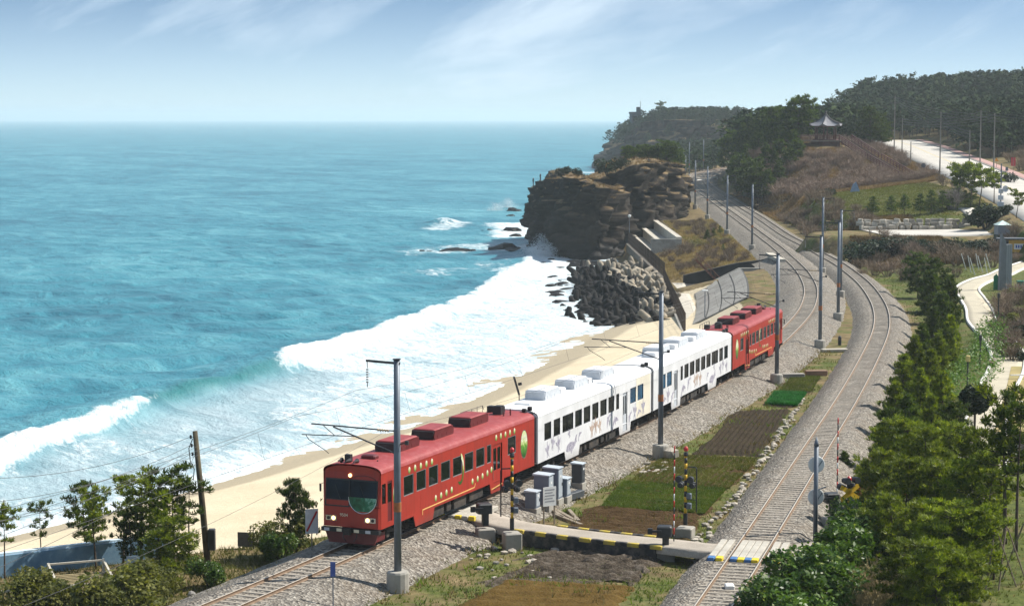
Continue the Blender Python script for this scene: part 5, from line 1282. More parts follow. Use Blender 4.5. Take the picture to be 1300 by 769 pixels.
def plant(name, meshes, loc, rz, sc, label, cat, group, names=('trunk','crown')):
    root = empty(name, loc, rz); root.scale = (sc, sc, sc) if isinstance(sc, (int,float)) else sc
    tag(root, label, cat, group)
    for me, nm in zip(meshes, names): put(nm, me, (0,0,0), 0, 1, root)
    return root
def on(px, py, z=0.0):
    """point on the built ground under a photo position (start height z)"""
    for _ in range(25):
        p = G(px, py, z); z2 = gsample(p.x, p.y); z = .5*z + .5*z2
    return Vector((p.x, p.y, gsample(p.x, p.y)))
def hpx(p, toppx):       # height of a thing standing at p whose top shows at row toppx
    v = (toppx-384.5)/FPX; c, s = math.cos(PITCH), math.sin(PITCH); t_ = p.y/(c - v*s); return CAM_H + (-s - v*c)*t_ - p.z

BELT = [pine(s, 6.0, 1.75, .06, 'cone', 12, 6, .42, 5.6, M_NEEDLE if s % 3 else M_NEEDLEL, .12, None, 13, .19) for s in (11,12,13,14)]
BELTD = [pine(s, 6.0, 2.0, .10, 'dome', 9, 6, .42, 5.6, M_NEEDLE, .3, None, 13, .19) for s in (21,22,23)]
BELTL = [pine(s, 6.0, 2.1, .12, 'dome', 8, 6, .44, 5.2, M_NEEDLEL, .3, None, 13, .18) for s in (24,25,26)]
SLIM = [pine(s, 6.0, 1.25, .48, 'umbrella', 6, 4, .34, 5.0, M_NEEDLE if s % 2 else M_NEEDLEL, .45, .085, 12, .26, .05) for s in (31,32,33,34)]
SLIM2 = [pine(s, 6.0, 1.35, .30, 'x', 8, 4, .34, 4.8, M_NEEDLE if s % 2 else M_NEEDLEL, .35, .10, 12, .26, .05) for s in (35,36,37,38)]
GLOSSY = [shrub(s, 1.5, 1.5, 2.4, 3600, .11, M_LEAF) for s in (41,42,43)]
OLIVE = [shrub(s, 1.3, 1.3, 2.0, 3000, .085, M_LEAFY) for s in (44,45)]
DARKS = [shrub(s, 1.2, 1.2, 1.6, 1300, .12, M_DARKB) for s in (46,47,48)]
TW = [twig_shrub(s, 1.3, 1.5, 34, m_, .020) for s, m_ in ((51,M_TWIG),(52,M_TWIG),(53,M_TWIGP),(54,M_TWIGP))]
rr = random.Random(5)
def stand(name, pool, px, py, top, label, cat, group, z=0.0, wide=1.0, href=6.0):
    p = on(px, py, z); s = max(.15, hpx(p, top))/href
    return plant(name, rr.choice(pool), p, rr.uniform(0,6.28), (s*wide, s*wide, s), label, cat, group)

# ---- belt of young pines between the empty line and the walkway
g1 = 'young pines in the belt between the empty line and the walkway'; l1 = 'dense young pine in the belt between the empty line and the walkway'
for px, py, top in ((1165,378,322),(1185,392,330),(1180,410,345),(1205,418,352),(1196,440,372),(1184,452,392),(1206,470,402),(1170,474,412),(1190,492,425),(1160,500,428),(1180,520,446),(1146,528,452),(1168,545,470),(1196,548,474),(1136,556,486),(1152,580,502),(1182,582,505),(1126,596,520),(1212,586,512)):
    stand('pine_tree', BELT+BELTD[:2], px, py, top, l1, 'pine tree', g1, 0, rr.uniform(.80,1.0))
g2 = 'bright bushy pines at the end of the belt'; l2 = 'bright green bushy pine where the belt widens by the level crossing'
for px, py, top in ((1140,630,535),(1172,640,545),(1205,630,540),(1238,632,548),(1118,660,575),(1150,690,585),(1188,690,590),(1225,690,585),(1255,668,575),(1130,728,632),(1168,740,640),(1206,750,640),(1240,745,645),(1150,790,690),(1190,800,690),(1222,790,700),(1100,640,590)):
    stand('bushy_pine', BELTL, px, py, top, l2, 'pine tree', g2, 0, rr.uniform(.95,1.2))
stand('small_pine', BELT, 1072, 600, 573, 'little pine standing alone at the ballast edge of the empty line', 'pine tree', None, 0, 1.3)
stand('dwarf_pine', BELT, 1096, 618, 588, 'dwarf pine next to the crossbuck signal', 'pine tree', None, 0, 1.4)
# slim staked pines on the dry lawn
g3 = 'slim staked pines on the dry lawn'
for i, (px, py, top) in enumerate(((1276,690,500),(1290,700,512),(1262,735,600))):
    stand('slim_pine', SLIM2+SLIM, px, py, top, 'slim staked pine with bare lower trunk on the dry lawn', 'pine tree', g3, 0, .95)
M_STAKE = pm('stake_wood', (.22,.17,.13), .9, .2, 3)
for i, (px, py) in enumerate(((1276,742),(1300,735),(1262,745))):
    p = on(px, py); root = empty('tree_stakes', p, i); tag(root, 'wooden tripod stake propping a slim pine', 'tree stake', 'tripod stakes propping the slim pines')
    for a in (0, 2.1, 4.2): m = MB(); m.tube([(math.cos(a)*1.0, math.sin(a)*1.0, -.1), (math.cos(a)*.06, math.sin(a)*.06, 2.5)], .035, 6); m.build('stake', M_STAKE, root)
# glossy shrubs at the crossing
g4 = 'glossy shrubs beside the crossing deck'
for px, py, top, w in ((985,800,712,1.0),(1020,775,690,1.1),(1055,750,668,1.1),(1010,815,735,1.1),(1050,790,715,1.2),(1082,735,655,1.0),(1088,700,630,1.0),(1105,715,640,1.0)):
    stand('glossy_shrub', GLOSSY, px, py, top, 'glossy broad-leaved shrub beside the timber crossing deck', 'shrub', g4, 0, w*1.05, 2.4)
for px, py, top in ((1112,648,612),(1128,655,618)): stand('rust_shrub', [shrub(61,1.0,1.0,1.6,1200,.09,M_RUSTLEAF)], px, py, top, 'rust-brown shrub behind the crossbuck signal', 'shrub', 'rust-brown shrubs', 0, 1.0, 1.6)
g5 = 'straw-coloured brush by the glossy shrubs'
TWS = twig_shrub(55, 1.3, 1.5, 50, M_STRAW, .014)
for px, py, top in ((1085,770,725),(1110,765,715),(1098,790,745),(1072,720,690),(1128,775,730)):
    p = on(px, py); o = put('dry_brush', TWS, p, rr.uniform(0,6), hpx(p, top)/1.5); tag(o, 'straw-coloured dry brush between the glossy shrubs and the pines', 'brush', g5)
# hedge along the walkway
def hedge(pts, w, h, n, mat, label, name='hedge', leaf=.10):
    P = [Vector(p) for p in pts]; r = np.random.default_rng(len(pts)*7+int(n)); L = [0]
    for a, b in zip(P[:-1], P[1:]): L.append(L[-1]+(b-a).length)
    s = r.uniform(0, L[-1], n); X = np.interp(s, L, [p.x for p in P]); Y = np.interp(s, L, [p.y for p in P]); Zb = np.interp(s, L, [p.z for p in P])
    a = r.uniform(-.25, math.pi+.25, n); q = r.uniform(.7, 1.05, n); bump = 1 + .18*np.sin(s*1.3) + .12*np.sin(s*3.7+1)
    tx = np.gradient(np.array([p.x for p in P])) if len(P) > 1 else [0]; d0 = (P[-1]-P[0]).normalized(); nx, ny = d0.y, -d0.x
    off = np.cos(a)*w/2*q*bump; z = Zb + np.maximum(np.sin(a), -.0)*h*q*bump + .05
    Q = np.stack([X+nx*off, Y+ny*off, z], 1); V, F = leaf_cloud(Q, leaf, r, .5)
    o = np_obj(name, V, F, mat); tag(o, label, 'hedge'); return o
hedge([on(1262,424), on(1258,450), on(1240,475), on(1222,500), on(1205,530)], 3.2, 1.7, 5200, M_HEDGE, 'bright green clipped hedge along the walkway edge', leaf=.12)
# clipped dark ball tree
p = on(1237, 555); m = MB(); m.tube([(0,0,-.2),(0,0,1.6)], .08, 7)
r = np.random.default_rng(3); d = r.normal(size=(2600,3)); d /= np.linalg.norm(d, axis=1)[:,None]; V, F = leaf_cloud(np.array([0,0,2.55]) + d*r.uniform(.75,1.0,2600)[:,None]*np.array([1.05,1.05,1.0]), .15, r, .2)
plant('ball_tree', (m.mesh('trunk', M_BARKD), np_mesh('crown', V, F, M_DARKB)), p, 0, hpx(p, 487)/3.6, 'dark clipped ball-shaped tree beside the walkway', 'tree', None)

# ---- terrace trees by the painted wall (near the beach)
g6 = 'slender pines on the beach terrace'
for i, (px, py, top, pool, w) in enumerate(((6,738,645,SLIM,.9),(53,722,640,SLIM,.85),(108,720,615,SLIM2,.8),(122,722,622,SLIM2,.8),(157,716,608,SLIM,1.0),(180,728,603,SLIM2,1.0),(205,735,612,SLIM2,.9),(222,730,597,SLIM,1.0),(240,728,612,SLIM,.9),(216,745,660,BELTL,1.0),(165,735,650,SLIM2,1.0))):
    stand('slender_pine', pool, px, py, top, ('spindly pine with a tuft of needles on a bare crooked trunk by the painted wall' if i < 2 else 'slender dark pine growing on the terrace by the utility pole'), 'pine tree', g6 if i > 1 else 'spindly pines by the painted wall', -3.4, w*1.15)
g7 = 'leafy shrubs filling the terrace'
for px, py, top, w in ((150,800,690,1.5),(185,790,692,1.4),(210,770,700,1.3),(120,810,712,1.4),(170,760,700,1.2)):
    stand('terrace_shrub', GLOSSY[:1]+OLIVE, px, py, top, 'big leafy green shrub on the terrace below the railway', 'shrub', g7, -3.2, w*.75, 2.4)
for px, py, top, w in ((20,795,725,1.5),(60,790,720,1.5),(45,775,715,1.1),(85,800,735,1.4)):
    stand('olive_shrub', OLIVE, px, py, top, 'olive-green twiggy shrub beside the wooden deck', 'shrub', 'olive shrubs beside the wooden deck', -3.4, w*.8, 2.0)
stand('round_shrub', GLOSSY, 266, 746, 706, 'round dark green shrub at the foot of the utility pole', 'shrub', None, -2.5, 1.0, 2.4)
stand('low_shrub', DARKS, 62, 722, 700, 'low dark shrub against the painted wall', 'shrub', None, -3.4, 1.2, 1.6)
for i, (px, py, top, w) in enumerate(((376,706,612,.75),(352,712,655,.8))):
    stand('lineside_shrub', OLIVE[:1] if i else BELTD, px, py, top, 'dark pine bush beside the nose of the train' if i == 0 else 'green shrub at the ballast edge before the dark pine bush', 'shrub', None, -1.5, w if i == 0 else 1.0, 6.0 if i == 0 else 2.0)
stand('green_shrub', GLOSSY, 356, 716, 668, 'bright green shrub growing down the ballast slope by the beach', 'shrub', None, -2, .9, 2.4)
# ------------------------------------------------------------------ grass, weeds and crops (uncountable: one object each)
def blades(name, X, Y, Z, h, mat, r, k=3, w=.022, lean=.5, label=None):
    n = len(X); P = np.stack([X, Y, Z], 1)
    V = []
    for i in range(k):
        a = r.uniform(0, 2*np.pi, n); s = np.stack([np.cos(a), np.sin(a), 0*a], 1)*(w*r.uniform(.7,1.4,n))[:,None]
        b = r.uniform(0, 2*np.pi, n); tip = P + np.stack([np.cos(b)*lean, np.sin(b)*lean, np.ones(n)], 1)*(h*r.uniform(.5,1.3,n))[:,None]
        V.append(np.stack([P-s, P+s, tip], 1))
    V = np.concatenate(V, 0).reshape(-1, 3)
    o = np_obj(name, V, np.arange(len(V)).reshape(-1, 3), mat); tag(o, kind='stuff'); return o
def gs_vec(x, y):
    i = np.clip(np.searchsorted(GX, x)-1, 0, len(GX)-2); j = np.clip(np.searchsorted(GY, y)-1, 0, len(GY)-2)
    fx = (x-GX[i])/(GX[i+1]-GX[i]); fy = (y-GY[j])/(GY[j+1]-GY[j])
    return (ZZ[j,i]*(1-fx)+ZZ[j,i+1]*fx)*(1-fy) + (ZZ[j+1,i]*(1-fx)+ZZ[j+1,i+1]*fx)*fy
M_GRASS = leafm('meadow_grass', (.060,.082,.016), (.135,.160,.030), (.24,.22,.075), .7, .35, .5)
M_GRASSB = leafm('fresh_grass', (.070,.115,.014), (.140,.190,.024), (.19,.17,.05), .6, .35, .6)
M_CROP = leafm('young_crop', (.085,.095,.020), (.165,.165,.040), (.22,.17,.07), .6, .35, .6)
M_DRY = leafm('dry_weeds', (.16,.115,.050), (.32,.245,.110), (.13,.13,.04), .9, .25, .4)
M_BRACK = leafm('bracken', (.135,.080,.042), (.26,.170,.085), (.31,.235,.11), .9, .25, .3)
M_STRAWB = leafm('bank_straw', (.20,.135,.065), (.36,.265,.135), (.26,.24,.09), .9, .3, .35)
r = np.random.default_rng(99)
def off_pave(x, y, m=.6):
    k = np.ones(len(x), bool)
    for P, hw, zs in PAVE: k &= poly_near(x, y, P)[0] > hw + m
    return k
def scatter(n, x0, x1, y0, y1, test, power=1.0):
    x = r.uniform(x0, x1, n); y = y0 + (y1-y0)*r.uniform(0, 1, n)**power
    k = test(x, y); x, y = x[k], y[k]; k = off_pave(x, y); return x[k], y[k]
# verges between the lines, and beside the empty line
def midv(x, y): return (x > t1(y)+3.6) & (x < t2(y)-2.75)
x, y = scatter(60000, -12, 40, 76, 185, lambda x, y: midv(x, y) & (fbm(x, y, 3, 3, 21) > -.10), 1.2)
blades('verge_grass', x, y, gs_vec(x, y)-.02, .16, M_GRASS, r, 3)
x, y = scatter(26000, -12, 40, 76, 185, lambda x, y: midv(x, y) & (fbm(x, y, 4, 3, 33) > .10), 1.2)
blades('fresh_grass', x, y, gs_vec(x, y)-.02, .14, M_GRASSB, r, 4)
x, y = scatter(36000, -12, 40, 76, 185, lambda x, y: (x > t1(y)+3.0) & (x < t1(y)+5.2) & (fbm(x, y, 2, 3, 37) > -.05), 1.1)
blades('dry_weeds', x, y, gs_vec(x, y)+.10, .22, M_DRY, r, 3)
x, y = scatter(60000, 10, 62, 78, 290, lambda x, y: (x > t2(y)+3.1) & (x < t2(y)+17) & (fbm(x, y, 4, 3, 41) > -.12), 1.3)
blades('trackside_grass', x, y, gs_vec(x, y)-.02, .20, M_GRASS, r, 3)
x, y = scatter(30000, 10, 70, 78, 290, lambda x, y: (x > t2(y)+4.5) & (fbm(x, y, 3, 3, 43) > .05), 1.3)
blades('dry_lawn_grass', x, y, gs_vec(x, y)-.02, .16, M_DRY, r, 3)
# rank clumps: taller, patchy, dry and green mixed
x, y = scatter(30000, -12, 40, 76, 170, lambda x, y: (x > t1(y)+3.4) & (x < t2(y)-2.9) & (fbm(x, y, 1.6, 3, 71) > .16), 1.1)
blades('rank_weeds', x, y, gs_vec(x, y)-.02, .34, M_GRASSB, r, 3, .03, .6)
x, y = scatter(30000, -12, 40, 76, 170, lambda x, y: (x > t1(y)+3.2) & (x < t2(y)-2.9) & (fbm(x, y, 1.9, 3, 83) > .15), 1.1)
blades('rank_straw', x, y, gs_vec(x, y)-.02, .38, M_DRY, r, 3, .03, .6)
# crops in rows
def crop(F, rows, n, mat, h, fd, k=4, jit=.10, cover=1.0):
    a, b, c, d = F; u = r.uniform(.03, .97, n); v = r.uniform(.03, .97, n); m_ = max(1, rows)
    if fd == 'v': v = (np.floor(v*m_)+.5)/m_ + r.normal(0, jit/m_, n)
    else: u = (np.floor(u*m_)+.5)/m_ + r.normal(0, jit/m_, n)
    q = [(np.array(a)[None]*(1-u)[:,None]+np.array(b)[None]*u[:,None])*(1-v)[:,None] + (np.array(d)[None]*(1-u)[:,None]+np.array(c)[None]*u[:,None])*v[:,None]][0]
    keep = (fbm(q[:,0], q[:,1], 3, 3, 51) > -.25*cover) & (u > 0) & (u < 1) & (v > 0) & (v < 1); q = q[keep]
    blades('crop_rows', q[:,0], q[:,1], q[:,2]+.02, h, mat, r, k, .026, .7)
crop(F_G1, 9, 15000, M_GRASSB, .16, 'v', 4, .24); crop(F_G2, 16, 15000, M_CROP, .13, 'u', 3, .22); crop(F_G3, 6, 7000, leafm('bright_leek', (.018,.14,.024),(.040,.24,.045),None,.5,.3,1.0), .24, 'u', 4, .35, 2); crop(F_G4, 6, 4000, M_GRASS, .14, 'u', 3, .3)
# bank west of the railway at the bend, embankment toes
x, y = scatter(50000, 20, 46, 296, 400, lambda x, y: (x > 23) & (x < t1(y)-4.2) & ~in_trench(x, y) & ((y < 347) | (x > 29.5)))
blades('bank_grass', x, y, gs_vec(x, y)-.02, .34, M_STRAWB, r, 3, .035)
x, y = scatter(16000, 24, 46, 345, 400, lambda x, y: (x > 29.5) & (x < t1(y)-4.2) & (fbm(x, y, 5, 3, 61) > 0))
blades('bank_fresh_grass', x, y, gs_vec(x, y)-.02, .26, M_GRASS, r, 3, .035)
x, y = scatter(26000, -40, 12, 84, 150, lambda x, y: (t1(y)-x > 4.2) & (t1(y)-x < 8.5))
blades('embankment_weeds', x, y, gs_vec(x, y)-.02, .28, M_DRY, r, 3)
x, y = scatter(36000, -44, -8, 84, 124, lambda x, y: (t1(y)-x > 4.5) & (wall_side(x, y) > .6))
blades('terrace_grass', x, y, gs_vec(x, y)-.02, .26, M_CROP, r, 3)
# lawn on the far bench, brush on the knoll
x, y = scatter(30000, 52, 80, 318, 405, lambda x, y: (x > t2(y)+5))
blades('lawn_grass', x, y, gs_vec(x, y)-.02, .22, M_CROP, r, 3, .05)
x, y = scatter(70000, 46, 92, 396, 500, lambda x, y: (x > t2(y)+3.5) & (np.hypot(x-70, y-460) > 6))
blades('knoll_brush', x, y, gs_vec(x, y)-.02, .62, M_BRACK, r, 4, .05, .6)
x, y = scatter(50000, 46, 64, 280, 330, lambda x, y: (x > t2(y)+4.5))
blades('bend_brush', x, y, gs_vec(x, y)-.02, .40, M_BRACK, r, 3, .04, .6)
# loose stones along plots and path
M_STONE = pm('field_stone', (.40,.36,.30), .9, .3, 2.5, .3, dirt=(.22,.18,.13), dirt_amt=.6, randv=.25)
def stone_mesh(seed, sub=1):
    bm = bmesh.new(); bmesh.ops.create_icosphere(bm, subdivisions=sub, radius=1.0); q = random.Random(seed)
    for v in bm.verts: v.co *= q.uniform(.72, 1.15); v.co.x *= 1.25; v.co.z *= .75
    me = bpy.data.meshes.new('stone'); bm.to_mesh(me); bm.free(); me.materials.append(M_STONE); return me
STONES = [stone_mesh(i) for i in range(5)]
g8 = 'stones edging the vegetable plots'
edge = [G(885,690,-.95), G(900,668,-.95), G(915,652,-.95), G(932,634,-.95), G(946,614,-.95), G(960,594,-.95), G(974,576,-.95), G(990,552,-.95), G(1006,528,-.95), G(1020,508,-.95)]
for q, d in along(edge, .42):
    if rr.random() < .85: o = put('edging_stone', rr.choice(STONES), (q.x+rr.gauss(0,.14), q.y+rr.gauss(0,.2), -.92), rr.uniform(0,6), rr.uniform(.09,.24)); tag(o, 'pale field stone in the row edging the vegetable plots', 'stone', g8)
g9 = 'rubble stones on the slope under the crossing path'
for i in range(70):
    px = rr.uniform(590,720); py = 672+ (px-590)*.12 + abs(rr.gauss(18,22)); q = G(px, py, -.9)
    if q.x > t1(q.y)+3.9: o = put('rubble_stone', rr.choice(STONES), (q.x, q.y, gsample(q.x,q.y)+.05), rr.uniform(0,6), rr.uniform(.08,.26)); tag(o, 'loose rubble stone on the weedy slope beside the crossing path', 'stone', g9)
for i in range(26):
    px = rr.uniform(815,850); py = rr.uniform(585,600); q = G(px, py, -.8); o = put('pale_stone', rr.choice(STONES), (q.x, q.y, gsample(q.x,q.y)+.05), rr.uniform(0,6), rr.uniform(.1,.28)); tag(o, 'pale stone heaped at the foot of the mast', 'stone', 'stones heaped at the foot of the mast')
o = put('boulder', STONES[2], (G(852,580,-.8).x, G(852,580,-.8).y, -.6), 1.0, .62); tag(o, 'dark rounded boulder beside the foot of the mast', 'boulder'); o.scale = (.5,.5,.75)
# ------------------------------------------------------------------ rock
t = NT('sea_cliff_rock'); p = t.pos()
mp = t.n('ShaderNodeMapping'); mp.inputs['Rotation'].default_value = (R(14), R(-42), 0); mp.inputs['Scale'].default_value = (.25,.25,1.6); t.l(p, mp.inputs[0])
st = t.noise(mp.outputs[0], 1.0, 6, .7, .6); n1 = t.noise(p, .5, 6, .65); n2 = t.noise(p, 2.6, 5, .7)
c = t.ramp(st, [(.28, (.005,.004,.004)), (.48, (.016,.013,.011)), (.62, (.046,.036,.028)), (.78, (.16,.13,.10))])
c = t.mix(.45, c, t.ramp(n1, [(.3, (.008,.007,.007)), (.7, (.070,.053,.038))]))
ge = t.n('ShaderNodeNewGeometry'); sp = t.n('ShaderNodeSeparateXYZ'); t.l(ge.outputs['Normal'], sp.inputs[0]); sz = t.n('ShaderNodeSeparateXYZ'); t.l(p, sz.inputs[0])
top = t.math('MULTIPLY', t.ramp(t.math('ADD', sp.outputs[2], t.math('MULTIPLY', t.math('SUBTRACT', n2, .5), .5)), [(.60, 0.0), (.78, 1.0)]), t.ramp(t.math('MULTIPLY', t.math('ADD', sz.outputs[2], 6.0), .06), [(.42, 0.0), (.62, 1.0)]))
c = t.mix(top, c, t.ramp(n1, [(.3, (.11,.075,.040)), (.55, (.21,.150,.080)), (.75, (.14,.14,.05))]))
wetl = t.ramp(t.math('ADD', t.math('ADD', sz.outputs[2], 6.5), t.math('MULTIPLY', t.math('SUBTRACT', n1, .5), 5.0)), [(.0, 1.0), (.9, 1.0), (1.0, 0.0)])
wf = t.math('LESS_THAN', t.math('ADD', sz.outputs[2], t.math('MULTIPLY', n1, 3.0)), -2.2)
c = t.mix(t.math('MULTIPLY', wf, .72), c, (.014,.013,.013))
t.color(c); t.set(Roughness=t.math('SUBTRACT', .95, t.math('MULTIPLY', wf, .35)), Specular_IOR_Level=.2); t.bump(t.math('ADD', st, n2), .55, .25)
M_ROCK = t.m
def cliff(name, poly, topf, base=-8.0, nseg=240, lev=54, lean=.16, blk=4.2, amp=1.5, seed=0.0, caprings=10):
    P = smooth_poly([Vector((x, y, 0)) for x, y in poly] + [Vector((*poly[0], 0))], 12)[:-1]
    L = [0.0]
    for a, b in zip(P, P[1:] + P[:1]): L.append(L[-1] + (b-a).length)
    Q = []
    for i in range(nseg):
        s = L[-1]*i/nseg; k = max(j for j in range(len(P)) if L[j] <= s); a = P[k]; b = P[(k+1) % len(P)]; Q.append(a.lerp(b, (s-L[k])/max(1e-6, L[k+1]-L[k])))
    c = sum(Q, Vector())/nseg; V = []; F = []
    def disp(p, n, k=1.0):
        q = Vector(((p.x+.5*p.z)/blk, p.y/blk, (p.z - .9*p.x - .3*p.y)/(blk*.8))) + Vector((seed, seed*.3, 0))
        dist, pts = mnoise.voronoi(q); v = mnoise.noise(pts[0]*3.7)           # one offset for each block
        q2 = q*2.6; d2, p2 = mnoise.voronoi(q2); v2 = mnoise.noise(p2[0]*2.9)
        crack = min(1.0, (dist[1]-dist[0])*16) - 1
        lay = math.floor((p.z - .9*p.x - .3*p.y + 1.2*mnoise.noise(p*.12))/(blk*.45)); ls = mnoise.noise(Vector((lay*7.31+seed, .5, .5)))
        tv = Vector((mnoise.noise(pts[0]*5.1), mnoise.noise(pts[0]*4.3+Vector((9,0,0))), mnoise.noise(pts[0]*6.7+Vector((0,9,0))))); v += .55*(q-pts[0]).dot(tv)
        return p + n*(2.6*amp*v + amp*1.0*v2 + .45*amp*ls + 1.0*crack*amp + .5*mnoise.noise(p*.13)*amp*1.2)*k
    for j in range(lev+1):
        v = j/lev
        for i in range(nseg):
            a, b = Q[i-1], Q[(i+1) % nseg]; n = Vector(((b-a).y, -(b-a).x, 0)).normalized()
            if (Q[i]-c).dot(n) < 0: n = -n
            zt = topf(Q[i].x, Q[i].y); z = base + (zt-base)*v
            inset = lean*(z-base) - (.8*math.sin(v*3.1)*amp*.3)
            p = Q[i] - n*inset; p.z = z; V.append(disp(p, n, min(1.0, .4+v*3)))
    m0 = lev*nseg; rim = [V[m0+i].copy() for i in range(nseg)]
    for k in range(1, caprings+1):
        u = k/caprings
        for i in range(nseg):
            p = rim[i].lerp(Vector((c.x, c.y, 0)), u*.97); p.z = (rim[i].z*(1-u) + topf(p.x, p.y)*u) + .9*mnoise.noise(p*.22+Vector((seed,0,0)))*min(1,u*3)*1.3 + .35*mnoise.noise(p*.9); V.append(p)
    for j in range(lev+caprings):
        for i in range(nseg): F.append((j*nseg+i, j*nseg+(i+1) % nseg, (j+1)*nseg+(i+1) % nseg, (j+1)*nseg+i))
    o = np_obj(name, np.array([tuple(v) for v in V]), np.array(F), M_ROCK); tag(o, kind='structure'); return o
cliff('sea_cliff', [(4.6,432),(5.8,410),(8.5,393),(12.5,385),(17,382),(20.5,389),(22.5,405),(24,440),(14,452),(5,448)], lambda x, y: np.interp(x, [0,5,7,10,14,20,28], [4.8,5.4,8.2,9.0,7.8,6.4,6.8]), seed=1.3, lean=.05)
cliff('sea_cliff', [(14,416),(19,407),(25,406),(29,409),(32.5,415),(36.5,428),(38.5,450),(34,478),(25,480),(18,455),(13,436)], lambda x, y: np.interp(x, [13,18,24,32,36,40], [7.0,8.6,10.8,11.2,9.0,3.5]), seed=4.7, lean=.10)
cliff('low_rocks', [(10,600),(22,560),(34,560),(40,600),(36,680),(24,690),(12,660)], lambda x, y: np.interp(x, [8,20,40], [-4.5,-1.5,1.0]), seed=7.7, lean=.3, nseg=120, lev=14, amp=1.4, blk=4)
cliff('headland', [(43,1088),(49,1062),(60,1046),(82,1040),(112,1050),(135,1100),(112,1165),(72,1165),(50,1125)], lambda x, y: np.interp(x, [43,49,56,63,75,140], [-2,5,12,17.5,19.0,19.5]), seed=9.1, lean=.30, nseg=220, lev=40, blk=6, amp=2.6)
# ---- boulders in the surf
def rock_mesh(seed, sub=2):
    bm = bmesh.new(); bmesh.ops.create_icosphere(bm, subdivisions=sub, radius=1.0); o = Vector((seed*3.1, seed*1.7, 0))
    for v in bm.verts:
        n = v.co.normalized(); d, pts = mnoise.voronoi(n*1.4+o); v.co = n*(.95 + .38*mnoise.noise(pts[0]*2.3) + .18*mnoise.noise(n*2.2+o)); v.co.z *= .62; v.co.x *= 1.2
    me = bpy.data.meshes.new('rock'); bm.to_mesh(me); bm.free(); return me
M_WETROCK = pm('wet_black_rock', (.010,.009,.009), .6, .5, 1.2, .5, dirt=(.035,.03,.026), dirt_amt=.4, randv=.3, spec=.15)
ROCKS = [rock_mesh(i) for i in range(6)]
for me in ROCKS: me.materials.append(M_WETROCK)
def rock(px, py, size, label, group, z=SEA, sink=.15):
    p = G(px, py, z); o = put('sea_rock', rr.choice(ROCKS), (p.x, p.y, z-sink*size), rr.uniform(0,6.28), (size*rr.uniform(.9,1.4), size*rr.uniform(.8,1.2), size*rr.uniform(.6,1.0))); tag(o, label, 'rock', group)
for px, py, s in ((575,318,2.4),(588,317,1.8),(566,319,1.2),(545,320,.7),(536,318,.5),(600,318,.9)): rock(px, py, s, 'black rock awash in the row offshore of the cliff', 'rocks awash offshore')
for px, py, s in ((652,268,3.0),(648,274,1.5),(650,293,2.2),(637,293,.8),(622,292,.7),(612,293,.6),(655,300,1.6)): rock(px, py, s, 'black rock at the seaward tip of the cliff', 'rocks at the cliff tip')
for px, py, s in ((640,316,3.4),(652,318,2.6),(630,318,1.6),(712,326,2.0),(728,332,1.6),(700,330,1.0),(745,334,2.2),(760,337,2.4),(776,338,2.0),(735,338,2.2),(690,334,.7),(712,340,.9),(748,342,1.2),(795,340,2.2)): rock(px, py, s, 'black wet rock at the foot of the cliff in white foam', 'rocks under the cliff')
for i in range(64):
    u = rr.random(); px = 697 + 45*rr.random()**.8; py = 345 + 62*rr.random(); 
    rock(px, py, rr.choice((.35,.45,.6,.8,1.1)), 'small black rock in the foam beside the concrete tetrapods', 'small rocks beside the tetrapods')
# ---- tetrapods
M_TETRA = pm('tetrapod_concrete', (.30,.255,.19), .9, .25, .8, .3, dirt=(.10,.085,.065), dirt_amt=.8, randv=.3)
M_TETRAW = pm('tetrapod_wet', (.013,.012,.012), .7, .4, .8, .3, randv=.35, spec=.12)
def tetra_mesh(mat):
    m = MB(); m.smooth = True
    dirs = [Vector((0,0,1))] + [Vector((math.cos(a)*.943, math.sin(a)*.943, -.333)) for a in (0, 2.094, 4.189)]
    for d in dirs: m.tube([d*0, d*.35, d*1.12, d*1.25], [.30,.33,.24,.16], 8)
    return m.mesh('tetrapod', mat)
TET = tetra_mesh(M_TETRA); TETW = tetra_mesh(M_TETRAW)
poly_t = [G(722,402,-6.3), G(742,372,-6.3), G(735,350,-6.3), G(775,336,-6.0), G(800,336,-5.0), G(842,358,-4.0), G(856,374,-4.0), G(856,408,-4.6), G(790,408,-5.5)]
def in_poly(x, y, P):
    c = False; n = len(P)
    for i in range(n):
        a, b = P[i], P[(i+1) % n]
        if (a.y > y) != (b.y > y) and x < (b.x-a.x)*(y-a.y)/(b.y-a.y)+a.x: c = not c
    return c
cnt = 0; tries = 0; pts_t = []
while cnt < 230 and tries < 20000:
    tries += 1; x = rr.uniform(4, 25); y = rr.uniform(252, 340)
    if not in_poly(x, y, poly_t): continue
    if any((x-a)**2 + ((y-b)*.62)**2 < 1.5**2 for a, b in pts_t): continue
    u = sstep(6, 21, x - .06*(300-y)); z = -7.1 + 2.9*float(u) + rr.uniform(-.3,.4)
    wet = (float(u) + rr.gauss(0, .10)) < .86
    o = put('tetrapod', TETW if wet else TET, (x-.7, y, z-.1), 0, rr.uniform(1.2,1.55)); o.rotation_euler = (rr.uniform(0,6.28), rr.uniform(0,6.28), rr.uniform(0,6.28))
    tag(o, 'dark wet concrete tetrapod on the seaward side of the heap' if wet else 'pale dry concrete tetrapod on the landward side of the heap', 'tetrapod', 'tetrapods heaped at the end of the beach'); pts_t.append((x, y)); cnt += 1

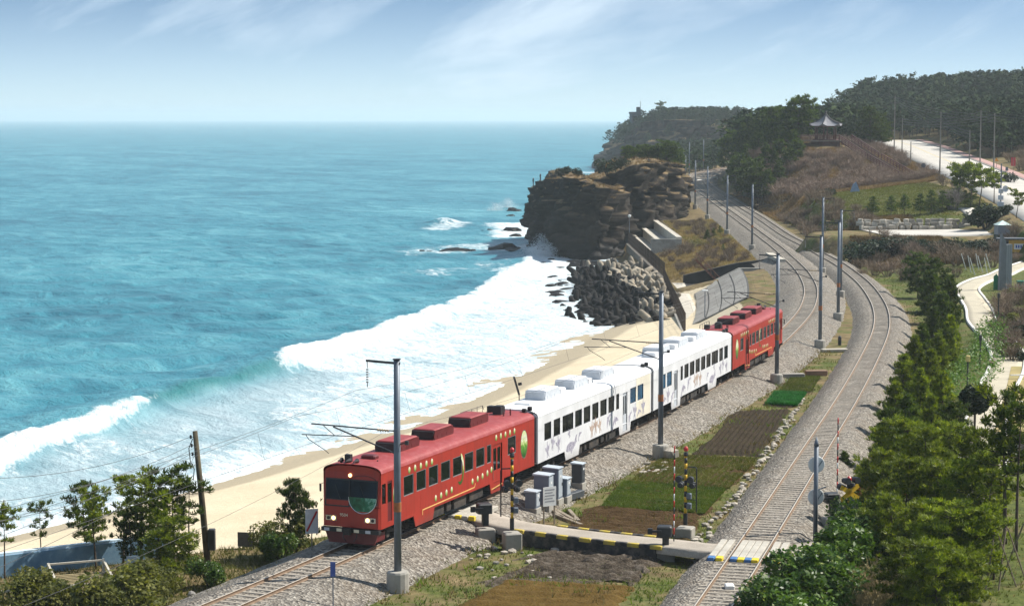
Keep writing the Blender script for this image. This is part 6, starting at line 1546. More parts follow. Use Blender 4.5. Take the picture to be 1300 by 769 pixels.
# ------------------------------------------------------------------ sea wall, tiers, underpass
wallpts = [Vector((22.5,301,0)), Vector((22.4,320,0)), Vector((22.2,345,0)), Vector((22.0,362,0)), Vector((21.8,384,0))]
root = empty('sea_wall', (0,0,0)); tag(root, 'concrete sea wall below the tiers behind the tetrapods', 'sea wall')
for a, b in zip(wallpts[:-1], wallpts[1:]):
    m = MB(); m.bar(a+Vector((0,0,-5.2)), b+Vector((0,0,-5.2)), .7, 3.2); m.build('wall_section', pm('stained_sea_wall', (.12,.105,.085), .95, .3, .6, .3), root)
    m = MB(); m.bar(a+Vector((0,0,-3.52)), b+Vector((0,0,-3.52)), .9, .16); m.build('coping', pm('stained_sea_wall', (.12,.105,.085), .95, .3, .6, .3), root)
M_FENCE = pm('rusty_brown_fence', (.075,.052,.040), .85, .3, 3); M_GFENCE = pm('green_fence', (.01,.20,.09), .6, .15, 3)
def fence(pts, h, z0f, label, mat, step=2.4, bars=.22, group=None):
    P = [Vector(p) for p in pts]; root = empty('mesh_fence', P[0]*0, 0); tag(root, label, 'fence', group)
    Q = [q for q, d in along(P, step)] + [P[-1]]
    for i, q in enumerate(Q):
        z0 = z0f(q); m = MB(); m.tube([(q.x,q.y,z0-.3),(q.x,q.y,z0+h)], .045, 6); m.build('post', mat, root)
        if i+1 < len(Q):
            b = Q[i+1]; zb = z0f(b); m = MB(); n = max(2, int((b-q).length/bars))
            for k in range(n+1):
                c = q.lerp(b, k/n); zc = z0+(zb-z0)*k/n; m.tube([(c.x,c.y,zc+.05),(c.x,c.y,zc+h-.05)], .013, 3, False)
            for v in (.05, .35, .65, .97): m.tube([(q.x,q.y,z0+h*v),(b.x,b.y,zb+h*v)], .018, 4, False)
            o = m.build('mesh_panel', mat, root); o['kind'] = 'stuff'
fence(wallpts, 2.3, lambda q: -3.45, 'dark brown mesh fence on top of the sea wall', M_FENCE, 2.4, .30)
ramp_l = [Vector((22.2,299,0)), Vector((21.2,275,0)), Vector((20.3,250,0)), Vector((19.4,228,0))]
fence(ramp_l, 2.6, lambda q: -4.25, 'tall dark brown fence between the tetrapods and the beach ramp', M_FENCE, 2.4, .28)
m = MB()
for a, b in zip(ramp_l[:-1], ramp_l[1:]): m.bar(a+Vector((0,0,-5.0)), b+Vector((0,0,-5.0)), .5, 1.6)
o = m.build('ramp_wall', M_CONC); tag(o, 'low concrete wall under the fence beside the beach ramp', 'wall')
# ramp down to the beach
ribbon([Vector((24.2,300,-4.1)), Vector((23.6,288,-4.1)), Vector((22.8,270,-4.15)), Vector((21.9,248,-4.3)), Vector((21.0,228,-4.6)), Vector((20.5,220,-4.9))], 1.15, 'beach_ramp', M_CONCL, 0, .6)
# ribbed paving on the embankment
root = empty('slope_paving', (0,0,0)); tag(root, 'grey ribbed block paving on the embankment beside the beach ramp', 'slope paving')
M_PAVEB = pm('paving_block_grey', (.35,.325,.285), .95, .2, 1.2, .4, dirt=(.22,.20,.175), dirt_amt=.7, randv=.12); M_PAVED = pm('paving_joint', (.13,.125,.12), .95, .2, 2)
y = 239.0; k = 0
while y < 285:
    T = float(t1(y)); pts = []
    for dw in (7.4, 13.9): pts.append(Vector((T-dw, y, -1.0 - min(max((dw-7.5)/6.3,0),1)*3.3)))
    for j in range(4):
        a = pts[0].lerp(pts[1], j/4+.012); b = pts[0].lerp(pts[1], (j+1)/4-.012)
        m = MB(); m.bar(a+Vector((0,0,.14+.02*((k+j)%2))), b+Vector((0,0,.14+.02*((k+j)%2))), .52, .16); m.build('paving_block', M_PAVEB, root)
    y += .78; k += 1
m = MB()
for yy in np.arange(238.6, 285, 2.0):
    T = float(t1(yy)); T2 = float(t1(yy+2)); m.add([(T-7.3,yy,-.90),(T2-7.3,yy+2,-.90),(T2-13.9,yy+2,-4.22),(T-13.9,yy,-4.22)], [(0,1,2,3)])
m.build('paving_bed', M_PAVED, root)
# underpass trench
root = empty('underpass', (0,0,0)); tag(root, 'deep concrete-walled underpass cut leading from the railway to the beach ramp', 'underpass')
M_SHADEWALL = pm('shaded_wall', (.045,.042,.040), .95, .3, .8, .3)  # shade of the cut put into the far wall and floor colour
m = MB(); m.prism([(25.2,-4.5),(38.0,-4.5),(38.0,-.55),(33,-1.2),(25.2,-3.0)], 'y', 300.2, 300.9); m.build('retaining_wall', M_SHADEWALL, root)
m = MB(); m.prism([(26.2,-4.5),(38.0,-4.5),(38.0,-1.0),(32,-1.05),(26.2,-4.0)], 'y', 288.0, 288.7); m.build('retaining_wall', M_CONC, root)
m = MB(); m.box(37.6, 38.3, 288.71, 290.6, -4.5, -.2); m.box(37.6, 38.3, 298.4, 300.19, -4.5, -.2); m.box(37.6, 38.3, 290.6, 298.4, -1.2, -.2); m.build('portal', M_CONC, root)
m = MB(); m.box(37.4, 38.5, 287.5, 301.6, -.19, .25); m.build('parapet', M_CONCL, root)
m = MB(); m.box(24.5, 37.5, 288.72, 300.18, -4.4, -4.22); m.build('floor_slab', M_SHADEWALL, root)
root = empty('steel_stairs', (30.5, 299.2, -4.2), 0); tag(root, 'rust-red steel stairs climbing out of the underpass cut', 'stairs')
M_RSTEEL = pm('rust_red_steel', (.20,.085,.055), .7, .25, 3)
for i in range(12): m = MB(); m.box(-i*.30-.28, -i*.30, -.7, .7, i*.31, i*.31+.05); m.build('tread', M_RSTEEL, root)
for s in (-.75, .75):
    m = MB(); m.bar((.1,s,-.1),(-3.6,s,3.6), .06, .24); st_ = m.build('stringer', M_RSTEEL, root)
    m = MB(); m.tube([(0,s,.9),(-3.6,s,4.6)], .035, 6)
    for i in range(6): m.tube([(-i*.7,s,i*.7),(-i*.7,s,i*.7+.9)], .025, 5)
    m.build('handrail', M_RSTEEL, st_)
# concrete tiers
root = empty('concrete_tiers', (0,0,0)); tag(root, 'three long stepped concrete retaining walls above the fenced sea wall', 'retaining wall')
for i, (x, zt, y0, y1) in enumerate(((28.55,-.35,349,407),(26.25,-1.85,350,405),(23.95,-3.1,351,403))):
    m = MB(); m.box(x-.35, x+.35, y0, y1, -5.5, zt); w_ = m.build('wall', M_CONCL, root)
    m = MB(); m.box(x-.5, x+.42, y0-.05, y1+.05, zt, zt+.16); m.build('coping', M_CONCL, w_)
    if i < 2: m = MB(); m.box(x-1.95, x-.352, y0+1.2, y1-2.2, zt-1.62, zt-1.50); m.build('ledge', M_CONC, w_)
m = MB(); m.box(23.7, 28.9, 348.2, 348.8, -5.0, -.5); m.build('end_wall', M_CONC, root)
# green screen fence at the cliff top
fence([GT(855,252)+Vector((-1.5,0,0)), GT(856,240)+Vector((-1.5,0,0)), GT(856,230)+Vector((-2,0,0))], 3.6, lambda q: float(zr(q.y))-.8, 'bright green screen fence beside the railway at the cliff top', M_GFENCE, 4.0, .10)
fence([GT(862,252)+Vector((-.5,0,0)), GT(858,246)+Vector((-.5,0,0))], 2.6, lambda q: float(zr(q.y))-.8, 'low bright green fence panel next to the mast at the cliff top', M_GFENCE, 3.0, .10)
# lamp post at the sea wall
p = G(799, 310, -3.5); root = empty('lamp_post', (p.x, p.y, -3.5)); tag(root, 'slim lamp post with a white globe at the corner of the sea wall', 'lamp post')
m = MB(); m.tube([(0,0,-.3),(0,0,5.0)], .07, 6); m.build('post', M_POST, root); m = MB(); m.smooth = True; m.lathe([(.05,0),(.25,.12),(.3,.3),(.22,.48),(.03,.56)], (0,0,5.0), 10); m.build('globe', M_WHT, root)
p = G(889, 428, -4.3); root = empty('lamp_post', (22.7, 240, -4.3)); tag(root, 'short lamp post with a white head at the foot of the ribbed paving', 'lamp post')
m = MB(); m.tube([(0,0,-.3),(0,0,4.0)], .06, 6); m.build('post', M_POST, root); m = MB(); m.bev(-.35,.35,-.2,.2,4.0,4.2,.05); m.build('lamp_head', M_WHT, root)
# white debris bag on tetrapods
# ---- two anglers on the cliff edge (tiny)
def person(name, p, top, leg, label, rz):
    vs = {'pel':(0,0,.92),'chest':(0,0,1.32),'neck':(0,0,1.5),'head':(0,0,1.66),'hl':(.10,0,.88),'kl':(.12,-.03,.48),'al':(.12,.02,.06),'fl':(.13,-.16,.03),'hr':(-.10,0,.88),'kr':(-.12,.02,.48),'ar':(-.13,.05,.06),'fr':(-.14,-.12,.03),'sl':(.19,0,1.42),'el':(.27,-.03,1.14),'wl':(.24,-.18,.94),'sr':(-.19,0,1.42),'er':(-.28,0,1.15),'wr':(-.22,-.2,1.0)}
    rad = {'pel':.16,'chest':.18,'neck':.06,'head':.115,'hl':.10,'kl':.07,'al':.05,'fl':.045,'hr':.10,'kr':.07,'ar':.05,'fr':.045,'sl':.075,'el':.055,'wl':.04,'sr':.075,'er':.055,'wr':.04}
    ed = [('pel','chest'),('chest','neck'),('neck','head'),('pel','hl'),('hl','kl'),('kl','al'),('al','fl'),('pel','hr'),('hr','kr'),('kr','ar'),('ar','fr'),('chest','sl'),('sl','el'),('el','wl'),('chest','sr'),('sr','er'),('er','wr')]
    ks = list(vs); me = bpy.data.meshes.new('body'); me.from_pydata([vs[k] for k in ks], [(ks.index(a), ks.index(b)) for a, b in ed], [])
    ob = bpy.data.objects.new(name, me); COL.objects.link(ob); md = ob.modifiers.new('skin', 'SKIN')
    for i, k in enumerate(ks): me.skin_vertices[0].data[i].radius = (rad[k], rad[k]); me.skin_vertices[0].data[i].use_root = (k == 'pel')
    ob.modifiers.new('sub', 'SUBSURF').render_levels = 1
    dg = bpy.context.evaluated_depsgraph_get(); m2 = bpy.data.meshes.new_from_object(ob.evaluated_get(dg)); bpy.data.objects.remove(ob)
    m2.materials.clear(); 
    for q in (leg, top, pm('skin', (.42,.27,.19), .6, .1, 5), pm('black_hair', (.02,.017,.015), .7, .2, 5)): m2.materials.append(q)
    for f in m2.polygons: z = f.center.z; x = abs(f.center.x); f.material_index = 3 if z > 1.70 else 2 if z > 1.52 or (x > .2 and z < 1.02 and z > .85) else 1 if z > .95 or (x > .2 and z > .9) else 0; f.use_smooth = True
    o = bpy.data.objects.new(name, m2); o.location = p; o.rotation_euler = (0,0,rz); COL.objects.link(o); tag(o, label, 'person'); return o
bpy.context.view_layer.update()
def drop(x, y):
    dg = bpy.context.evaluated_depsgraph_get(); hit, loc, *_ = scene.ray_cast(dg, Vector((x, y, 60)), Vector((0,0,-1))); return loc if hit else Vector((x, y, 0))
for px, Y, lab, mt in ((677,420,'person in dark clothes standing on the outer edge of the cliff','a'),(686,421,'person in dark clothes standing back from the cliff edge','b')):
    best = None
    for yy in range(402, 446, 2):
        q = drop((px-650)/FPX*yy, yy)
        if q.z > 3.5 and (best is None or q.z > best.z+1.5): best = q
    if best is None: best = drop((px-640)/FPX*Y, Y)
    person('person', best, pm('dark_jacket_'+mt, (.03,.035,.045) if mt == 'a' else (.045,.03,.03), .8, .2, 6), pm('dark_trousers', (.018,.018,.022), .8, .2, 6), lab, -1.2)
# spray thrown up where the swell hits the cliff
rs = np.random.default_rng(12); P = []
for px, py, hh, n_ in ((688,324,3.8,4200),(678,327,2.4,2400),(700,327,2.8,3000),(630,268,2.4,1800),(645,264,3.0,2200)):
    c = G(px, py, SEA); u = rs.uniform(0,1,n_)**1.6
    P.append(np.stack([c.x + rs.normal(0,1.3,n_)*(1.15-u*.6), c.y + rs.normal(0,1.3,n_), SEA + .2 + u*hh*rs.uniform(.5,1.1,n_)], 1))
V, F = leaf_cloud(np.concatenate(P), .085, rs, .3)
o = np_obj('sea_spray', V, F, pm('spray_white', (.80,.82,.83), .9, .05, 2)); tag(o, kind='stuff')
# bushes on the cliff tops
for x, y, s, lab in ((10,405,1.6,'dark green bush on the brow of the outer cliff'),(13,402,1.1,'smaller bush next to the brow bush of the outer cliff'),(19,408,2.2,'wide dark bush between the two cliff blocks'),(22,412,1.8,'dark bush behind the wide bush between the cliff blocks')):
    p = drop(x, y); plant('cliff_bush', DARKS[int(s*7) % 3], p, s, s, lab, 'shrub', None)
x_, y_ = [], []
rg = np.random.default_rng(4)
V = []
for i in range(2600):
    x = rg.uniform(1, 38); y = rg.uniform(378, 475); p = drop(x, y)
    if p.z > 4.5: V.append(p)
V = np.array([tuple(v) for v in V]); blades('cliff_top_grass', V[:,0], V[:,1], V[:,2]-.05, .55, M_BRACK, rg, 6, .06, .9)
# ------------------------------------------------------------------ painted wall on the beach side, deck, utility pole
a, b = WALLP; d = (b-a).normalized(); L = (b-a).length; rz = math.atan2(d.y, d.x)
root = empty('painted_wall', (a.x, a.y, -3.6), rz); tag(root, 'long low wall painted with a blue seabed mural along the sand', 'wall')
t = NT('seabed_mural'); p = t.obj(); n1 = t.noise(p, .35, 5, .6); n2 = t.noise(p, 3.0, 5, .7)
c = t.ramp(n1, [(.3, (.075,.17,.30)), (.6, (.16,.30,.42)), (.75, (.34,.46,.52))]); c = t.mix(.35, c, t.ramp(n2, [(.3, (.06,.13,.24)), (.7, (.32,.44,.52))]))
v = t.vor(p, .55); c = t.mix(t.ramp(v.outputs['Distance'], [(.10, .75), (.2, 0.0)]), c, t.ramp(n2, [(.4, (.55,.58,.58)), (.6, (.16,.26,.22))])); t.color(c); t.set(Roughness=.85)
m = MB(); m.box(0, L, -.14, .14, -.6, 1.25); m.build('wall_face', t.m, root)
m = MB(); m.box(0, L, -.17, .17, 1.25, 1.36); m.build('coping', pm('wall_coping_pale', (.55,.66,.72), .8, .1, 1.0), root)
def decal(poly, x, z, mat, nm): m = MB(); m.prism(poly, 'y', -.012, .012); m.build(nm, mat, root, (x, -.148, z))
M_MR = pm('mural_red', (.55,.07,.03), .8, .2, 5); M_MY = pm('mural_yellow', (.72,.42,.03), .8, .2, 5); M_MW = pm('mural_pale', (.62,.64,.62), .85, .15, 2)
def wx(px): 
    q = G(px, 720, -3.0); return (Vector((q.x,q.y,0))-Vector((a.x,a.y,0))).dot(Vector((d.x,d.y,0)))
decal([(-.9,-.5),(.85,-.55),(.7,.35),(.1,.62),(-.6,.45)], wx(120)-.0, .60, M_MW, 'mural_shell')
decal([(.30*(1 if i % 2 == 0 else .45)*math.cos(i*math.pi/5), .34*(1 if i % 2 == 0 else .45)*math.sin(i*math.pi/5)) for i in range(10)], wx(117), .55, M_MR, 'mural_starfish'); root.children[-1].location.y = -.165
decal([(.36*math.cos(i*.52), .36*math.sin(i*.52)) for i in range(12)], wx(140), .78, M_MY, 'mural_sun_shell')
decal([(-.7,-.4),(.6,-.4),(.3,.3),(-.2,.45)], wx(20), .42, M_MW, 'mural_rock')
# wooden deck steps with rails
M_DECK = pm('deck_timber', (.27,.215,.11), .9, .2, 3, .3); M_RAILW = pm('deck_rail_pale', (.50,.46,.38), .9, .15, 2, .2)
p0 = G(106, 745, -2.9); root = empty('wooden_deck', (p0.x, p0.y, -3.4), .38); root.scale = (.72,.72,.72); tag(root, 'stepped wooden deck with pale railings below the painted wall', 'deck')
for i in range(16):
    m = MB(); m.box(-1.9, 1.9, -1.6+i*.27, -1.6+i*.27+.24, .35+.045*i, .41+.045*i); m.build('board', M_DECK, root)
for x, y, z in ((-1.9,-1.7,.3),(1.9,-1.7,.3),(-1.9,2.8,1.0),(1.9,2.8,1.0),(1.9,.5,.65)):
    m = MB(); m.bev(x-.09, x+.09, y-.09, y+.09, -.4, z+.95, .02); m.build('post', M_RAILW, root)
for q in (((-1.9,-1.7,1.15),(-1.9,2.8,1.85)),((-1.9,2.8,1.85),(1.9,2.8,1.85)),((1.9,2.8,1.85),(1.9,-1.7,1.15)),((-1.9,-1.7,.45),(1.9,-1.7,.45))):
    m = MB(); m.bar(*q, .14, .12); m.build('rail', M_RAILW, root)
p0 = G(60, 768, -2.9); root = empty('wooden_deck', (p0.x, p0.y, -3.4), .38); tag(root, 'lower flat landing with a pale railing below the stepped deck', 'deck')
for i in range(9): m = MB(); m.box(-3.2, 2.6, -1.0+i*.27, -1.0+i*.27+.24, .2, .26); m.build('board', M_RAILW, root)
for x in (-3.2, -.3, 2.6): m = MB(); m.bev(x-.09,x+.09,1.4,1.58,-.3,1.15,.02); m.build('post', M_RAILW, root)
m = MB(); m.bar((-3.2,1.49,1.0),(2.6,1.49,1.0), .12, .10); m.build('rail', M_RAILW, root)
# wooden utility pole
M_POLEW = pm('creosoted_pole', (.065,.050,.032), .9, .3, 2.0, .4, dirt=(.16,.14,.06), dirt_amt=.5)
p0 = on(265, 720, -2.6); hp = hpx(p0, 547); root = empty('utility_pole', p0); tag(root, 'leaning dark wooden utility pole with a transformer box', 'utility pole')
lean = Vector((-.62, 0, 0))
m = MB(); m.smooth = True; m.tube([(0,0,-.5), tuple(lean*.5+Vector((0,0,hp*.5))), tuple(lean+Vector((0,0,hp)))], [.18,.16,.13], 10); m.build('post', M_POLEW, root)
m = MB(); m.bev(.0,.36,-.2,.2,.95,2.05,.03); m.build('meter_box', M_DARK, root)
m = MB()
for z in (hp-.3, hp-.75, hp-1.2): x = lean.x*z/hp; m.lathe([(.03,-.10),(.07,-.05),(.03,0),(.07,.05),(.03,.1)], (x-.25,0,z), 8); m.tube([(x,0,z),(x-.25,0,z)], .02, 5)
m.build('insulator', M_DARK, root)
m = MB(); m.tube([(-.75,0,hp-.4),(-.95,0,hp-.9),(-.9,.1,hp-1.6),(-.7,.1,hp-2.0),(-.75,0,hp-2.6)], .025, 5); m.build('hanging_cable', M_DARK, root)
tp_ = p0 + lean + Vector((0,0,hp-.3))
lw = [tp_, tp_ + Vector((0,0,-.45)), tp_ + Vector((0,0,-.9))]
ends = [GD(-60, 606, 96), GD(-60, 640, 94), GD(-60, 668, 92)]
for i in range(3): wire('service_wire', [lw[i]+Vector((-.25,0,0)), ends[i]], .012, 'slack service wire running from the wooden utility pole over the surf', .7, 12, 'service wires of the wooden pole')
wire('stay_wire', [p0+lean+Vector((0,0,hp-1.2)), G(150, 742, -3.0), G(75, 775, -3.0)], .012, 'cable slung low from the wooden utility pole past the terrace shrubs', .3, 10)
for i in range(2): wire('line_wire', [tp_+Vector((.1,0,-.5-.9*i)), tc(54, 6.9-1.2*i, 3.0)], .010, 'thin wire crossing from the wooden pole towards the railway', .4, 10, 'wires from wooden pole to railway')
# grey boulder by the ballast
o = put('boulder', ROCKS[1], on(243, 758, -2)+Vector((0,0,.1)), 1, (.22,.22,.4)); o.data = o.data.copy(); o.data.materials.clear(); o.data.materials.append(pm('grey_boulder', (.2,.19,.18), .9, .3, 3)); tag(o, 'small grey upright boulder at the ballast edge', 'boulder')
# driftwood marks and seaweed lines on the sand
M_WEED = pm('dry_seaweed', (.16,.125,.08), .95, .3, 3)
# ------------------------------------------------------------------ roads on the hillside
M_ROAD = pm('bleached_concrete_road', (.50,.47,.42), .95, .1, .25, .2, dirt=(.40,.37,.33), dirt_amt=.5)
M_PINK = pm('pink_paving', (.42,.26,.23), .95, .12, .8, .2); M_LINE = pm('road_yellow_line', (.60,.45,.10), .9, .1, 2)
ribbon(ROAD, 8.0, 'road', M_ROAD, 0, .4); ribbon(LANE, 8.2, 'lane', M_ROAD, .02, .4); ribbon(SPUR, 1.2, 'footpath', M_ROAD, .04, .4)
def offset_poly(P, o, dz=0.0):
    out = []
    for i, p in enumerate(P):
        t_ = P[min(i+1,len(P)-1)]-P[max(i-1,0)]; t_.z = 0; t_.normalize(); out.append(p + Vector((t_.y,-t_.x,0))*o + Vector((0,0,dz)))
    return out
ribbon(offset_poly(ROAD, 6.9), 1.1, 'pavement', M_PINK, .14, .3)
ribbon(offset_poly(ROAD, 5.6), .18, 'kerb', M_CONC, .13, .25)
ribbon(offset_poly(ROAD, -.5), .09, 'road_marking', M_LINE, .006, .002)
# ------------------------------------------------------------------ walkway in the garden
M_WALK = pm('walkway_paving', (.46,.41,.31), .95, .12, .6, .25, dirt=(.37,.33,.25), dirt_amt=.5); M_KERBW = pm('white_kerb', (.66,.64,.60), .9, .1, 2, .1)
ribbon(WALK, 1.25, 'walkway', M_WALK, 0, .3)
for s_ in (-1, 1): ribbon(offset_poly(WALK, 1.36*s_), .12, 'walkway_kerb', M_KERBW, .10, .3)
M_BENCH = pm('bench_dark_red', (.12,.045,.040), .7, .2, 3)
p = on(1259, 466); root = empty('park_bench', p, 1.35); tag(root, 'dark red bench on the edge of the walkway', 'bench')
for i in range(4): m = MB(); m.box(-.8,.8,-.24+i*.125,-.24+i*.125+.105,.42,.46); m.build('seat_slat', M_BENCH, root)
for x in (-.6,.6): m = MB(); m.box(x-.05,x+.05,-.22,.22,-.1,.42); m.build('leg', M_DARK, root)
def garden_post(px, py, top, label, head, hm):
    p = on(px, py); h = hpx(p, top); root = empty('garden_post', p); tag(root, label, 'post')
    m = MB(); m.tube([(0,0,-.2),(0,0,h-.4)], .06, 8); m.build('post', M_DARK, root); m = MB(); m.bev(-head,head,-head,head,h-.45,h,.03); m.build('head', hm, root)
garden_post(1228, 498, 451, 'post with a pale yellow sign head beside the hedge', .14, pm('sign_pale_yellow', (.62,.50,.18), .6, .1, 3))
garden_post(1244, 470, 425, 'slim dark garden lamp post in the clipped hedge', .10, M_DARK); garden_post(1267, 418, 372, 'slim dark garden lamp post beyond the walkway bend', .10, M_DARK)
M_DRYLAWN = pm('dry_lawn', (.32,.25,.10), .95, .2, .5, .3, dirt=(.20,.19,.06), dirt_amt=.5)
q = [G(1262,548,.12), G(1330,548,.12), G(1330,465,.12), G(1284,465,.12), G(1276,500,.12)]
m = MB(); m.prism([(v.x, v.y) for v in q], 'z', -.2, gsample(q[1].x, q[1].y)+.14); o = m.build('dry_lawn', M_DRYLAWN); tag(o, kind='structure')
for y_ in (478, 500, 512, 532):
    a_ = G(1283, y_, .3); b_ = G(1330, y_-1, .3); m = MB(); m.bar((a_.x,a_.y,.42), (b_.x,b_.y,.42), .25, .06); o = m.build('stone_strip', M_KERBW); tag(o, 'white stone strip laid across the dry lawn', 'stone strip', 'white stone strips in the dry lawn')
a_ = G(1256, 560, .3); b_ = G(1335, 570, .3); m = MB(); m.bar((a_.x,a_.y,.25),(b_.x,b_.y,.25), .35, .7); o = m.build('garden_wall', M_CONC); tag(o, 'low dark garden wall with pale top at the end of the dry lawn', 'wall'); m = MB(); m.bar((a_.x,a_.y,.64),(b_.x,b_.y,.64), .5, .08); m.build('coping', M_KERBW, o)
# pillar, kiosk pillar, sign board
M_PIL = pm('pillar_slate', (.17,.18,.20), .6, .15, 1.0, .1); M_PILL = pm('pillar_light', (.27,.285,.31), .55, .1, 1.0)
p = on(1275, 368); h = hpx(p, 296); root = empty('monument_pillar', p, .3); tag(root, 'tall slate-grey twin-bladed pillar beside the walkway', 'monument')
m = MB(); m.add([(-.75,-.25,-.3),(0,-.35,-.3),(0,.35,-.3),(-.75,.25,-.3),(-.6,-.2,h),(-.05,-.28,h-.9),(-.05,.28,h-.9),(-.6,.2,h)], [(0,1,5,4),(1,2,6,5),(2,3,7,6),(3,0,4,7),(4,5,6,7)]); m.build('blade', M_PIL, root)
m = MB(); m.box(.02,.80,-.26,.26,-.3,h-1.3); m.build('blade', M_PILL, root)
for x in (.28,.54): m = MB(); m.box(x-.015,x+.015,-.275,-.255,0,h-1.4); m.build('groove_strip', M_PIL, root)
p = on(1272, 312, 1.5); h = hpx(p, 281); root = empty('gate_pillar', p, .1); tag(root, 'square pale pillar with a mint-white cap beside the lane', 'pillar')
m = MB(); m.box(-.95,.95,-.95,.95,-.5,h*.45); m.build('base', M_DARKB if False else pm('pillar_green', (.02,.05,.035), .7, .2, 2), root); m = MB(); m.box(-.9,.9,-.9,.9,h*.45,h-.5); m.build('shaft', M_PILL, root)
m = MB(); m.add([(-1.05,-1.05,h-.5),(1.05,-1.05,h-.5),(1.05,1.05,h-.5),(-1.05,1.05,h-.5),(0,0,h+.15)], [(0,3,2,1),(0,1,4),(1,2,4),(2,3,4),(3,0,4)]); m.build('cap', pm('mint_cap', (.52,.64,.60), .6, .1, 2), root)
p = on(1294, 330, 1.0); h = hpx(p, 303); root = empty('yellow_sign', p, -.1); tag(root, 'orange-yellow sign board with a white lettered panel under a flat roof', 'sign')
m = MB(); m.box(-1.5,2.2,-.1,.1,h-1.9,h-.2); m.build('board', pm('sign_orange', (.60,.33,.03), .6, .1, 2), root); m = MB(); m.box(-.8,.9,-.14,-.105,h-1.5,h-.7); pn = m.build('panel', M_WHT, root)
for i in range(4): m = MB(); m.box(-.55+i*.32,-.35+i*.32,-.155,-.142,h-1.3,h-.9); m.build('letter', pm('sign_blue_print', (.05,.10,.40), .6), pn)
m = MB(); m.box(-3.2,2.6,-.8,.8,h-.05,h+.12); m.build('roof', M_PIL, root); m = MB(); m.box(-2.6,-1.6,-.3,.3,h-1.9,h-.3); m.build('post', M_DARK, root); m = MB(); m.box(1.4,1.6,.2,.4,-.3,h-.05); m.build('post', M_DARK, root)
p = on(1297, 372); m = MB(); m.bev(-.5,.5,-.4,.4,0,1.3,.08); m.box(-.55,.55,-.45,.45,1.3,1.42); o = m.build('litter_bin', pm('bin_green', (.02,.20,.13), .6, .1, 3), None, p); tag(o, 'green litter bin near the tall pillar', 'bin')
p = on(1266, 368); m = MB(); m.add([(-.45,0,0),(.45,0,0),(.45,0,1.0),(-.1,0,1.9),(-.45,0,1.6),(-.45,.06,0),(.45,.06,0),(.45,.06,1.0),(-.1,.06,1.9),(-.45,.06,1.6)], [(0,1,2,3,4),(9,8,7,6,5),(0,5,6,1),(1,6,7,2),(2,7,8,3),(3,8,9,4),(4,9,5,0)]); o = m.build('direction_sign', M_GFENCE, None, p); tag(o, 'small bright green sign at the foot of the tall pillar', 'sign')
for i, px in enumerate((1227,1233,1238,1243,1248,1254,1258)):
    p = on(px, 343+(i%3)*3, .5); m = MB(); m.tube([(0,0,-.1),(-.7+.25*(i%2),.1,2.2)], .05, 5); o = m.build('white_stake', M_WHT, None, p); tag(o, 'leaning white stake in the shrub bed below the lane', 'stake', 'white stakes in the shrub bed')
# stone retaining wall above the lane
root = empty('stone_wall', (0,0,0)); tag(root, 'rough pale boulder wall holding the lawn above the lane', 'stone wall')
def block_mesh(seed):
    q = random.Random(seed); bm = bmesh.new(); bmesh.ops.create_cube(bm, size=2.0); bmesh.ops.bevel(bm, geom=list(bm.edges), offset=.28, segments=1, affect='EDGES')
    for v in bm.verts: v.co += Vector((q.uniform(-.2,.2), q.uniform(-.2,.2), q.uniform(-.2,.2)))
    me = bpy.data.meshes.new('boulder'); bm.to_mesh(me); bm.free(); me.materials.append(M_STONE); return me
BW = [block_mesh(20+i) for i in range(8)]
M_BW = pm('wall_boulder', (.36,.33,.28), .95, .3, 1.5, .4, dirt=(.16,.14,.11), dirt_amt=.6, randv=.35)
for me in BW: me.materials.clear(); me.materials.append(M_BW)
line = [offset_poly(LANE, -8.6)[i] for i in range(len(LANE)) if LANE[i].x < 73]
for row in range(3):
    for q, d_ in along(line, .95+.12*row):
        put('boulder', rr.choice(BW), (q.x+rr.uniform(-.2,.2), q.y+rr.uniform(-.15,.15)+row*.25, q.z+.30+row*.52+rr.uniform(-.1,.1)), rr.uniform(-.4,.4), (rr.uniform(.34,.66), rr.uniform(.3,.45), rr.uniform(.24,.40)), root)
# wooden bench-table on the lane end
p = on(1111, 298, 2.4); root = empty('picnic_table', p, .2); tag(root, 'small brown picnic table at the end of the lane', 'table')
m = MB(); m.box(-1.0,1.0,-.4,.4,.7,.78); m.build('table_top', M_STAKE, root)
for x in (-.8,.8):
    for y_ in (-.3,.3): m = MB(); m.box(x-.05,x+.05,y_-.05,y_+.05,-.1,.7); m.build('leg', M_STAKE, root)

# ------------------------------------------------------------------ pavilion and timber stairs
M_TILE = pm('grey_roof_tile', (.17,.17,.19), .7, .15, 3, .3); M_TILED = pm('dark_roof_ridge', (.04,.04,.045), .7, .2, 3); M_REDW = pm('dark_red_timber', (.11,.042,.036), .7, .2, 3)
pc = Vector((70.2, 460, gsample(70.2, 460)+.3)); root = empty('pavilion', pc, .2); root.scale = (1.05,1.05,1.05); tag(root, 'hexagonal pavilion with upswept grey tiled roof on the brown knoll', 'pavilion')
hexp = lambda r_, z, o=0.0: [(r_*math.cos(o+i*math.pi/3), r_*math.sin(o+i*math.pi/3), z) for i in range(6)]
m = MB(); m.prism([(x, y) for x, y, _ in hexp(3.3, 0)], 'z', -1.2, .35); m.build('plinth', M_REDW, root)
m = MB(); m.prism([(x, y) for x, y, _ in hexp(2.9, 0)], 'z', .35, .55); m.build('floor', M_REDW, root)
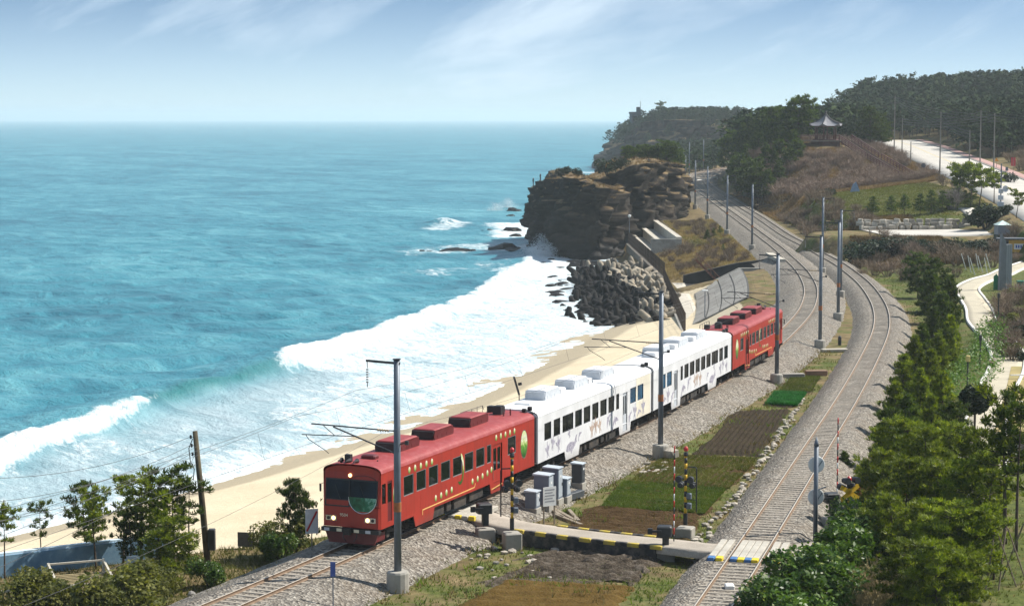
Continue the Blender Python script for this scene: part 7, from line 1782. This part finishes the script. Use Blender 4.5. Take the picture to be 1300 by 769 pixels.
for i in range(6):
    x, y_, _ = hexp(2.3, 0)[i]; m = MB(); m.smooth = True; m.lathe([(.14,.55),(.13,3.3)], (x, y_, 0), 10); m.build('column', M_REDW, root)
    x2, y2, _ = hexp(2.3, 0)[(i+1) % 6]
    m = MB(); m.bar((x,y_,3.2),(x2,y2,3.2), .14, .26); m.build('tie_beam', M_REDW, root)
    if i != 5:
        m = MB(); m.bar((x,y_,1.35),(x2,y2,1.35), .08, .10); m.bar((x,y_,.95),(x2,y2,.95), .05, .06)
        for k in range(5): c_ = Vector((x,y_,0)).lerp(Vector((x2,y2,0)), (k+.5)/5); m.box(c_.x-.03,c_.x+.03,c_.y-.03,c_.y+.03,.55,1.35)
        m.build('balustrade', M_REDW, root)
prof = [(3.45,3.35),(2.8,3.62),(2.0,4.05),(1.2,4.65),(.55,5.3),(.22,5.75)]
m = MB(); ns = 24; V = []
for r_, z in prof:
    for k in range(ns):
        an = 2*math.pi*k/ns; q = (an % (math.pi/3))-(math.pi/6); cr = math.cos(math.pi/6)/math.cos(q); lift = (abs(q)/(math.pi/6))**4*.45*max(0,(r_-1.0)/2.4)
        V.append((r_*cr*1.08*math.cos(an), r_*cr*1.08*math.sin(an), z+lift))
m.add(V, [(i*ns+k, i*ns+(k+1) % ns, (i+1)*ns+(k+1) % ns, (i+1)*ns+k) for i in range(len(prof)-1) for k in range(ns)] + [tuple(range(ns))]); rf_ = m.build('roof', M_TILE, root)
for i in range(6):
    an = i*math.pi/3; m = MB(); m.tube([(r_*1.08*math.cos(an), r_*1.08*math.sin(an), z+.06+.45*max(0,(r_-1.0)/2.4)) for r_, z in prof], [.10,.10,.10,.10,.10,.10], 6); m.build('ridge', M_TILED, rf_)
m = MB(); m.lathe([(.30,5.7),(.34,5.9),(.16,6.05),(.22,6.25),(.04,6.6)], (0,0,0), 10); m.build('finial', M_TILED, rf_)
def terr_stairs(name, a, b, w, label, n, landing=None):
    a = Vector(a); b = Vector(b); d_ = b-a; rz = math.atan2(d_.y, d_.x); Lh = math.hypot(d_.x, d_.y)
    root = empty(name, a, rz); tag(root, label, 'stairs'); M_ = M_REDW; M_T = pm('weathered_tread', (.20,.145,.115), .9, .2, 2)
    for i in range(n):
        x = Lh*(i+.5)/n; z = d_.z*(i+.5)/n; m = MB(); m.box(x-Lh/n*.48, x+Lh/n*.48, -w/2, w/2, z-.07, z+.02); m.build('tread', M_T, root)
    for s_ in (-w/2-.08, w/2+.08):
        m = MB(); m.bar((0,s_,-.1),(Lh,s_,d_.z-.1), .10, .32); m.build('stringer', M_, root)
        m = MB(); m.bar((0,s_,1.15),(Lh,s_,d_.z+1.15), .14, .16); m.bar((0,s_,.75),(Lh,s_,d_.z+.75), .08, .12); m.bar((0,s_,.4),(Lh,s_,d_.z+.4), .08, .12); m.build('handrail', M_, root)
        for i in range(int(Lh/1.6)+1):
            u = min(1, i*1.6/Lh); m = MB(); m.box(Lh*u-.06, Lh*u+.06, s_-.06, s_+.06, d_.z*u-3.0, d_.z*u+1.12); m.build('baluster_post', M_, root)
P0 = pc + Vector((4.2,-1.5,.35)); P1 = Vector((78.3, 446, 0)); P1.z = gsample(78.3, 446)+.5; P2 = Vector((82.6, 428, 0)); P2.z = gsample(82.6, 428)+.15
terr_stairs('timber_stairs', P0, P1, 3.0, 'dark red timber stairs dropping from the pavilion to a landing', 26)
terr_stairs('timber_stairs', P1 + (P2-P1).normalized()*1.2, P2, 3.0, 'lower timber stair flight from the landing to the footpath', 20)
root = empty('stair_landing', P1 + (P2-P1).normalized()*.4, .0); tag(root, 'timber landing between the two stair flights', 'landing'); m = MB(); m.box(-1.6,1.6,-1.4,1.4,-.12,.02); m.build('deck', M_STAKE, root)
for x, y_ in ((-1.5,-1.3),(1.5,-1.3),(1.5,1.3),(-1.5,1.3)): m = MB(); m.box(x-.07,x+.07,y_-.07,y_+.07,-4,1.0); m.build('post', M_REDW, root)
m = MB(); m.box(-6.5, 4.2, -3.2, 3.0, -.35, -.05); dk = m.build('viewing_deck', M_STAKE, None, pc + Vector((0,-.5,.4)), .05); tag(dk, 'timber viewing deck carrying the pavilion', 'deck')
for x in (-6.4,-4.2,-2.0,.2,2.4): m = MB(); m.box(x-.06,x+.06,-3.2,-3.08,-3.0,1.0); m.build('post', M_REDW, dk)
m = MB(); m.bar((-6.4,-3.14,1.0),(2.4,-3.14,1.0), .08, .10); m.build('handrail', M_REDW, dk)

# ------------------------------------------------------------------ trees of the hill
def far_templates(n, seed, quads=120, shape='pine'):
    out = []
    for s in range(n):
        r = np.random.default_rng(seed+s); nl = 9 if shape == 'pine' else 7; P = []
        for l in range(nl):
            u = (l+.5)/nl; z = .30+.68*u; R_ = (.30*(1-u)**.6+.05)*(1.25 if shape == 'pine' else 1.5)
            for b in range(3 if u < .8 else 2):
                a = r.uniform(0, 6.28); c = np.array([math.cos(a)*R_*.62, math.sin(a)*R_*.62, z+r.uniform(-.03,.03)])
                k = quads//(nl*3)+1; P.append(c + r.normal(size=(k,3))*np.array([R_*.36, R_*.36, .030]))
        P = np.concatenate(P); V, F = leaf_cloud(P, .075, r, .6); out.append((V, F))
    return out
FT = far_templates(9, 300, 170)
t = NT('forest_foliage'); p = t.pos(); n_ = t.noise(p, .35, 4)
c = t.mix(t.attr('tree_tone'), t.ramp(n_, [(.3, (.008,.020,.010)), (.7, (.026,.046,.018))]), t.ramp(n_, [(.3, (.022,.040,.014)), (.7, (.058,.078,.025))])); t.color(c); t.set(Roughness=.9, Specular_IOR_Level=.05); M_NEEDLEF = t.m
def forest(name, pts, hts, mat, seed):
    r = np.random.default_rng(seed); VV = []; FF = []; MI = []; TVv = []; b = 0
    for (x, y, z), h in zip(pts, hts):
        V, F = FT[r.integers(0, len(FT))]; a = r.uniform(0, 6.28); w = h*r.uniform(.8, 1.25); c, s = math.cos(a), math.sin(a)
        Q = np.stack([(V[:,0]*c-V[:,1]*s)*w + x, (V[:,0]*s+V[:,1]*c)*w + y, V[:,2]*h + z], 1); VV.append(Q); FF.append(F+b); MI.append(np.zeros(len(F))); TVv.append(np.full(len(Q)+8, r.uniform(0,1))); b += len(Q)
        tw = h*.012; T = np.array([[-tw,0,-.5],[tw,0,-.5],[tw*.4,0,h*.9],[-tw*.4,0,h*.9],[0,-tw,-.5],[0,tw,-.5],[0,tw*.4,h*.9],[0,-tw*.4,h*.9]])+np.array([x,y,z]); VV.append(T); FF.append(np.array([[0,1,2,3],[4,5,6,7]])+b); MI.append(np.ones(2)); b += 8
    o = np_obj(name, np.concatenate(VV), np.concatenate(FF), [mat, M_BARK], mi=np.concatenate(MI), attrs={'tree_tone': np.concatenate(TVv)}); tag(o, kind='stuff'); return o
rf = np.random.default_rng(17)
def road_d(x, y): return poly_near(np.array([x]), np.array([y]), np.array([(p.x, p.y) for p in ROAD]))[0][0]
pts = []; hts = []
RP = np.array([(p.x, p.y) for p in ROAD])
N = 5200; Yc = rf.uniform(470, 880, N)**1.0; Xc = Yc*rf.uniform(.080, .275, N)
dr, _, _ = poly_near(Xc, Yc, RP)
ok = (dr > 11) & (Xc > t2(np.minimum(Yc,800))+7) & ~((Yc < 640) & (Xc < 100) & (Xc > 62) & (Yc < 520)) & ~((Xc < 96) & (Yc < 500))
Xc, Yc = Xc[ok], Yc[ok]; Zc = np.array([gsample(a_, b_) for a_, b_ in zip(Xc, Yc)])
sel = rf.permutation(len(Xc))[:1500]
forest('pine_forest', list(zip(Xc[sel], Yc[sel], Zc[sel]-.2)), rf.uniform(6.5, 10.5, len(sel)), M_NEEDLEF, 5)
# headland and the wooded neck behind the railway
pts = []; 
for i in range(520):
    y_ = rf.uniform(1036, 1150); x = rf.uniform(50, 128); p = drop(x, y_)
    if p.z > 5.5: pts.append((p.x, p.y, p.z-(2.0 if p.z > 14 else 1.0)))
for i in range(360):
    y_ = rf.uniform(640, 1010); x = y_*rf.uniform(.072, .10); z = gsample(x, y_)
    if z > 1 and x < t1(min(y_, 790)) - 8 or (y_ > 800 and z > 1): pts.append((x, y_, z-.2))
forest('headland_wood', pts, rf.uniform(5, 9, len(pts)), M_NEEDLEF, 8)
# individual big pines on the hill
HP = [pine(s, 10.0, 3.4, .22, 'dome', 9, 6, .75, 3.6, M_NEEDLE, .35, .22, 9, .30) for s in (71,72,73)] + [pine(s, 10.0, 2.8, .15, 'cone', 10, 6, .70, 3.6, M_NEEDLE, .25, .20, 9, .30) for s in (74,75)]
FP = [pine(s, 9.0, 3.0, .50, 'umbrella', 5, 5, .7, 3.8, M_NEEDLE, .5, .16, 9, .30) for s in (76,77)]
gh = 'big dark pines on the slope left of the pavilion'; gh = 'big dark pines on the slope between the railway and the pavilion'
for px, Y, top in ((962,438,212),(975,434,216),(988,436,205),(1000,440,200),(1010,446,190),(955,446,205),(982,444,195),(945,470,200),(1005,456,178),(930,520,170),(942,505,158),(955,500,150),(968,492,142),(982,485,138),(995,478,140),(948,480,185),(962,472,178),(975,466,172),(990,462,165),(1002,470,150),(935,495,195),(955,462,205),(972,455,200),(988,452,192)):
    x = (px-650)/FPX*Y; p = Vector((x, Y, gsample(x, Y)-.2)); h = max(5.0, hpx(p, top)); h = min(h, 13)
    plant('hill_pine', rr.choice(HP), p, rr.uniform(0,6.28), h/10, 'big dark pine on the slope between the railway and the pavilion', 'pine tree', gh)
for px, Y, top, lab in ((1012,466,126,'tall crooked pine standing over the slope next to the pavilion'),(1104,476,140,'big bushy dark pine behind the timber stairs'),(1118,482,155,'smaller dark pine touching the big pine behind the timber stairs')):
    x = (px-650)/FPX*Y; p = Vector((x, Y, gsample(x, Y)-.2)); h = hpx(p, top); plant('hill_pine', rr.choice(HP[:3]), p, rr.uniform(0,6.28), (h/10*1.1, h/10*1.1, h/10), lab, 'pine tree', None)
# crowns on the first cliff
for px, Y, top in ((800,452,196),(810,455,190),(822,450,184),(833,456,186),(845,450,180),(852,460,188),(815,462,188),(840,466,184)):
    x = (px-650)/FPX*Y; p = drop(x, Y); h = max(3.5, hpx(p, top)); plant('cliff_pine', rr.choice(HP), p-Vector((0,0,.3)), rr.uniform(0,6.28), (h/10*1.5, h/10*1.5, h/10), 'dark pine crowning the cliff block next to the railway', 'pine tree', 'pines crowning the cliff')
p = drop((838-650)/FPX*1075, 1075); plant('lone_pine', FP[0], p, 1.0, max(5, hpx(p, 131))/9, 'lone spreading pine on the brow of the far headland', 'pine tree', None)
p = drop((806-650)/FPX*1072, 1072); h = hpx(p, 141); root = empty('guard_post', p, .2); tag(root, 'dark square guard post tower on the far headland', 'guard post')
M_GP = pm('guard_post_dark', (.055,.065,.075), .8, .2, .5); m = MB(); m.box(-2.6,2.6,-2.2,2.2,-2,h*.85); m.build('tower', M_GP, root); m = MB(); m.box(-2.9,2.9,-2.5,2.5,h*.85,h*.95); m.box(.8,2.4,-1.4,1.4,h*.95,h*1.2); m.build('roof', M_GP, root); m = MB(); m.box(-1.8,1.8,-2.26,-2.18,h*.5,h*.7); m.build('window', M_GLASS, root); m = MB(); m.tube([(2.7,0,h*.8),(2.7,0,h*1.5)], .12, 5); m.build('aerial', M_GP, root)
# small trees of the lawn
LP = [pine(s, 4.0, 1.1, .22, 'cone', 8, 5, .30, 5.0, M_NEEDLE, .1, .07, 9, .28) for s in (81,82,83)]
for px, py, top in ((1108,276,250),(1131,275,249),(1148,272,247),(1168,274,247),(1182,272,243),(1196,270,243),(1214,275,234),(1234,275,236),(1206,269,245),(1225,268,242)):
    stand('lawn_conifer', LP, px, py, top, 'small tiered conifer on the lawn above the boulder wall', 'conifer', 'small conifers on the lawn', 4, 1.15, 4.0)
KP = [pine(s, 6.0, 2.2, .45, 'umbrella', 5, 5, .50, 5.5, M_NEEDLEL, .6, .13, 9, .28) for s in (84,85)]
for px, py, top in ((1216,262,212),(1232,262,218),(1243,262,215),(1262,258,222),(1290,277,245)): stand('pruned_pine', KP, px, py, top, 'cloud-pruned pine with flat bright pads at the roadside', 'pine tree', 'cloud-pruned pines along the road', 6, 1.0, 6.0)
for px, py, top in ((1252,274,256),(1262,275,258),(1273,274,258),(1055,249,238),(1041,249,240),(1282,232,218)): stand('round_bush', DARKS, px, py, top, 'round dark bush at the edge of the upper lawn', 'shrub', 'round dark bushes of the upper lawn', 6, 1.1, 1.6)
# dark hedge row below the lane, bare brush around it
for i in range(24):
    px = 1098+i*7.4; stand('lane_shrub', DARKS, px, 318+rr.uniform(-5,6), 303+rr.uniform(-3,4), 'dark evergreen shrub in the row below the lane', 'shrub', 'dark shrubs in the row below the lane', 1.5, 1.25, 1.6)
for i in range(46):
    px = rr.uniform(1085, 1290); py = rr.uniform(322, 358)
    if 1215 < px and py > 340: continue
    p = on(px, py, .5); o = put('bare_shrub', TW[i % 4], p, rr.uniform(0,6), rr.uniform(.9,1.6)); tag(o, 'bare grey-brown shrub in the bed below the lane', 'shrub', 'bare shrubs below the lane')
for i in range(36):
    px = rr.uniform(1265, 1300); py = rr.uniform(378, 460); p = on(px, py, .2)
    if i % 3 == 0: stand('garden_shrub', OLIVE+DARKS, px, py, py-rr.uniform(14,24), 'low green garden shrub on the far side of the walkway', 'shrub', 'garden shrubs beyond the walkway', 0, 1.2, 1.8)
    else: o = put('bare_garden_shrub', TW[i % 4], p, rr.uniform(0,6), rr.uniform(.7,1.3)); tag(o, 'bare twiggy shrub on the far side of the walkway', 'shrub', 'bare shrubs beyond the walkway')
stand('bare_tree', [(HP[0][0], twig_shrub(58, 1.6, 2.0, 70, M_TWIGP, .02))], 1205, 268, 236, 'pale leafless tree beside the road', 'tree', None, 6, .8, 2.2) if False else None
p = on(1208, 266, 6); o = put('leafless_tree', twig_shrub(58, 1.9, 2.4, 90, pm('pale_twigs', (.26,.22,.20), .95, .2, 1), .018), p, 0, 1.35); tag(o, 'pale leafless tree between the lawn and the road', 'tree')
# bare brush on the knoll: countless
def stair_d(x, y_): return poly_near(np.array([x]), np.array([y_]), np.array([(P0.x,P0.y),(P1.x,P1.y),(P2.x,P2.y)]))[0][0]
def twig_field(name, n, test, x0, x1, y0, y1, mats, s0, s1, seed):
    q = random.Random(seed); VV = []; FF = []; b = 0; base = [np.array([v.co[:] for v in me.vertices]) for me in TW]; fb = [np.array([f.vertices[:] for f in me.polygons]) for me in TW]; k = 0
    while k < n:
        x = q.uniform(x0, x1); y_ = q.uniform(y0, y1); k += 1
        if not test(x, y_) or not off_pave(np.array([x]), np.array([y_]), 1.0)[0] or stair_d(x, y_) < 4.2: continue
        i = q.randrange(4); a = q.uniform(0, 6.28); s = q.uniform(s0, s1); V = base[i]; c, s_ = math.cos(a), math.sin(a)
        VV.append(np.stack([(V[:,0]*c-V[:,1]*s_)*s+x, (V[:,0]*s_+V[:,1]*c)*s+y_, V[:,2]*s+gsample(x,y_)-.1], 1)); FF.append(fb[i]+b); b += len(V)
    o = np_obj(name, np.concatenate(VV), np.concatenate(FF), mats); tag(o, kind='stuff')
twig_field('knoll_thicket', 520, lambda x, y_: x > t2(y_)+5 and math.hypot(x-70, y_-460) > 9 and not (62 < x < 77 and 446 < y_ < 460) and gsample(x, y_) > 3.5, 52, 86, 405, 480, M_TWIGP, .8, 1.7, 3)
twig_field('bank_thicket', 150, lambda x, y_: x > t2(y_)+4.6, 50, 58, 290, 400, M_TWIG, .6, 1.3, 4)
twig_field('roadside_thicket', 160, lambda x, y_: 9.2 < road_d(x, y_) < 12.5 and x < 92, 74, 92, 330, 500, M_TWIG, .7, 1.2, 6)
twig_field('far_side_thicket', 260, lambda x, y_: 10 < road_d(x, y_) < 24 and x > 100, 100, 140, 330, 520, M_TWIG, 1.0, 2.0, 7)
twig_field('sea_bank_thicket', 170, lambda x, y_: 24.5 < x < float(t1(y_))-5 and not in_trench(x, y_) and (y_ < 346 or x > 30), 24, 42, 303, 395, M_TWIG, .45, .95, 9)
for px, py, top in ((898,306,292),(906,302,290),(914,298,287),(918,320,310)): stand('bank_conifer', LP, px, py, top, 'little dark conifer on the straw-coloured sea bank', 'conifer', 'little conifers on the sea bank', -2, 1.0, 4.0)
# ------------------------------------------------------------------ utility poles along the road
M_CPOLE = pm('concrete_pole', (.19,.175,.16), .85, .12, 1.0)
tops = []
for i, (px, py, top, lab) in enumerate(((1135,199,122,'concrete utility pole at the head of the road behind the stairs'),(1193,224,142,'concrete utility pole on the near verge of the road with two crossarms'),(1145,197,150,'short concrete utility pole behind the stairs pole'),(1244,213,140,'concrete utility pole on the pink pavement'),(1261,236,144,'concrete utility pole on the near verge among the pruned pines'),(1230,232,165,'slim concrete pole on the near verge of the road'),(1156,210,180,'short lamp pole at the bend of the road'))):
    p = on(px, py, 8); h = hpx(p, top); root = empty('utility_pole', p, .4); tag(root, lab, 'utility pole', 'concrete utility poles along the road')
    m = MB(); m.tube([(0,0,-.5),(0,0,h)], [.15,.09], 8); m.build('post', M_CPOLE, root)
    if h > 8:
        for z in (h-.4, h-1.5): m = MB(); m.bar((-1.2,0,z),(1.2,0,z), .10, .10); ar = m.build('crossarm', M_DARK, root); m = MB(); [m.lathe([(.05,0),(.09,.1),(.04,.22)], (x,0,z+.05), 6) for x in (-1.1,-.4,.4,1.1)]; m.build('insulators', M_DARK, ar); ar.children[0]['kind'] = 'stuff'
        tops.append(p + Vector((0,0,h-.3)))
tops.sort(key=lambda q: q.x)
for k in range(3): wire('road_wire', [q + Vector((0,0,-.55*k)) for q in tops] + [tops[-1]+Vector((30,-60,-2-.6*k))], .03, 'power wire strung between the concrete poles of the road', .9, 8, 'power wires along the road')
# small signs of the road
p = on(1172, 226, 7); root = empty('round_sign', p, .1); tag(root, 'round grey sign back on a thin pole by the road hedge', 'sign'); h = hpx(p, 207); m = MB(); m.tube([(0,0,-.2),(0,0,h-.3)], .04, 5); m.build('post', M_CPOLE, root); m = MB(); m.lathe([(.02,-.02),(.48,-.02),(.48,.02),(.02,.02)], (0,-.05,h-.48), 18, 'y'); m.build('disc', pm('sign_back_grey', (.10,.10,.11), .6, .1, 3), root)
p = on(1286, 224, 8); root = empty('banner_sign', p, 0); tag(root, 'tall red banner sign on the far side of the road', 'sign'); h = hpx(p, 200); m = MB(); m.tube([(0,0,-.2),(0,0,h)], .05, 5); m.build('post', M_CPOLE, root); m = MB(); m.box(-.45,.45,-.03,.03,h-1.7,h); m.build('banner', pm('banner_red', (.42,.04,.05), .7, .1, 3), root)
p = on(1265, 214, 8); root = empty('warning_sign', p, 0); tag(root, 'orange triangular warning sign behind the road', 'sign'); h = hpx(p, 200); m = MB(); m.tube([(0,0,-.2),(0,0,h)], .04, 5); m.build('post', M_CPOLE, root); m = MB(); m.prism([(-.45,h-.8),(.45,h-.8),(0,h)], 'y', -.08, -.05); m.build('plate', pm('warning_orange', (.62,.25,.02), .6, .1, 3), root)
p = on(1270, 275, 6); h = hpx(p, 208); root = empty('equipment_mast', p, .3); tag(root, 'grey mast with dish and boxes beside the round bushes', 'mast'); m = MB(); m.tube([(0,0,-.3),(0,0,h)], .10, 8); m.build('post', M_POST, root)
for z, w in ((1.6,.45),(2.6,.35),(3.6,.30)): m = MB(); m.bev(-w,w,-.25,.25,z,z+.7,.04); m.build('box', M_GRAY, root)
m = MB(); m.lathe([(.02,-.05),(.5,-.2),(.52,-.15),(.05,0)], (.5,-.3,4.3), 16, 'y'); m.build('dish', M_GRAY, root); m = MB(); m.bar((-1.3,0,h-1.2),(.9,0,h-1.2), .08, .08); m.box(.8,1.1,-.15,.15,h-1.1,h-.5); m.build('camera_arm', M_POST, root)
p = on(1085, 244, 6); m = MB(); m.add([(-1.0,-.6,0),(1.0,-.6,0),(.8,.6,0),(-.8,.6,0),(-.5,-.3,1.2),(.2,-.2,2.0),(.5,.3,1.0),(-.3,.3,1.5)], [(0,1,5,4),(1,2,6,5),(2,3,7,6),(3,0,4,7),(4,5,6,7)]); o = m.build('blue_sculpture', pm('sculpture_blue_grey', (.24,.30,.40), .6, .2, 2), None, p); tag(o, 'small blue-grey sculpture at the foot of the knoll', 'sculpture')
# the far rail bend: white guard rail
p0 = [GD(885,195,560), GD(896,192,565), GD(905,184,575), GD(911,178,585)]
m = MB(); m.tube([Vector((q.x,q.y,gsample(q.x,q.y)+1.0)) for q in p0], .14, 5); o = m.build('guard_rail', M_WHT); tag(o, 'white guard rail curving up the bank past the far masts', 'guard rail')
for q in p0: m = MB(); z = gsample(q.x,q.y); m.tube([(q.x,q.y,z-.3),(q.x,q.y,z+1.0)], .09, 5); m.build('post', M_WHT, o)
# ------------------------------------------------------------------ sea air
m = MB(); m.box(-14600, 14600, -60, 20600, -40, 66); o = m.build('haze', None or bpy.data.materials.new('sea_haze')); o['kind'] = 'stuff'
hm = o.data.materials[0]; hm.use_nodes = True; ht = hm.node_tree; ht.nodes.clear()
ho = ht.nodes.new('ShaderNodeOutputMaterial'); hv = ht.nodes.new('ShaderNodeVolumePrincipled')
hv.inputs['Color'].default_value = (.84,.945,1.0,1); hv.inputs['Density'].default_value = .00013; hv.inputs['Anisotropy'].default_value = 0.2
ht.links.new(hv.outputs[0], ho.inputs['Volume'])
